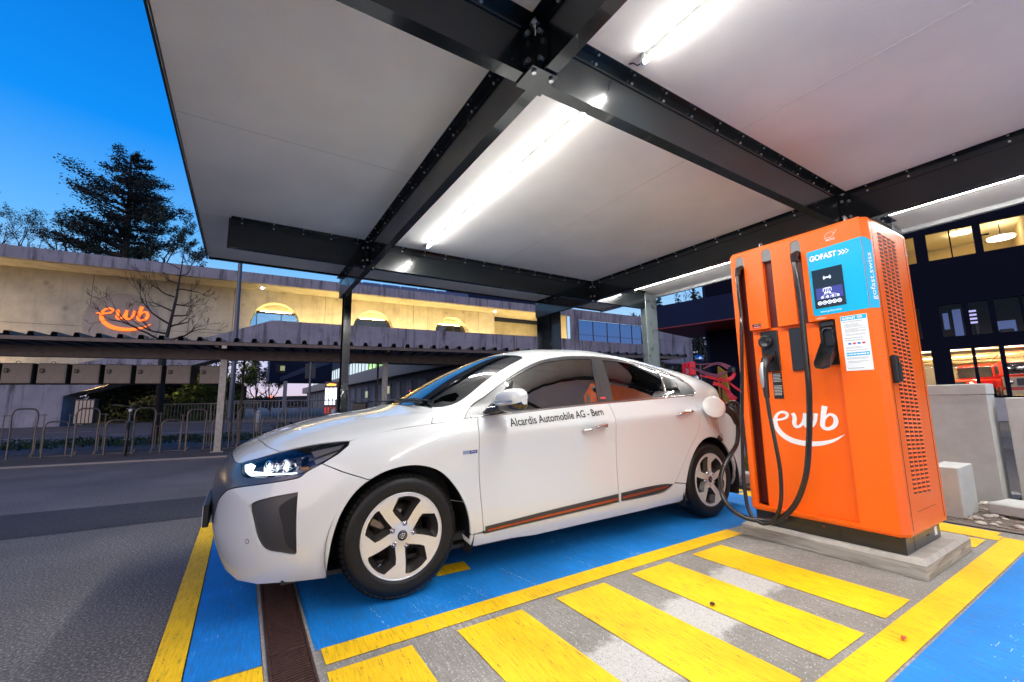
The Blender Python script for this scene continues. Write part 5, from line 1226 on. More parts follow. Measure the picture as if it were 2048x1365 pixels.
# the lettering "ewb" with its swoosh (unit: height of e = 1), reused on the wall sign
def logo(put):
    """put(poly, layer): receives outlines in logo units: x 0..5.2, y -1..2"""
    def st(pts,ws,layer):
        P=crv([(a,c,0) for a,c in pts],6); n=len(P); L=[];Rr=[]
        for i,p in enumerate(P):
            t=(P[min(i+1,n-1)]-P[max(i-1,0)]).normalized(); nn=Vector((-t.y,t.x,0)); f=i/(n-1)*(len(ws)-1); k=min(int(f),len(ws)-2); w=ws[k]+(ws[k+1]-ws[k])*(f-k)
            L.append(p+nn*w/2); Rr.append(p-nn*w/2)
        for i in range(n-1): put([(L[i].x,L[i].y),(L[i+1].x,L[i+1].y),(Rr[i+1].x,Rr[i+1].y),(Rr[i].x,Rr[i].y)],layer+.012*i)
    # e: bar, loop, then the long swoosh
    st([(-.45,.42),(0,.42),(.45,.46),(.80,.62),(.86,.84),(.66,.98),(.38,.94),(.14,.72),(.02,.36),(.06,-.10),(.36,-.58),(.95,-.98),(1.8,-1.16),(2.7,-1.10),(3.5,-.84),(4.15,-.42)],[.10,.14,.16,.17,.22,.20,.16,.20,.30,.34,.36,.37,.36,.30,.18,.03],0)
    st([(1.22,.92),(1.32,.62),(1.26,.20),(1.34,-.02),(1.56,.0),(1.82,.28),(2.02,.92)],[.24,.28,.28,.22,.18,.20,.26],1)
    st([(2.02,.92),(1.98,.55),(1.96,.18),(2.06,-.02),(2.28,.0),(2.52,.30),(2.66,.92)],[.20,.28,.28,.22,.18,.20,.26],2)
    st([(3.22,1.42),(3.12,.98),(3.02,.45),(2.98,.10),(3.08,-.06),(3.34,-.08),(3.62,.10),(3.76,.42),(3.70,.74),(3.50,.86),(3.30,.76),(3.14,.52)],[.34,.32,.30,.28,.24,.22,.26,.28,.24,.18,.14,.10],3)
b=QB(); 
S_=.0975
def put1(poly,layer): b.add([(FX+.0345-.0004*layer,1.635-x*S_*1.03,.800+y*S_) for x,y in poly],[tuple(range(len(poly)))])
logo(put1); b.build('white_logo',M_['white'],recalc=False)
# cables
M_['cable']=mat('charging_cable_rubber',(.013,.0125,.012),.24,coat=.25,bump=.04,bscale=20)
M_['cablegrey']=mat('grey_cable',(.05,.05,.05),.42)
b=QB(); b.tube(crv([(FX+.02,1.762,2.02),(3.19,1.762,1.98),(3.165,1.760,1.86),(3.145,1.745,1.60),(3.13,1.742,1.542),(3.13,1.771,1.170),(3.13,1.800,.85),(3.13,1.821,.569),(3.13,1.828,.335),(3.13,1.799,.175),(3.13,1.723,.128),(3.13,1.652,.160),(3.13,1.593,.265),(3.13,1.568,.485),(3.13,1.581,.683),(3.13,1.600,.873),(3.13,1.608,1.01)],8),.0125,12); b.build('charging_cable',M_['cable'])
b=QB(); b.tube([(FX+.03,1.762,2.015),(3.19,1.762,1.985),(3.17,1.76,1.93)],[.022,.022,.018],12); b.build('cable_gland',M_['plastic'])
b=QB(); pa=[(FX+.02,1.366,2.01),(3.19,1.364,1.97),(3.165,1.352,1.85),(3.155,1.342,1.651),(3.15,1.342,1.311),(3.15,1.347,1.037),(3.15,1.380,.716),(3.15,1.430,.460),(3.15,1.523,.268),(3.150,1.640,.165),(3.140,1.750,.142),(3.10,1.814,.150),(3.075,1.879,.180),(3.08,1.943,.225),(3.124,2.007,.292),(3.225,2.071,.368),(3.367,2.126,.447),(3.545,2.165,.524),(3.655,2.17,.607),(3.692,2.17,.709),(3.685,2.165,.775),(3.672,2.165,.80)]
b.tube(crv(pa,8),.0175,14); b.build('charging_cable',M_['cable'])
b=QB(); b.tube([(FX+.03,1.366,2.005),(3.19,1.364,1.975),(3.17,1.355,1.92)],[.025,.025,.022],12); b.build('cable_gland',M_['plastic'])
# plug in the car's socket with its loop handle
b=QB(); b.tube([(3.575,2.262,.925),(3.60,2.215,.915),(3.625,2.185,.885),(3.648,2.17,.848),(3.672,2.165,.80),(3.680,2.165,.775)],[.036,.036,.033,.029,.027,.022],16)
b.tube(crv([(3.595,2.20,.945),(3.635,2.165,.968),(3.672,2.15,.950),(3.688,2.15,.905),(3.676,2.158,.850)],6),[.016]*24+[.017],12) if False else b.tube(crv([(3.595,2.20,.945),(3.635,2.165,.968),(3.672,2.15,.950),(3.688,2.15,.905),(3.676,2.158,.850)],6),.0155,12)
b.build('car_plug',M_['plastic'])
# ------------------------------------------------------------------ right-hand corner: precast concrete, gravel
M_['precast']=mat('precast_concrete',(.40,.40,.385),.8,var=.12,vscale=5,bump=.12,bscale=60)
def slab(name,x0,x1,y0,y1,h,lab,cap=True,cat='concrete block'):
    r=empty(name,((x0+x1)/2,(y0+y1)/2,0),label=lab,cat=cat,group='precast concrete pieces')
    hx,hy=(x1-x0)/2,(y1-y0)/2
    b=MB(); b.bbox(-hx,hx,-hy,hy,-.02,h-(.105 if cap else 0),.006); b.build('block',M_['precast'],r)
    if cap: b=MB(); b.bbox(-hx-.004,hx+.004,-hy-.004,hy+.004,h-.102,h,.006); b.build('cap',M_['precast'],r)
    return r
slab('concrete_cabinet',5.90,6.18,1.04,1.86,1.10,'tall pale concrete cabinet with a capped top right behind the orange charger')
slab('concrete_cabinet',6.02,6.32,.05,.952,.965,'lower pale concrete cabinet cut off by the right edge of the picture',cap=False)
slab('concrete_block',5.02,5.46,1.12,1.30,.40,'small square concrete block standing low behind the charger base',cap=False)
b=MB(); b.bbox(-.17,.17,-.40,.40,.015,.105,.01,M=Matrix.Rotation(R(-12),4,'Z')); k=b.build('kerb_stone',M_['precast'],label='loose concrete kerb stone lying on the gravel at the right',cat='kerb stone',); k.location=(5.42,.62,0)
# gravel bed
b=MB(); b.add([(4.80,-3,.002),(12,-3,.002),(12,3.2,.002),(4.80,3.2,.002)],[(0,1,2,3)]); M_['earth']=mat('brown_gravelly_earth',(.13,.105,.085),.95,var=.4,vscale=30,bump=.8,bscale=60); b.build('gravel_bed',M_['earth'],kind='structure',recalc=False)
M_['pebble']=mat('pale_pebbles',(.42,.38,.33),.8,var=.3,vscale=25)
M_['chips']=mat('bark_chips',(.20,.16,.13),.85,var=.4,vscale=25)
def stones(name,n,area,size,m,seed,flat=.6,lab=None):
    random.seed(seed); b=MB()
    for _ in range(n):
        x=random.uniform(area[0],area[1]); y=random.uniform(area[2],area[3]); s=random.uniform(*size); a=random.uniform(0,6.28); k=7; ax_=random.uniform(.45,1)
        rings=[]
        for (rr,zz_) in ((.75,0),(1,.35),(.8,.75),(.3,1.0)):
            rings.append([(x+math.cos(a)*s*rr*math.cos(t)*random.uniform(.85,1.1)-math.sin(a)*s*ax_*rr*math.sin(t), y+math.sin(a)*s*rr*math.cos(t)+math.cos(a)*s*ax_*rr*math.sin(t)*random.uniform(.85,1.1), .002+zz_*s*flat) for t in [2*math.pi*i/k for i in range(k)]])
        vs=sum(rings,[]); fs=[(r*k+i,r*k+(i+1)%k,(r+1)*k+(i+1)%k,(r+1)*k+i) for r in range(3) for i in range(k)]+[tuple(3*k+i for i in range(k))]
        b.add(vs,fs,0,False)
    return b.build(name,m,kind='stuff',label=lab,recalc=False) if lab else b.build(name,m,kind='stuff',recalc=False)
stones('gravel',900,(4.82,6.9,-.6,2.0),(.008,.028),M_['chips'],21,.5)
stones('gravel',150,(4.9,6.6,-.2,1.5),(.02,.05),M_['pebble'],22,.6)
# low kerb, grass behind the car's tail
b=MB(); b.bbox(-.07,.07,-1.1,1.1,0,.17,.012); k=b.build('kerb',M_['precast'],label='short concrete kerb behind the rear wheel of the white car',cat='kerb'); k.location=(4.86,3.15,0)
M_['grass']=mat('grass_blades',(.035,.075,.014),.7,var=.4,vscale=12)
def grass(name,n,f,hgt,m,seed,wd=.006):
    random.seed(seed); b=MB()
    for _ in range(n):
        x,y=f(); a=random.uniform(0,6.28); h=random.uniform(*hgt); lx=random.uniform(-.5,.5)*h; ly=random.uniform(-.5,.5)*h; w=wd*random.uniform(.6,1.3); c,s=math.cos(a)*w,math.sin(a)*w
        b.add([(x-c,y-s,.0),(x+c,y+s,0),(x+lx*.5+c*.6,y+ly*.5+s*.6,h*.6),(x+lx,y+ly,h)],[(0,1,2),(0,2,3)])
    return b.build(name,m,kind='stuff',recalc=False)
grass('grass',2600,lambda:(random.uniform(4.95,7.2),random.uniform(2.1,4.6)),(.05,.22),M_['grass'],5)

# ------------------------------------------------------------------ across the road: bike shelter, lockers, racks (turned 10 degrees)
U0=Vector((-.33,11.5,0)); UD=Vector((.985,-.174,0)).normalized(); UN=Vector((.174,.985,0)).normalized()
def up_(u,v,z=0): return U0+UD*u+UN*v+Vector((0,0,z))       # u along the row, v away from the camera
RZ=math.atan2(UD.y,UD.x)
def strip_sheet(name,u0,u1,v0,v1,z,m,**k):
    b=MB(); b.add([up_(u0,v0,z),up_(u1,v0,z),up_(u1,v1,z),up_(u0,v1,z)],[(0,1,2,3)]); return b.build(name,m,recalc=False,kind='structure',**k)
M_['kerbline']=mat('pale_kerb_edge',(.26,.23,.21),.8,var=.2,vscale=20)
strip_sheet('pavement',-30,40,-.98,1.35,.004,M_['pavement'])
b=MB(); b.v=[]; 
for (u0,u1) in ((-30,40),):
    vs=[up_(u0,-1.10,-.01),up_(u1,-1.10,-.01),up_(u1,-1.10,.016),up_(u0,-1.10,.016),up_(u0,-.98,.016),up_(u1,-.98,.016)]; b.add(vs,[(0,1,2,3),(3,2,5,4)])
b.build('pavement_kerb',M_['kerbline'],kind='structure')
strip_sheet('cycle_path',-30,40,1.55,2.7,-.003,M_['pavement'])
strip_sheet('far_road',-60,60,4.6,20,-.006,M_['pavement'])
M_['road_white']=mat('worn_white_paint',(.45,.43,.40),.7,var=.3,vscale=40)
b=MB()
def wl_(u0,u1,v,w=.12): b.add([up_(u0,v,.002),up_(u1,v,.002),up_(u1,v+w,.002),up_(u0,v+w,.002)],[(0,1,2,3)])
wl_(-9.5,-5.8,8.2); wl_(-5.4,-.9,9.0); wl_(.6,3.0,9.6); wl_(4.4,7.4,9.6); wl_(-8.8,-7.3,12.4); wl_(1.2,4.0,13.4,.16)
for k in range(6): wl_(6+k*.9,6.5+k*.9,12.6,.5)
b.build('road_markings',M_['road_white'],kind='structure',recalc=False)
b=MB(); M_['hedge']=mat('dark_groundcover_leaves',(.028,.060,.016),.7,var=.5,vscale=9)
random.seed(31)
for _ in range(9000):
    u=random.uniform(-9,9); v=random.uniform(2.75,4.3); hmax=.18+.10*noise.noise(Vector((u*.9,v,0)))+(.25 if abs(u-1.0)<.45 else 0); z=random.uniform(.02,max(.05,hmax)); p=up_(u,v,z); s=random.uniform(.02,.05)
    d1=Vector((random.uniform(-1,1),random.uniform(-1,1),random.uniform(-1,1))).normalized()*s; d2=Vector((random.uniform(-1,1),random.uniform(-1,1),random.uniform(-1,1))).normalized()*s
    b.add([p-d1,p+d2,p+d1,p-d2*.6],[(0,1,2,3)])
b.build('ground_cover',M_['hedge'],kind='stuff',recalc=False)
M_['shelter']=mat('weathered_shelter_metal',(.14,.11,.095),.6,.3,var=.35,vscale=7)
M_['sheetroof']=mat('grey_corrugated_sheet',(.075,.066,.064),.5,.5,var=.3,vscale=5)
sh=empty('bike_shelter',up_(2,0,0),RZ,label='long open bike shelter with a corrugated metal roof across the road',cat='shelter')
shi=Matrix.Rotation(-RZ,4,'Z')@Matrix.Translation(-up_(2,0,0))
class SB_(MB):
    def build(s,name,m,parent=None,**k): s.v=[tuple(shi@Vector(p)) for p in s.v]; return MB.build(s,name,m,parent or sh,**k)
b=SB_(); # corrugated roof, ribs run away from the camera
prof=[]; u=-12.0; pitch=.325
while u<12.5:
    prof+=[(u,0),(u+.19,0),(u+.21,.085),(u+.28,.085),(u+.30,0)]; u+=pitch
def roofz(v): return 2.335-.006*(v+.75)
vs=[]
for (uu,h) in prof: vs+= [up_(uu,-.78,roofz(-.78)+h),up_(uu,2.3,roofz(2.3)+h)]
n=len(prof); b.add(vs,[(2*i,2*i+1,2*i+3,2*i+2) for i in range(n-1)])
vs=[]
for (uu,h) in prof: vs+= [up_(uu,-.78,roofz(-.78)+h-.006),up_(uu,2.3,roofz(2.3)+h-.006)]
b.add(vs,[(2*i,2*i+1,2*i+3,2*i+2) for i in range(n-1)])
b.build('corrugated_roof',M_['sheetroof'])
def ubox(b,u0,u1,v0,v1,z0,z1,mi=0):
    P=[up_(u0,v0,z0),up_(u1,v0,z0),up_(u1,v1,z0),up_(u0,v1,z0),up_(u0,v0,z1),up_(u1,v0,z1),up_(u1,v1,z1),up_(u0,v1,z1)]
    b.add(P,[(0,3,2,1),(4,5,6,7),(0,1,5,4),(1,2,6,5),(2,3,7,6),(3,0,4,7)],mi)
b=SB_(); ubox(b,-12,12.4,-.80,-.765,2.255,2.325); b.build('front_edge_rail',M_['shelter'])
b=SB_(); ubox(b,-12,12.4,-.04,.06,2.02,2.24); b.build('front_beam',M_['shelter'])
b=SB_(); ubox(b,-12,12.4,2.10,2.18,2.20,2.30); b.build('rear_beam',M_['shelter'])
for u in (-11.9,-7.75,-3.9+3.82,3.40,7.0,10.6):
    b=SB_(); ubox(b,u-.065,u+.065,-.065,.065,0,2.02); ubox(b,u-.12,u+.12,-.10,.10,.0,.02); b.build('post',M_['galv'])
    b=SB_(); ubox(b,u-.03,u+.03,-.76,2.10,2.22,2.31); b.build('rafter',M_['shelter'])
    b=SB_(); ubox(b,u-.025,u+.025,2.11,2.17,0,2.20); b.build('rear_post',M_['shelter'])
b=SB_(); ubox(b,.02,.11,-.805,-.795,2.19,2.25); b.build('plate',M_['galv'])
# lockers hung between the posts
M_['locker']=mat('beige_locker_steel',(.20,.16,.135),.55,.2,var=.2,vscale=6); M_['lockside']=mat('locker_side',(.05,.04,.035),.6)
names=['leftmost of the row of lockers, cut off by the picture edge','locker second from the left under the shelter roof','locker third from the left under the shelter roof','fourth locker from the left, under the glowing sign','fourth locker from the right end of the row','third locker from the right end, above the dark tree trunk','second locker from the right end of the row','locker at the right end of the row, against the shelter post']
for k in range(8):
    u0=-4.22+k*.515
    w=.445 if k<7 else .40
    if k==7: u0=-.53
    r=empty('bike_locker',up_(u0,0,1.48),RZ,label='beige metal '+names[k] if k else 'beige metal locker, '+names[0],cat='locker',group='lockers hanging under the bike shelter')
    b=MB(); b.bbox(0,w,.0,.50,0,.405,.006); b.build('locker_box',M_['lockside'],r)
    b=MB(); b.bbox(.008,w-.008,-.016,-.002,.010,.395,.003); d=b.build('locker_door',M_['locker'],r)
    b=MB(); b.bbox(.028,w-.028,-.020,-.015,.03,.375,.001); b.build('door_panel',M_['locker'],d)
    b=MB(); b.bbox(.045,.105,-.045,-.020,.215,.30,.006); b.box(.10,.118,-.035,-.020,.235,.28); b.build('lock',M_['plastic'],d)
    b=MB(); b.tube([(.19,-.008,.395),(.195,-.008,.43),(.225,-.008,.445),(.255,-.008,.43),(.26,-.008,.395)],.006,6); b.build('handle_loop',M_['plastic'],r)
# bike racks: alternating tall and short hoops with side pegs
M_['rack']=mat('worn_rack_steel',(.20,.165,.145),.5,.6,var=.3,vscale=12)
racks=[(-3.57,.99),(-3.06,.72),(-2.58,.98),(-2.08,.72),(-1.61,.97),(-1.12,.70),(-.66,.92),(-.18,.70),(.32,.94),(.80,.70),(1.3,.94),(1.8,.70),(2.3,.94)]
# (x of the hoop, height) along the row
def hoop(h,labk):
    r=empty('bike_rack',(0,0,0),0,label='x',cat='bike rack',group='steel hoops of the bike rack')
    g=.17; b=MB(); b.tube(crv([(0,-g,0),(0,-g,h*.55),(0,-g+.0,h-.08),(0,-g+.05,h-.01),(0,0,h),(0,g-.05,h-.01),(0,g,h-.08),(0,g,h*.55),(0,g,0)],6,corners=()),.016 if h>.8 else .015,10); b.build('hoop',M_['rack'],r)
    for s in (-1,1):
        b=MB(); b.tube([(0,s*g,h-.13),(0,s*(g+.14),h-.13)],.008,6); b.tube([(0,s*(g+.10),h-.11),(0,s*(g+.10),.10)],.008,6); b.build('side_peg',M_['rack'],r)
    if h<.8:
        b=MB(); b.tube(crv([(-.05,-g-.13,.09),(-.06,-g-.15,.03),(-.02,0,.02),(.05,g+.13,.03),(.05,g+.15,.09)],5),.012,8); b.build('wheel_holder',M_['rack'],r)
    return r
tall=hoop(.98,0); short=hoop(.71,1); first={0:True,1:True}
nm={0:'leftmost tall hoop of the bike rack',1:'low hoop right of the leftmost tall one',2:'second tall hoop of the bike rack from the left',3:'low hoop next to the parked bicycle on its left',4:'tall hoop just right of the parked bicycle',5:'low hoop left of the dark tree trunk',6:'tall hoop left of the shelter post',7:'low hoop half hidden by the shelter post',8:'tall hoop right of the shelter post',9:'low hoop just left of the nose of the white car',10:'tall hoop above the nose of the white car',11:'low hoop seen over the front of the bonnet',12:'tall hoop seen over the bonnet, rightmost of the rack'}
for k,(u,h) in enumerate(racks):
    src=tall if h>.8 else short; key=0 if h>.8 else 1
    o=src if first[key] else copy_tree(src); first[key]=False
    o.location=up_(u+.02,.55,0.004); o.rotation_euler=(0,0,RZ+R(-62)); o['label']=nm[k]; o.scale=(1,1,h/(.98 if h>.8 else .71))
# bicycles
M_['bikeblack']=mat('black_bike_frame',(.015,.015,.016),.3,coat=.4); M_['spoke']=mat('bike_steel',(.4,.4,.4),.3,1)
M_['whitelamp']=mat('white_bike_lamp',(.75,.7,.65),.3)
def bicycle(loc,rz,lab,basket=False):
    r=empty('bicycle',loc,rz,label=lab,cat='bicycle',group='bicycles parked by the shelter')
    tub=lambda b,pts,rr: b.tube(pts,rr,7)
    for nme,x in (('front_wheel',-.52),('rear_wheel',.52)):
        b=MB(); Mx=Matrix.Translation((x,0,.34))@Matrix.Rotation(R(90),4,'X'); b.lathe([(.325+.018*math.cos(t),.018*math.sin(t)) for t in [2*math.pi*k/8 for k in range(9)]],Mx,36); w=b.build(nme,M_['rubber'],r)
        b=MB()
        for k in range(14): a=2*math.pi*k/14; b.tube([(x+.02*math.cos(a),.0,.34+.02*math.sin(a)),(x+.31*math.cos(a),0,.34+.31*math.sin(a))],.0016,4,caps=False)
        b.cyl((x,-.05,.34),(x,.05,.34),.02,10); b.build('spokes',M_['spoke'],w)
    b=MB(); tub(b,[(-.33,0,.86),(.10,0,.32)],.018); tub(b,[(-.34,0,.80),(.26,0,.74)],.014) if False else tub(b,[(-.32,0,.78),(.22,0,.62)],.014); tub(b,[(.10,0,.32),(.27,0,.86)],.015)
    for s in (-.04,.04): tub(b,[(.10,s,.32),(.52,s,.34)],.010); tub(b,[(.24,s*.6,.78),(.52,s,.34)],.009); tub(b,[(-.36,s,.70),(-.52,s,.34)],.011)
    tub(b,[(-.31,0,.92),(-.37,0,.68)],.02); b.build('frame',M_['bikeblack'],r)
    b=MB(); tub(b,crv([(-.20,-.30,1.04),(-.26,-.22,1.05),(-.31,-.08,1.02),(-.31,.08,1.02),(-.26,.22,1.05),(-.20,.30,1.04)],4),.012); tub(b,[(-.31,0,.90),(-.31,0,1.03)],.013); b.build('handlebar',M_['bikeblack'],r)
    b=MB(); b.tube([(.14,0,.93),(.24,0,.955),(.36,0,.95),(.40,0,.95)],[.02,.05,.085,.06],10,flat=.4); b.tube([(.27,0,.84),(.28,0,.94)],.012,6); b.build('saddle',M_['rubber'],r)
    b=MB(); b.lathe([(0,-.02),(.025,-.014),(.032,.008),(.03,.014),(0,.018)],Matrix.Translation((-.44,0,.93))@Matrix.Rotation(R(-90),4,'Y'),16); b.build('front_lamp',M_['whitelamp'],r)
    for x in (-.52,.52):
        b=MB(); pts=[(x+.37*math.cos(R(a)),0,.34+.37*math.sin(R(a))) for a in (range(20,150,15) if x>0 else range(40,170,15))]; b.tube(pts,.028,8,flat=.25); b.build('mudguard',M_['bikeblack'],r)
    if basket: b=MB(); b.bbox(-.62,-.38,-.17,.17,.80,1.02,.02); b.build('basket',M_['bikeblack'],r)
    return r
bicycle(tuple(up_(-1.86,.55,0)),R(99),'black city bicycle facing the camera between the hoops, white front lamp')
bicycle(tuple(up_(2.95,1.2,0)),RZ+R(80),'dark bicycle standing left of the slim canopy post',True)
bicycle(tuple(up_(3.85,1.6,0)),RZ+R(30),'dark bicycle with curved handlebar right of the slim canopy post')
bicycle(tuple(up_(4.6,1.4,0)),RZ+R(50),'dark bicycle just above the base of the windscreen')
# lamp pole
M_['pole']=mat('blue_grey_pole',(.10,.105,.13),.4,.5)
pl_=empty('lamp_post',(-.37,18.6,0),label='tall slim grey pole rising past the canopy corner',cat='lamp post')
b=MB(); b.tube([(0,0,0),(0,0,2.5),(-.06,0,7.6)],[.085,.08,.07],14); b.build('pole',M_['pole'],pl_)
b=MB(); b.tube([(-.06,0,7.5),(-.06,-.3,7.9),(-.06,-1.0,8.0)],[.05,.045,.05],10); b.bbox(-.20,.08,-1.7,-1.0,7.95,8.06,.03); b.build('lamp_head',M_['pole'],pl_)
# railings
M_['rail']=mat('grey_railing',(.13,.125,.13),.5,.4)
def railing(p0,p1,h,lab,step=.14):
    p0=Vector(p0); p1=Vector(p1); d=p1-p0; Ln=d.length; r=empty('railing',p0,math.atan2(d.y,d.x),label=lab,cat='railing')
    b=MB(); b.tube([(0,0,h),(Ln,0,h)],.035,8); b.tube([(0,0,.12),(Ln,0,.12)],.025,6); b.build('handrail',M_['rail'],r)
    b=MB(); x=0
    while x<Ln: b.box(x-.012,x+.012,-.015,.015,.12,h); x+=step
    b.build('bars',M_['rail'],r)
    x=0
    while x<=Ln: b=MB(); b.box(x-.03,x+.03,-.03,.03,0,h+.04); b.build('post',M_['rail'],r); x+=Ln/max(2,round(Ln/3.2))
railing((-4.55,36.5,-.4),(1.0,33.0,-.4),1.55,'dark metal railing left of the shelter post at the far side of the road',.22)
railing((-1.2,30.5,-.1),(8.0,28.0,-.1),1.35,'grey railing seen between the shelter post and the slim canopy post',.2)
# far posts, street furniture
def bollard(x,y,lab):
    r=empty('bollard',(x,y,0),label=lab,cat='bollard',group='pale bollards by the far road'); b=MB(); b.lathe([(0,0),(.09,0),(.09,.72),(.06,.78),(0,.79)],None,14); b.build('post',M_['precast'],r)
bollard(.55,19.5,'pale bollard above the low hoop at the car nose'); bollard(3.35,20,'pale bollard seen over the bonnet')
sg=empty('sign_post',(2.6,22,0),label='slim dark street sign post between the canopy post and the bollards',cat='sign post'); b=MB(); b.tube([(0,0,0),(0,0,3.1)],.05,8); b.build('post',M_['rail'],sg); b=MB(); b.bbox(-.22,.22,-.03,.03,2.2,2.9,.01); b.build('sign_plate',M_['trimgrey'],sg)
# lit totem
M_['totem_lit']=mat('lit_white_stripes',(1,1,1),.4,emit=(.75,.85,1),estr=1.1); M_['sign_red']=mat('red_sign_face',(.5,.02,.02),.4,emit=(1,.05,.03),estr=.25); M_['sign_orange']=mat('orange_lit_mark',(1,.3,.05),.4,emit=(1,.32,.05),estr=1.3)
tt=empty('totem_sign',(5.35,33.0,0),R(-25),label='lit white totem with vertical stripes far behind the bonnet',cat='sign')
b=MB(); b.bbox(-.45,.45,-.1,.1,0,2.6,.02); b.build('case',M_['trimgrey'],tt)
b=MB()
for k in range(3): b.add([(-.40+k*.28,-.104,.95),(-.18+k*.28,-.104,.95),(-.18+k*.28,-.104,2.15),(-.40+k*.28,-.104,2.15)],[(0,1,2,3)])
b.build('lit_panel',M_['totem_lit'],tt,recalc=False)
b=MB(); b.add([(-.30,-.104,2.30),(.30,-.104,2.30),(.34,-.104,2.42),(-.1,-.104,2.48),(-.34,-.104,2.40)],[(0,1,2,3,4)]); b.build('lit_mark',M_['sign_orange'],tt,recalc=False)
b=MB()
for k in range(4): b.add([(-.40+k*.21,-.104,.35),(-.28+k*.21,-.104,.35),(-.28+k*.21,-.104,.78),(-.40+k*.21,-.104,.78)],[(0,1,2,3)])
b.build('red_panel',M_['sign_red'],tt,recalc=False)
# ------------------------------------------------------------------ long concrete building behind the shelter
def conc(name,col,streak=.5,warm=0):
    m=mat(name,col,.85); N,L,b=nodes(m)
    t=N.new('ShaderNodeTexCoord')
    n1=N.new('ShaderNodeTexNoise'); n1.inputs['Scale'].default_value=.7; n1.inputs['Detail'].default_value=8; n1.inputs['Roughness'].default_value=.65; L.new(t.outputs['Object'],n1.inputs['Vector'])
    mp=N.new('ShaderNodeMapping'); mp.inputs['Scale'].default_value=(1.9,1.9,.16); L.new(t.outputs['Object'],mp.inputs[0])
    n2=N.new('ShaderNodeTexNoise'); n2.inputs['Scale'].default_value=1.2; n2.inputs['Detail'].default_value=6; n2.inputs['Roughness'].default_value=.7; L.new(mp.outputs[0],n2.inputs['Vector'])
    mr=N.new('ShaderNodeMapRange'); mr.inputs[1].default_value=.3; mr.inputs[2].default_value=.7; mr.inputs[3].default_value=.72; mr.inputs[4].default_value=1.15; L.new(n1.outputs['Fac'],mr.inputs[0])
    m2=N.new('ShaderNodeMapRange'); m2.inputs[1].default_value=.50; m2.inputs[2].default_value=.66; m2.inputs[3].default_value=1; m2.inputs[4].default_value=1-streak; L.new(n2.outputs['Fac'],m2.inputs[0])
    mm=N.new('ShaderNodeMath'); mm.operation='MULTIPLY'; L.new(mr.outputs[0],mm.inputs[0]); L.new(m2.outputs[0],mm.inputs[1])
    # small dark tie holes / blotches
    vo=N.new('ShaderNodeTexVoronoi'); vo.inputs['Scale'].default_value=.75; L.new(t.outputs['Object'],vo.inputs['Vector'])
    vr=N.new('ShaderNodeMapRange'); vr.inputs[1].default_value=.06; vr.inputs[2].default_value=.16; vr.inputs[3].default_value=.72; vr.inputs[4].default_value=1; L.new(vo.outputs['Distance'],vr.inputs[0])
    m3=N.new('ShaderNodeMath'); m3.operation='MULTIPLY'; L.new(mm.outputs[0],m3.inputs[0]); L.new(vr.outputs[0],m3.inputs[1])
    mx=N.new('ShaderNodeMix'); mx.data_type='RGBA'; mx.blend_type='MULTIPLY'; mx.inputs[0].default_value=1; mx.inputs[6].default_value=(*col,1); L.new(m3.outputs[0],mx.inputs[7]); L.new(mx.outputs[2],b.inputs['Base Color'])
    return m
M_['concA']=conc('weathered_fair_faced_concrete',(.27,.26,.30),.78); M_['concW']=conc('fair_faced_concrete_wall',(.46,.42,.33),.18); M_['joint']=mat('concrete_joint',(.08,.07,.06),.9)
BO=Vector((-12,34,0)); BD=Vector((1,-.05,0)).normalized(); BN=Vector((.05,1,0)).normalized(); BR=math.atan2(BD.y,BD.x)
bld=empty('concrete_building',BO,BR,label='long low concrete building with half round openings glowing yellow behind the shelter',cat='building')
# parapet band, soffit, roof
b=MB(); b.box(-30,57,0,.35,9.35,10.05); b.build('parapet',M_['concA'],bld)
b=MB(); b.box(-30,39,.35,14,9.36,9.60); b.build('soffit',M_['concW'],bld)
b=MB(); b.box(18.2,38,4,12,9.6,11.35); b.build('roof_box',M_['concA'],bld)
b=MB()
for k in range(12): u=18.3+k*1.65; b.box(u,u+1.5,3.9,4.0,10.2,11.4)
M_['bluepanel']=mat('blue_grey_roof_panels',(.07,.10,.20),.5,.2); b.build('roof_panels',M_['bluepanel'],bld)
# recessed wall with round openings
circ=[(13.56,6.95,1.6),(20.62,6.98,1.6),(27.5,7.02,1.62)]
outer=[(-30,0),(2.2,0),(3.0,1.7),(5.2,2.6),(13.4,5.2),(31.7,5.2),(31.7,9.36),(-30,9.36)]
holes=[[(cu+r*math.cos(2*math.pi*k/48),cz+r*math.sin(2*math.pi*k/48)) for k in range(48)] for cu,cz,r in circ]
vs,fs=cdt([outer]+holes)
b=MB(); b.add([(x,2.2,z) for x,z in vs],fs)
for h_ in holes: b.add([(x,2.2,z) for x,z in h_]+[(x,3.0,z) for x,z in h_],[(i,(i+1)%48,48+(i+1)%48,48+i) for i in range(48)],0,True)
b.box(31.7,31.75,2.2,5,4.8,9.36); b.box(38.9,39.0,.4,5,5,9.36); b.box(31.7,39,5,5.1,4.8,9.36)
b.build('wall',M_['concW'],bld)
b=MB()
for u in (-6.6,-1.55,3.4,8.4,10.9,16.9,18.6,23.9,25.2,30.1): b.box(u,u+.025,2.19,2.2,4.2,9.36)
for u in (-2,2.9): pass
b.box(-12,12,2.19,2.2,6.0,6.02)
b.build('wall_joints',M_['joint'],bld)
M_['skyglass']=mat('sky_tinted_glazing',(.02,.03,.045),.02,0,spec=1,coat=1); N,L,bb=nodes(M_['skyglass']); bb.inputs['Metallic'].default_value=.75; bb.inputs['Base Color'].default_value=(.30,.55,.78,1)  # blue sky reflection put into the base tint, first round pane only
M_['darkglass']=mat('dark_glazing',(.02,.022,.03),.03,.35,coat=1)
M_['frame']=mat('dark_window_frame',(.03,.025,.02),.4)
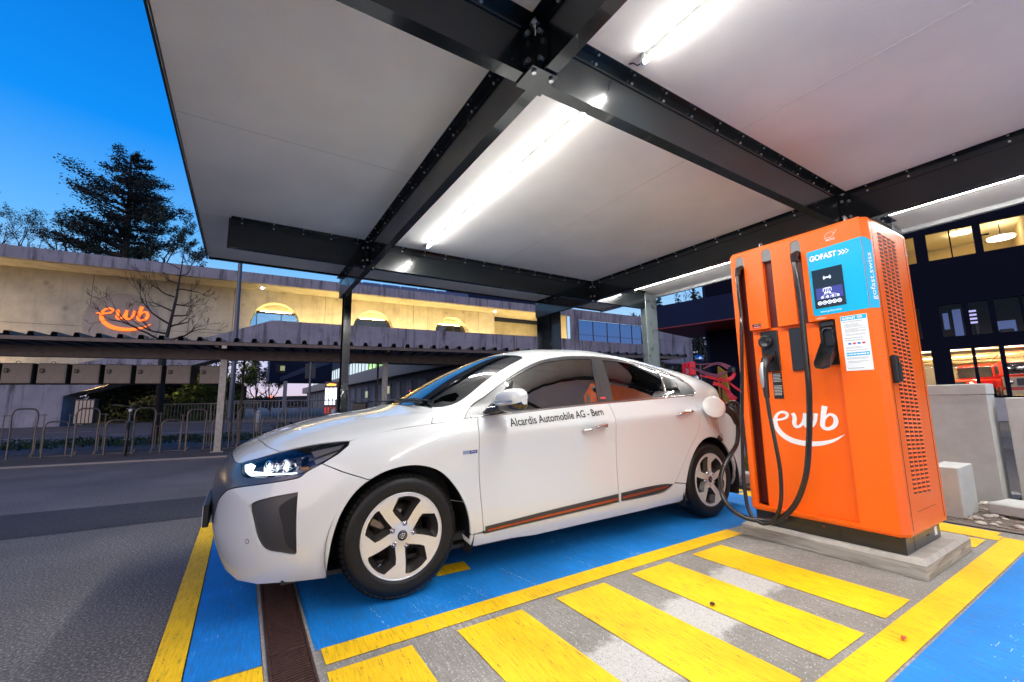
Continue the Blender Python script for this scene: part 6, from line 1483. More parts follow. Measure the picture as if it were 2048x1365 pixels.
for i,(cu,cz,r) in enumerate(circ):
    b=MB(); b.box(cu-r+.35,cu+r-.35,2.86,2.94,cz+.84,cz+.98); w=b.build('window_frame',M_['frame'],bld)
    b=MB(); b.add([(cu-r,2.90,cz-r),(cu+r,2.90,cz-r),(cu+r,2.90,cz+.86),(cu-r,2.90,cz+.86)],[(0,1,2,3)]); b.build('pane',M_['skyglass' if i==0 else 'darkglass'],w,recalc=False)
    b=MB(); b.box(cu-r*.78,cu-r*.78+.05,2.85,2.89,cz-r,cz+.84); b.box(cu+.35,cu+.40,2.85,2.89,cz-r,cz+.84); b.build('mullion',M_['frame'],w)
    b=MB(); b.box(cu-r,cu+r,3.0,3.05,cz-r,cz+r); b.build('lit_lining',M_['concW'],bld)
# parapet of the ramp and balcony
def bandpoly(name,P,y0,y1,m):
    b=MB(); b.prism([(x,y0,z) for x,z in P],(0,y1-y0,0)); return b.build(name,m,bld)
bandpoly('ramp_parapet',[(-30,-.3),(3.35,-.3),(3.40,1.66),(5.2,2.33),(7.8,3.12),(13.4,5.02),(39,5.05),(39,7.02),(13.4,6.80),(10.2,5.55),(5.2,3.93),(-1.5,1.9),(-30,1.9)],-.05,.20,M_['concA'])
b=MB(); 
b.add([(-2,.2,1.6),(5.2,.2,3.4),(13.4,.2,5.9),(13.4,2.2,5.9),(5.2,2.2,3.4),(-2,2.2,1.6)],[(0,1,4,5),(1,2,3,4)]); b.add([(13.4,.2,5.9),(39,.2,5.9),(39,5,5.9),(13.4,5,5.9)],[(0,1,2,3)]); b.add([(3.4,0,1.66),(13.4,0,5.02),(13.4,2.2,5.02),(3.4,2.2,1.66)],[(0,1,2,3)]); b.add([(13.4,.2,5.05),(39,.2,5.05),(39,12,5.05),(13.4,12,5.05)],[(0,1,2,3)]); b.build('deck',M_['concA'],bld,recalc=False)
b=MB(); b.box(3.35,3.42,-.05,2.2,-.3,1.70); b.build('wall_end',M_['concA'],bld)
M_['ledwarm']=mat('warm_light_strip',(1,.8,.4),.5,emit=(1.0,.72,.27),estr=62); M_['ledorange']=mat('orange_light_strip',(1,.6,.3),.5,emit=(1,.42,.12),estr=3.5)
b=MB(); b.box(13.6,31.3,.40,.48,5.95,6.03); b.box(13.5,38.6,.40,.46,6.10,6.15) if False else None; b.box(32.2,38.7,.5,.6,5.95,6.05); b.build('light_strip',M_['ledwarm'],bld)
b=MB()
for k in range(14): u=-1.3+k*1.05; z=3.3+(u-5.2)*.31; b.box(u,u+.9,.32,.38,z,z+.05)
for k in range(10): u=-14+k*1.3; b.box(u,u+1.1,.32,.38,1.7,1.76)
M_['ledadded']=mat('added_ramp_strip',(1,.8,.4),.5,emit=(1.0,.70,.34),estr=190); b.build('added_ramp_strip',M_['ledadded'],bld)  # unseen strips added behind the ramp parapet to brighten the left wall
M_['spot']=mat('white_spot_light',(1,1,1),.4,emit=(1,.93,.8),estr=40)
for u,z in ((12.6,9.30),(31.4,9.30)):
    b=MB(); b.cyl((u,1.3,9.28),(u,1.3,9.36),.05,12); b.build('spot_light',M_['spot'],bld)
for cu,cz,r in circ:
    b=MB(); b.box(cu-1.0,cu+1.0,2.955,2.985,cz+.99,cz+1.01); b.build('lining_light',M_['ledwarm'],bld)
# slatted blinds in the recess
b=MB()
for k in range(30): b.box(32.4+k*.16,32.45+k*.16,4.7,4.8,5.9,7.6)
b.box(32.3,37.3,4.68,4.82,7.6,7.7); b.build('slatted_screen',M_['frame'],bld)
b=MB(); b.box(37.6,38.7,2.0,2.1,5.9,7.9); b.build('dark_doorway',M_['frame'],bld)
# solid end block with wide dark glazing
vs,fs=cdt([[(39,5.05),(57,5.05),(57,10.05),(39,10.05)],[(40.1,6.95),(48.95,6.95),(48.95,9.02),(40.1,9.02)]])
b=MB(); b.add([(x,-.04,z) for x,z in vs],fs); b.box(56.9,57,-.04,12,5.05,10.05); b.box(39,57,0,12,5.0,5.05); b.build('end_block',M_['concA'],bld)
b=MB(); b.box(39,57,-.045,-.04,7.55,7.57); b.box(52.3,52.32,-.045,-.04,5.05,9.4); b.build('block_joints',M_['joint'],bld)
b=MB(); b.box(40.1,48.95,.10,.12,6.95,9.02); M_['deepglass']=mat('deep_blue_glazing',(.09,.17,.36),.02,.8,coat=1); g_=b.build('glazing',M_['deepglass'],bld); b=MB()
for u in (42.0,43.9,45.7,47.4): b=MB(); b.box(u,u+.05,.05,.10,6.95,9.02); b.build('mullion',M_['frame'],g_)
b=MB(); b.box(40,57,3.0,3.2,-.5,5.0); b.build('lower_wall',M_['concA'],bld)
b=MB(); b.box(40,56.5,2.6,3.0,3.9,4.05); b.box(40,56.5,2.7,3.0,4.2,5.0); b.build('recess_shade_paint',M_['frame'],bld)  # dark strips painted as shade in the recess under the end block
# metal box by the ramp end
M_['warmslat']=mat('pale_slatted_steel',(.42,.34,.27),.5,.3); M_['slatdark']=mat('dark_slat_gap',(.05,.04,.035),.6)
wb=empty('slatted_container',(-7.05,31.2,0),BR,label='pale slatted steel container at the dark end of the ramp, left of the bicycle',cat='container')
b=MB(); b.bbox(-.40,.36,0,.6,.15,1.42,.02); b.build('case',M_['slatdark'],wb); b=MB()
for k in range(5): b.box(-.38+k*.15,-.38+k*.15+.11,-.03,0,.20,1.38)
b.build('slats',M_['warmslat'],wb)
b=MB(); b.bbox(-.42,.40,-.03,.62,1.40,1.46,.01); b.build('lid',M_['trimgrey'],wb)
# illuminated sign: disc and letters
M_['signglow']=mat('glowing_orange_sign',(1,.25,.03),.4,emit=(1.0,.125,.004),estr=.85); M_['disc']=conc('mauve_concrete_disc',(.36,.31,.275),.1)
sg=empty('wall_sign',BO+BD*5.0+BN*2.15+Vector((0,0,6.4)),BR,label='glowing orange letters with a swoosh on a round plate on the concrete wall',cat='sign')
b=MB(); b.add([(1.88*math.cos(t),0,1.88*math.sin(t)) for t in [2*math.pi*k/64 for k in range(64)]]+[(1.88*math.cos(t),.05,1.88*math.sin(t)) for t in [2*math.pi*k/64 for k in range(64)]],[tuple(range(64))]+[(k,(k+1)%64,64+(k+1)%64,64+k) for k in range(64)]); b.build('disc',M_['disc'],sg)
b=MB(); k_=.60
def put2(poly,layer): 
    P=[(-1.0+x*k_,-.06-.004*layer,.22+z*k_) for x,z in poly]; b.add(P,[tuple(range(len(P)))])
logo(put2); b.build('glowing_letters',M_['signglow'],sg,recalc=False)

# ------------------------------------------------------------------ far buildings between the posts
M_['navy']=mat('navy_cladding',(.006,.012,.042),.7,.0,spec=.2,var=.2,vscale=.6); M_['navy2']=mat('blue_grey_cladding',(.05,.065,.13),.4,.2)
nb=empty('navy_building',(2.5,60,0),0,label='navy blue building block with one lit square window beyond the shelter post',cat='building')
b=MB(); b.box(.0,7.2,0,6,3.9,10.5); b.build('block',M_['navy'],nb)
b=MB(); b.prism([(3.4,-.4,3.9),(3.4,-8,3.9),(16,-8,10.5),(16,-.4,10.5)],(0,0,.3)) if False else b.prism([(1.2,-.1,3.9),(7.2,-.1,6.4),(7.2,-.1,7.4),(1.2,-.1,4.4)],(0,.1,0)); b.build('sloped_band',M_['navy2'],nb)
M_['winlit']=mat('dim_lit_window',(.05,.06,.05),.2,emit=(.55,.6,.35),estr=.25)
b=MB(); b.box(.65,1.75,-.05,0,4.9,6.0); w=b.build('window',M_['frame'],nb); b=MB(); b.box(1.15,1.65,-.07,-.05,5.2,5.8); b.build('pane',M_['winlit'],w)
b=MB(); b.box(1.6,2.0,-.5,0,-1,3.9); b.build('pillar',M_['precast'],nb)
gb=empty('long_side_building',(18,36,0),0,label='long low building with green lit upper windows and grey wall panels behind the windscreen',cat='building')
M_['panelA']=mat('grey_wall_panel',(.16,.155,.165),.7,var=.2,vscale=2); M_['panelB']=mat('dark_wall_panel',(.045,.045,.055),.6); 
def greenglass():
    m=mat('green_lit_glazing',(.05,.08,.05),.3,emit=(.4,.8,.3),estr=.8); N,L,b=nodes(m)
    t=N.new('ShaderNodeTexCoord'); mp=N.new('ShaderNodeMapping'); mp.inputs['Scale'].default_value=(1,1.1,.25); L.new(t.outputs['Object'],mp.inputs[0])
    n=N.new('ShaderNodeTexNoise'); n.inputs['Scale'].default_value=1.3; n.inputs['Detail'].default_value=7; n.inputs['Roughness'].default_value=.8; L.new(mp.outputs[0],n.inputs['Vector'])
    cr=N.new('ShaderNodeValToRGB'); e=cr.color_ramp.elements; e[0].position=.40; e[0].color=(.02,.06,.03,1); e[1].position=.66; e[1].color=(.62,.80,.62,1); k=e.new(.5); k.color=(.22,.55,.03,1); L.new(n.outputs['Fac'],cr.inputs[0]); L.new(cr.outputs[0],b.inputs['Emission Color']); return m
M_['greenlit']=greenglass(); M_['palelit']=mat('pale_lit_glazing',(.2,.25,.25),.3,emit=(.50,.62,.64),estr=.55)
b=MB(); b.box(.3,10,0,125,-.5,4.6); b.build('wall',M_['panelB'],gb)
b=MB(); y=1.0; random.seed(2)
while y<115: 
    w=random.choice([1.6,2.2,3.0]); b=MB(); b.box(.2,.3,y,y+w,-.2,3.9); b.build('wall_panel',M_['panelA'],gb); y+=w+random.choice([1.2,2.2,2.8])
b=MB(); b.box(-1.2,10,0,125,4.6,6.4); b.build('eaves',M_['frame'],gb)
b=MB(); b.add([(.5,6,6.4),(.5,42,6.4),(.5,42,8.8),(.5,6,8.8)],[(0,1,2,3)]); b.build('green_glazing',M_['greenlit'],gb,recalc=False)
b=MB(); b.add([(.5,42,6.4),(.5,115,6.4),(.5,115,9.2),(.5,42,9.2)],[(0,1,2,3)]); b.build('pale_glazing',M_['palelit'],gb,recalc=False)
b=MB(); b.box(0,10,0,125,9.2,13); b.build('upper_storey',M_['navy'],gb)
b=MB()
for k in range(40): b.box(.40,.5,6+k*2.7,6.12+k*2.7,6.4,9.2)
b.build('mullions',M_['frame'],gb)
for (y,z) in ((27,3.2),(40,2.8)): b=MB(); b.box(.1,.2,y,y+1.4,z-.8,z+.3); b.build('lit_window',M_['winlit'],gb)
M_['redlamp']=mat('red_lamp',(1,.05,.03),.4,emit=(1,.05,.03),estr=3)
def lampdot(x,y,z,r,m,lab,cat='lamp',nm_='small_lamp',grp=None):
    rt_=empty(nm_,(x,y,0),label=lab,cat=cat,group=grp); b=MB(); b.cyl((0,0,0),(0,0,z-r),.03,6); b.build('post',M_['rail'],rt_)
    b=MB(); b.lathe([(0,-r),(r*.7,-r*.7),(r,0),(r*.7,r*.7),(0,r)],Matrix.Translation((0,0,z)),10); b.build('lamp_head',m,rt_)
lampdot(2.15,45,1.75,.10,M_['redlamp'],'red light glowing left of the striped totem'); lampdot(11.5,34,1.9,.09,M_['redlamp'],'red light just right of the slim canopy post'); 

# ------------------------------------------------------------------ dark building with lit storeys on the right
RO=Vector((24.3,5.4,0)); RDv=Vector((-.208,.978,0)).normalized(); RR=math.atan2(RDv.y,RDv.x)
rb_=empty('office_building',RO,RR,label='dark building with lit offices above a bright car showroom on the right',cat='building')
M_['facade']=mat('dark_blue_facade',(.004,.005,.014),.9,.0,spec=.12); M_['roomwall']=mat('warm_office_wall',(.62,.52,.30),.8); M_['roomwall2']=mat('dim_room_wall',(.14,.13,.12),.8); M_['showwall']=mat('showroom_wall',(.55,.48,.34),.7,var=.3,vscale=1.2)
M_['ceil_lamp']=mat('office_lamp',(1,1,1),.4,emit=(1,.90,.62),estr=120); M_['show_lamp']=mat('showroom_lamp',(1,1,1),.4,emit=(1,.88,.55),estr=85); M_['disc_lamp']=mat('round_lamp',(1,1,1),.4,emit=(1,.93,.75),estr=5)
# facade local: x along (u, negative = nearer the camera side), y: depth is NEGATIVE y? use sign so that the rooms lie behind
rows=[(6.63,7.83,[(-7.6,-5.4),(-5.1,-2.99),(-2.85,-1.69),(-1.47,-.82),(-.80,-.11),(.27,1.3)]),
      (3.36,4.70,[(-6.2,-4.6),(-4.3,-3.0),(-2.8,-2.42),(-2.36,-1.70),(-1.55,-1.0),(-.84,-.18),(.42,.95)]),
      (.93,2.83,[(-6.5,-4.6),(-4.4,-2.7),(-2.6,-1.76),(-1.63,-1.0),(-.90,-.31),(.25,1.0)])]
rows=[(6.63,7.83,[(-9,-5.4),(-5.1,-2.99),(-2.90,-1.69),(-1.47,-.83),(-.79,-.11),(.27,1.3)]),rows[1],rows[2]]
holes=[[(a,z0),(c,z0),(c,z1),(a,z1)] for z0,z1,L in rows for a,c in L]
vs,fs=cdt([[(-26,-.3),(9.2,-.3),(9.2,12.5),(-26,12.5)]]+holes)
sgn=-1   # local -y points away from the camera side
b=MB(); b.add([(x,0,z) for x,z in vs],fs); b.add([(x,-.22,z) for x,z in vs],fs)
for h_ in holes: b.add([(x,0,z) for x,z in h_]+[(x,-.22,z) for x,z in h_],[(i,(i+1)%4,4+(i+1)%4,4+i) for i in range(4)])
b.build('facade',M_['facade'],rb_,recalc=False)
b=MB(); b.box(-26,9.2,-14,-13.8,-.3,12.5); b.box(-26,9.2,-14,-.22,12.3,12.5); b.box(9.1,9.2,-14,-.22,-.3,12.5); b.box(-26,-25.9,-14,-.22,-.3,12.5); b.build('rear_walls',M_['facade'],rb_)
def room(z0,z1,d,mw,name):
    b=MB(); x0,x1=-24,3.5
    b.add([(x0,-d,z0),(x1,-d,z0),(x1,-d,z1),(x0,-d,z1)],[(0,1,2,3)]); b.add([(x0,-.25,z1),(x1,-.25,z1),(x1,-d,z1),(x0,-d,z1)],[(0,1,2,3)]); b.add([(x0,-.25,z0),(x1,-.25,z0),(x1,-d,z0),(x0,-d,z0)],[(0,1,2,3)]); b.add([(x1,-.25,z0),(x1,-d,z0),(x1,-d,z1),(x1,-.25,z1)],[(0,1,2,3)]); b.build(name,mw,rb_,recalc=False)
M_['ochrewall']=mat('ochre_office_wall',(.42,.30,.12),.8); b=MB(); b.box(-24,3.4,-4.98,-4.9,5.95,8.2); b.box(-3.0,-2.9,-4.9,-.5,5.95,8.2); b.build('office_back_wall',M_['ochrewall'],rb_)
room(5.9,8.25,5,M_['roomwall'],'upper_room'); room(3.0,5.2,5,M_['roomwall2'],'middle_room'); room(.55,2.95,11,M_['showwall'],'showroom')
b=MB()
for x in (-1.25,-3.9,-7): b.box(x-.25,x+.25,-2.6,-2.4,8.18,8.22)
b.build('office_lamps',M_['ceil_lamp'],rb_)
b=MB(); b.lathe([(0,-.06),(.40,-.05),(.42,.03),(0,.05)],Matrix.Translation((-2.35,-2.2,7.60)),24); b.build('round_lamp',M_['disc_lamp'],rb_)
b=MB(); b.cyl((-2.35,-2.2,7.65),(-2.35,-2.2,8.2),.015,6); b.box(-1.95,-1.70,-.9,-.8,7.5,7.55); b.build('lamp_stem',M_['facade'],rb_)
b=MB()
for x in (-.55,-1.3,-2.2,-3.4,-4.8,.6): 
    for y in (-2.2,-4.6,-7.5): b.box(x-.22,x+.22,y-.05,y+.05,2.84,2.88)
b.build('showroom_lamps',M_['show_lamp'],rb_)
b=MB()
for y in (-1.6,-3.4,-6,-9): b.box(-8,3,y-.05,y+.05,2.72,2.84)
for x in (-2.9,-1.75,-.3): b.box(x-.03,x+.03,-11,-.5,2.70,2.74)
b.build('ceiling_beams',M_['roomwall'],rb_)
b=MB()
b.box(-.80,-.42,-6.1,-6.0,1.55,2.1); b.box(.3,.8,-6,-5.8,.6,2.5); b.box(-.86,-.40,-3.0,-2.6,.6,1.25); b.build('shelving',M_['roomwall2'],rb_)
M_['purple']=mat('dim_blue_light_panel',(.2,.2,.5),.4,emit=(.45,.42,.8),estr=.6); M_['bluedim']=mat('blue_office_glow',(.05,.07,.15),.5,emit=(.06,.09,.22),estr=.5)
b=MB()
for k in range(4): b.box(-1.30,-1.08,-2.7,-2.65,4.62-k*.17,4.70-k*.17)
b.build('ceiling_panels',M_['purple'],rb_)
b=MB(); b.box(-.80,-.55,-1.2,-1.1,3.4,4.6); b.box(-2.3,-1.75,-1.9,-1.8,3.4,4.0); b.box(-.42,-.25,-1.3,-1.2,3.8,4.5); b.build('blinds',M_['bluedim'],rb_)
b=MB(); b.bbox(-1.30,-1.12,-1.6,-1.3,3.4,3.95,.05); b.bbox(-.62,-.52,-1.8,-1.7,3.4,4.05,.02); b.bbox(-2.2,-1.8,-1.7,-1.4,3.4,3.62,.04); b.build('desks',M_['frame'],rb_)
M_['lamp_small']=mat('white_glare_lamp',(1,1,1),.4,emit=(1,.9,.7),estr=10)
# glass over the openings
M_['paneglass']=glass('office_glass',(.96,.96,.96),1.25)
for h_ in holes: (a,z0),(c,_),(_,z1),_ = h_; b=MB(); b.add([(a,-.12,z0),(c,-.12,z0),(c,-.12,z1),(a,-.12,z1)],[(0,1,2,3)]); b.build('window_pane',M_['paneglass'],rb_,recalc=False)
b=MB(); b.box(-26,3,.0,.6,.0,.86); b.build('base_wall',M_['precast'],rb_)
# overhanging canopy and tower part to the left
M_['redlit']=mat('redlit_paint_soffit',(.30,.022,.015),.5)  # red light on the overhang's underside, put into the colour
b=MB(); b.box(4.0,11.0,-2,3.0,4.85,6.1); b.build('overhang',M_['navy'],rb_); b=MB(); b.box(4.0,11.0,-2,3.0,4.80,4.845); b.build('redlit_paint_soffit',M_['redlit'],rb_)
b=MB(); b.box(9.2,9.4,-9,-.1,-.3,12.5); b.build('tower_side',M_['navy'],rb_)
# vehicles in the showroom
M_['redcar']=mat('red_car_paint',(.62,.03,.012),.3,coat=1); M_['creamcar']=mat('cream_car_paint',(.62,.52,.36),.3,coat=1)
def offroader(u,d,rz,lab,front_m,body_m):
    p=RO+RDv*u+Vector((RDv.y,-RDv.x,0))*d
    r=empty('off_road_vehicle',(p.x,p.y,.58),RR+rz,label=lab,cat='car',group='vehicles in the showroom')
    b=MB(); b.bbox(-2.1,2.1,-.85,.85,.50,1.12,.06); b.bbox(-2.12,-1.95,-.80,.80,.42,.62,.03); b.build('body',body_m,r)
    b=MB(); b.bbox(-.9,2.05,-.80,.80,1.12,1.86,.12); b.build('cabin',body_m,r)
    b=MB(); b.bbox(-.94,-.90,-.68,.68,1.22,1.72,.01); b.bbox(-.6,1.9,-.83,.83,1.25,1.68,.02); b.build('windows',M_['darkglass'],r)
    b=MB(); b.bbox(-2.16,-2.11,-.82,.82,.68,1.08,.02); b.build('front_panel',front_m,r)
    b=MB(); b.bbox(-2.20,-2.165,-.45,.45,.74,1.02,.01); b.build('grille',M_['trimgrey'],r)
    b=MB(); b.tube([(-2.21,.07*math.cos(t),.88+.07*math.sin(t)) for t in [2*math.pi*k/16 for k in range(17)]],.01,5,caps=False); b.build('emblem_ring',M_['chrome'],r)
    for s in (-1,1):
        b=MB(); b.lathe([(0,.05),(.10,.04),(.12,0),(.13,-.03)],Matrix.Translation((-2.165,s*.64,.88))@Matrix.Rotation(R(-90),4,'Y'),16); b.build('headlight',M_['chrome'],r)
    b=MB(); b.bbox(-2.32,-2.13,-.86,.86,.38,.56,.03); b.build('bumper',front_m,r)
    for x in (-1.35,1.35):
        for s in (-1,1): b=MB(); b.cyl((x,s*.62,.36),(x,s*.86,.36),.37,20); b.cyl((x,s*.861,.36),(x,s*.87,.36),.2,14,0); b.build('wheel',M_['rubber'],r)
offroader(-2.45,3.2,R(-90),'cream fronted red off-road vehicle facing out behind the showroom glass',M_['creamcar'],M_['redcar'])
offroader(-1.55,6.3,R(-125),'red off-road vehicle deeper inside the showroom, left of the cream fronted one',M_['redcar'],M_['redcar'])

# ------------------------------------------------------------------ red sculpture, mirror, number box between car and charger
M_['ribbonred']=mat('red_ribbon_paint',(.80,.035,.035),.35,coat=.4); M_['ribbonpink']=mat('dusky_pink_ribbon',(.30,.09,.12),.4); M_['ochre']=mat('ochre_panel',(.40,.22,.015),.6)
rs=empty('ribbon_sculpture',(9.5,6.0,0),0,label='looping red ribbon sculpture seen between the car tail and the charger',cat='sculpture')
def rib(pts,wid,m,name,dx=0):
    P=crv([(dx,y-6.0,z) for y,z in pts],5); n=len(P); vs=[]
    for i,p in enumerate(P):
        t=(P[min(i+1,n-1)]-P[max(i-1,0)]).normalized(); nn=Vector((0,-t.z,t.y)); f=i/(n-1)*(len(wid)-1); k=min(int(f),len(wid)-2); w=wid[k]+(wid[k+1]-wid[k])*(f-k)
        for a,bx in ((.5,-.02),(.5,.02),(-.5,.02),(-.5,-.02)): vs.append(p+nn*a*w+Vector((bx+.04*math.sin(i*.3),0,0)))
    b=MB(); b.add(vs,[(i*4+k,i*4+(k+1)%4,(i+1)*4+(k+1)%4,(i+1)*4+k) for i in range(n-1) for k in range(4)]); b.build(name,m,rs)
rib([(6.68,1.87),(6.39,1.84),(6.31,1.72)][:2]+[(6.12,1.84)],[.02,.03,.02],M_['ribbonpink'],'ribbon',.1)
rib([(6.31,1.72),(6.12,1.80),(5.96,1.82),(5.81,1.79),(5.68,1.71),(5.60,1.62)],[.02,.05,.06,.07,.10,.08],M_['ribbonpink'],'ribbon')
rib([(6.68,1.78),(6.48,1.68),(6.14,1.55),(5.93,1.54),(5.72,1.62)],[.03,.06,.09,.07,.04],M_['ribbonpink'],'ribbon',.06)
rib([(6.40,1.56),(6.15,1.50),(5.89,1.43),(5.69,1.41),(5.58,1.46),(5.53,1.57)],[.02,.06,.08,.09,.09,.04],M_['ribbonred'],'ribbon',-.05)
rib([(6.02,1.35),(5.88,1.31),(5.73,1.22),(5.60,1.14)],[.09,.08,.06,.01],M_['ribbonred'],'ribbon',-.1)
rib([(5.90,1.48),(5.80,1.42),(5.62,1.28),(5.42,1.15)],[.02,.03,.035,.04],M_['ribbonred'],'ribbon',.02)
rib([(5.92,1.32),(5.78,1.18),(5.66,1.03),(5.54,.94)],[.05,.08,.13,.16],M_['ribbonred'],'ribbon',-.03)
b=MB(); b.bbox(-.06,.06,-.48,-.32,1.55,1.72,.04); b.build('clamp',M_['plastic'],rs); b=MB(); b.tube([(0,-.1,0),(0,-.1,1.4)],.02,8); b.build('stand',M_['plastic'],rs)
yp=empty('ochre_panel',(12,7.4,0),R(-12),label='ochre yellow panel on dark ground behind the red ribbons',cat='panel'); b=MB(); b.prism([(0,.13,1.95),(0,-.15,1.75),(0,-.26,.6),(0,.20,.6)],(.05,0,0)); b.build('board',M_['ochre'],yp)
b=MB(); b.box(9.7,13,2.5,7.2,-.01,.80); M_['olive']=mat('olive_base',(.07,.05,.02),.7); b.build('low_wall',M_['olive'],None,label='dark olive low wall behind the red ribbon sculpture',cat='wall')
mr_=empty('traffic_mirror',(15,10.1,0),0,label='round dark mirror ball on a thin post above the red box sign',cat='mirror')
b=MB(); b.tube([(0,0,0),(0,0,2.4)],.03,8); b.build('post',M_['rail'],mr_)
b=MB(); b.lathe([(0,-.19),(.10,-.165),(.165,-.10),(.19,0),(.165,.10),(.10,.165),(0,.19)],Matrix.Translation((0,0,2.52)),20); M_['mirrorball']=mat('mirror_ball',(.25,.33,.5),.05,1); b.build('ball',M_['mirrorball'],mr_)
bx=empty('red_box_sign',(13,9.3,0),R(-32),label='red box sign with the white number 28 beside the mirror ball',cat='sign')
M_['redface']=mat('red_box_face',(.45,.01,.02),.4,emit=(1,.02,.04),estr=.10)
b=MB(); b.bbox(-.02,.2,-.32,.32,1.80,2.25,.02); b.build('box',M_['redface'],bx); b=MB(); b.tube([(.1,0,0),(.1,0,1.8)],.05,8); b.build('post',M_['rail'],bx)
b=MB(); put_text(b,'28',(-.024,.0,1.86),(0,-1,0),(0,0,1),.24,.26,bold=.006); put_text(b,'C',(-.024,-.12,2.12),(0,-1,0),(0,0,1),.10,None); b.build('number',M_['white'],bx,recalc=False)
# ------------------------------------------------------------------ trees
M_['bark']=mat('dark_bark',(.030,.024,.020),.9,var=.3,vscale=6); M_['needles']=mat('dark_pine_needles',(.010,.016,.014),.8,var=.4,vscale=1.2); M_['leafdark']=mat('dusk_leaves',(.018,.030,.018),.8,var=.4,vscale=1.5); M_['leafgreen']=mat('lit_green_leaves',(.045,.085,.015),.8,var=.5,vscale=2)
def rv(): 
    while True:
        v=Vector((random.uniform(-1,1),random.uniform(-1,1),random.uniform(-1,1)))
        if .01<v.length<1: return v
def leafquad(b,p,s,flat=1):
    d1=rv().normalized()*s; d2=rv().normalized()*s*.6; d1.z*=flat; b.add([p-d1,p+d2,p+d1,p-d2],[(0,1,2,3)])
def branch(b,p,d,L,r,depth,tips,spread=.6,up=.15,nseg=4,kids=(2,3),wig=.18,n=5,shr=.70):
    pts=[p.copy()]; q=p.copy(); dd=d.normalized()
    for i in range(nseg):
        dd=(dd+rv()*wig+Vector((0,0,up*.3))).normalized(); q=q+dd*L/nseg; pts.append(q.copy())
    rr=[max(.0055,r*(1-.45*i/nseg)) for i in range(nseg+1)]
    b.tube(pts,rr,max(3,n),caps=False)
    if depth==0: tips.append((pts[-1],dd)); tips.append((pts[-2],dd)); return
    for k in range(random.randint(*kids)):
        t=random.uniform(.45,1) if k else 1; i=min(nseg,int(round(t*nseg))); nd=(dd+rv()*spread+Vector((0,0,up))).normalized()
        branch(b,pts[i],nd,L*shr*random.uniform(.8,1.15),rr[i]*.66,depth-1,tips,spread,up,nseg,kids,wig,n-1 if n>3 else 3,shr)
def broadleaf(name,loc,h,trunk_h,label,seed,leaves=6,ls=.14,depth=5,group=None,kids=(2,3),spread=.75,m='leafdark',scl=1,up=.15,r=None,cat='tree',shr=.70):
    random.seed(seed); r0=empty(name,loc,label=label,cat=cat,group=group)
    b=MB(); tips=[]; base=Vector((0,0,0)); R0=r or h*.022
    b.tube([base,Vector((h*.01,0,trunk_h*.5)),Vector((0,h*.01,trunk_h))],[R0*1.15,R0,R0*.85],8)
    L0=(h-trunk_h)*.36
    for k in range(4): branch(b,Vector((0,0,trunk_h*(.85+.05*k))),Vector((math.cos(k*1.7+seed),math.sin(k*1.7+seed),1.1)),L0*scl,R0*.6,depth-1,tips,spread,up,4,kids,.2,5,shr)
    branch(b,Vector((0,h*.01,trunk_h)),Vector((0,0,1)),L0*1.1,R0*.75,depth-1,tips,spread,up+.1,4,kids,.15,5,shr)
    b.build('trunk',M_['bark'],r0,recalc=False)
    if leaves:
        b=MB()
        for p,d in tips:
            for _ in range(leaves): leafquad(b,p+rv()*ls*3.2,ls*random.uniform(.6,1.2))
        b.build('crown',M_[m],r0,recalc=False)
    return r0
def conifer(name,loc,h,w,bare,label,seed,m='needles',group=None,pine=False):
    random.seed(seed); r0=empty(name,loc,label=label,cat='tree',group=group)
    b=MB(); b.tube([(0,0,0),(.02*h,0,h*.4),(.01*h,.01*h,h*.75),(0,0,h*.98)],[h*.020,h*.016,h*.009,h*.003],8); c=MB()
    z=bare*h
    while z<h*.985:
        t=(z-bare*h)/(h-bare*h); prof=((1-t)**.42*(.80+.20*min(1,t*3)) if pine else (1-t)**.85)*w
        for k in range(5 if pine else 6):
            if pine and random.random()<.30: continue
            a=random.uniform(0,6.28); L=prof*random.uniform(.45,1.12)*(1.0+.12*(math.cos(a)<0))+.15; d=Vector((math.cos(a),math.sin(a),.18 if pine else -.15)); s=Vector((0,0,z+random.uniform(-.1,.1)*h*.05))
            P=[s,s+d*L*.5+Vector((0,0,.03*L)),s+d*L+Vector((0,0,(.14 if pine else -.02)*L))]
            b.tube(P,[.010*h*(1-t)+.02,.018,.008],4,caps=False)
            nn=int(L*(175 if pine else 26))
            for _ in range(nn):
                f=random.uniform(.25 if pine else .05,1.05); q=s+d*L*f+Vector((0,0,.10*L*f*f)); q+=Vector((random.gauss(0,.12*L*.6+.08),random.gauss(0,.12*L*.6+.08),random.gauss(0,(.032*L+.06) if pine else (.05*L+.07)))); leafquad(c,q,random.uniform(.07,.15) if pine else random.uniform(.10,.24)*(h/18),.6 if pine else .45)
        z+=h*(.0235 if pine else .022)*random.uniform(.8,1.2)
    b.build('trunk',M_['bark'],r0,recalc=False); c.build('crown',M_[m],r0,recalc=False); return r0
conifer('pine_tree',(-10.7,52,0),25.3,5.0,.60,'tallest dark pine standing above the concrete parapet at the left',42,group='trees above the concrete building',pine=True)
T_='trees above the concrete building'
broadleaf('broadleaf_tree',(-7.6,52,0),22.0,11,'leafy tree leaning against the right side of the tall pine',12,leaves=34,ls=.10,depth=5,group=T_,spread=1.0,scl=.85,r=.22)
broadleaf('broadleaf_tree',(-8.9,54,0),21.0,10,'second leafy tree with a straight trunk just right of the pine trunk',18,leaves=34,ls=.10,depth=5,group=T_,spread=1.0,scl=.80,r=.22)
broadleaf('small_tree',(-14.2,52,0),18.2,14.0,'small bare forked tree on the parapet between the pine and the left edge trees',5,leaves=6,ls=.07,depth=5,group=T_,spread=.85,up=.08,scl=1.15,r=.16)
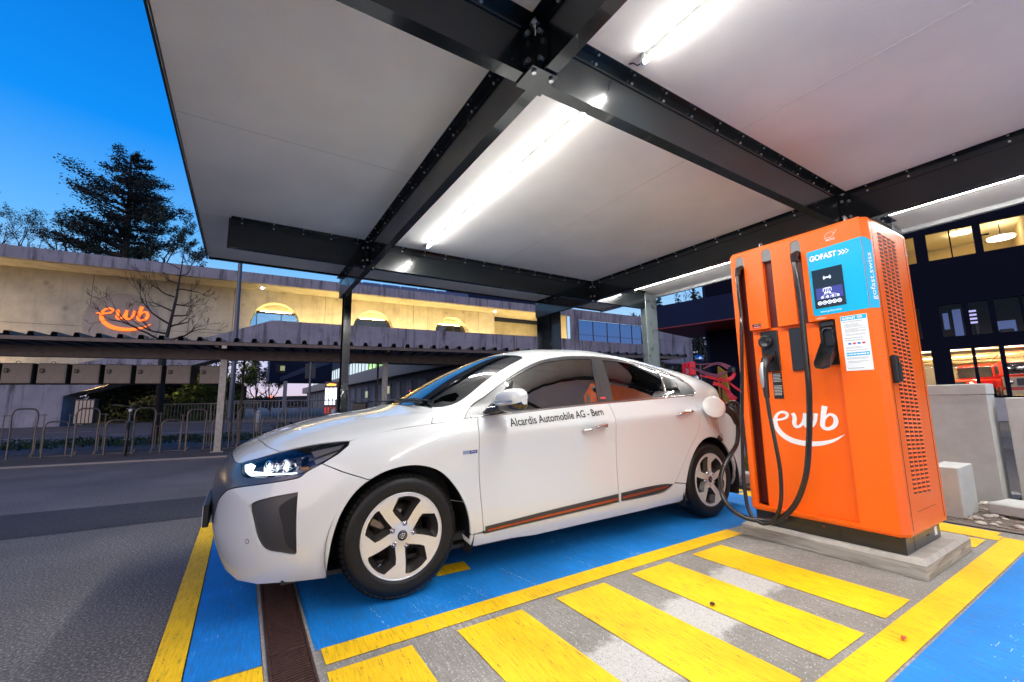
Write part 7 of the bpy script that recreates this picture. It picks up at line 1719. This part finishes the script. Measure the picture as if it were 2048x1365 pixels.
broadleaf('small_tree',(-17.2,52,0),18.0,13.2,'bushy bare tree near the left edge of the picture',9,leaves=6,ls=.07,depth=5,group=T_,spread=.85,scl=1.1,r=.14)
broadleaf('small_tree',(-19.3,52,0),19.4,13.2,'thin tree cut by the left edge of the picture',13,leaves=6,ls=.07,depth=5,group=T_,spread=.85,scl=1.0,r=.14)
random.seed(27); yt=empty('young_tree',(-2.85,22,0),label='young bare tree in front of the glowing wall sign',cat='tree'); b=MB(); tips=[]
b.tube([(0,0,0),(.05,0,2.2),(.02,0,3.6),(.22,0,5.4),(.30,0,6.8),(.34,0,7.9)],[.10,.085,.07,.045,.022,.008],8,caps=False)
for k,z in enumerate((3.55,3.7,3.95,4.2,4.35,4.7,4.9,5.2,5.5,5.8,6.1,6.4,6.7,7.0)):
    t=(z-3.5)/4.2; a=[3.3,.1,2.6,.5,3.6,-.2,2.9,.3,3.4,.0,3.0,.4,3.3,.1][k]+random.uniform(-.3,.3); Lb=1.12*(1-t)**.8+.15
    branch(b,Vector((.02+.3*t,0,z)),Vector((math.cos(a),math.sin(a)*.8,random.uniform(-.15,.8))),Lb*random.uniform(.6,1.15),.034*(1-t)+.016,4,tips,.8,.12,6,(2,3),.34,5,.62)
b.build('trunk',M_['bark'],yt,recalc=False)
random.seed(8)
for k,(px_,py_,hh,ww) in enumerate(((87.5,70,26.5,3.2),(92.5,73,29,3.6),(98,71,28,4.0),(103.5,70,32,4.2),(107.5,66,30,4.0),(101,64,25,3.5))):
    conifer('spruce_tree',(px_,py_,0),hh,ww,.25,['small spruce at the left of the group right of the grey canopy column','second spruce from the left behind the end of the concrete building','spruce in the middle of the group behind the end of the building','tallest spruce of the group next to the dark tower wall','spruce half hidden by the dark tower wall','lower spruce in front of the group beside the tower wall'][k],60+k,group='spruces beyond the building on the right')
broadleaf('broadleaf_tree',(82,72,0),23.2,14,'thin leafy tree rising just above the roof edge left of the spruces',71,leaves=3,ls=.3,depth=4,spread=.8,scl=1.2)
broadleaf('broadleaf_tree',(64,42.5,-2),21,4,'bare tree in the gap between the concrete building and the dark tower',72,leaves=4,ls=.22,depth=5,spread=.6,scl=.9)
broadleaf('broadleaf_tree',(66,43,-2),22,5,'second bare tree in the gap beside the dark tower',73,leaves=4,ls=.22,depth=5,spread=.6,scl=.9)
# greenery under the ramp and beyond the shelter
def shrub(name,loc,rx,ry,rz_,n,s,m,label,seed,cat='shrub'):
    random.seed(seed); r0=empty(name,loc,label=label,cat=cat); b=MB()
    cl=[Vector((random.uniform(-rx,rx),random.uniform(-ry,ry),random.uniform(.2,rz_))) for _ in range(max(8,n//160))]
    for _ in range(n):
        c=random.choice(cl); q=c+rv()*.28*min(rx,rz_); q.z=max(.02,q.z); leafquad(b,q,s*random.uniform(.5,1.2))
    b.build('foliage',M_[m],r0,recalc=False); b=MB()
    for c in cl[:14]: b.tube([Vector((c.x*.2,c.y*.2,0)),c],[.05,.015],4)
    b.build('stems',M_['bark'],r0,recalc=False)
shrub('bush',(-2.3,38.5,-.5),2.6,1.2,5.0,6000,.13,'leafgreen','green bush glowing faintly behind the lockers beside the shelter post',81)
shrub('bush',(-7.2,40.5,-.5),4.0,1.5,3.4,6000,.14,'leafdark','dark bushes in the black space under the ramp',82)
b=MB(); b.prism([(-9.6,43,-1),(0.2,43,-1),(0.2,43,2.6),(-9.6,43,6.5)],(0,.3,0)); b.build('dark_void_sheet',M_['gap'],None,label='black sheet painted as the dark void behind the bushes under the ramp',cat='wall')  # black sheet standing in for the shaded void under the ramp
broadleaf('broadleaf_tree',(1.9,90,0),9.2,2.2,'small dark round tree against the pink horizon right of the shelter post',91,leaves=7,ls=.20,depth=5,spread=.8,scl=.9)
broadleaf('broadleaf_tree',(4.1,92,0),8.6,2.0,'thin tree between the round horizon tree and the navy building',92,leaves=4,ls=.18,depth=5,spread=.7,scl=.9)
broadleaf('broadleaf_tree',(-1.5,52,0),9.0,3.0,'tree trunk and twigs just right of the shelter post',93,leaves=1,ls=.10,depth=5,spread=.7,scl=.9) if False else None
# dark trunk seen through the rack
b=MB(); tb=empty('dark_trunk',(-1.97,15.2,0),label='dark upright trunk behind the bike rack left of the shelter post',cat='tree trunk'); b.tube([(0,0,0),(.02,0,1.2),(-.02,0,2.3)],[.10,.09,.085],10); b.build('trunk',M_['bark'],tb)
# far wood on the horizon
M_['farwood']=mat('far_dark_wood',(.012,.014,.016),.9); random.seed(55); b=MB()
for k in range(3200):
    a=random.uniform(R(-34),R(75)); d=random.uniform(150,190); x,y=math.sin(a)*d,math.cos(a)*d; z=random.uniform(-1,3.2+1.3*noise.noise(Vector((a*14,0,0))))
    leafquad(b,Vector((x,y,z)),random.uniform(.6,1.6))
b.build('far_wood',M_['farwood'],kind='stuff',recalc=False)
b=MB(); ring=[]
for k in range(80):
    a=R(-60+150*k/79); d=230; ring.append((math.sin(a)*d,math.cos(a)*d,4.2+1.8*noise.noise(Vector((a*5,1,0)))))
b.add([(x,y,-5) for x,y,z in ring]+ring+[(x*1.6,y*1.6,z+1) for x,y,z in ring],[(i,i+1,80+i+1,80+i) for i in range(79)]+[(80+i,81+i,161+i,160+i) for i in range(79)]); b.build('hills',M_['farwood'],kind='structure',recalc=False)
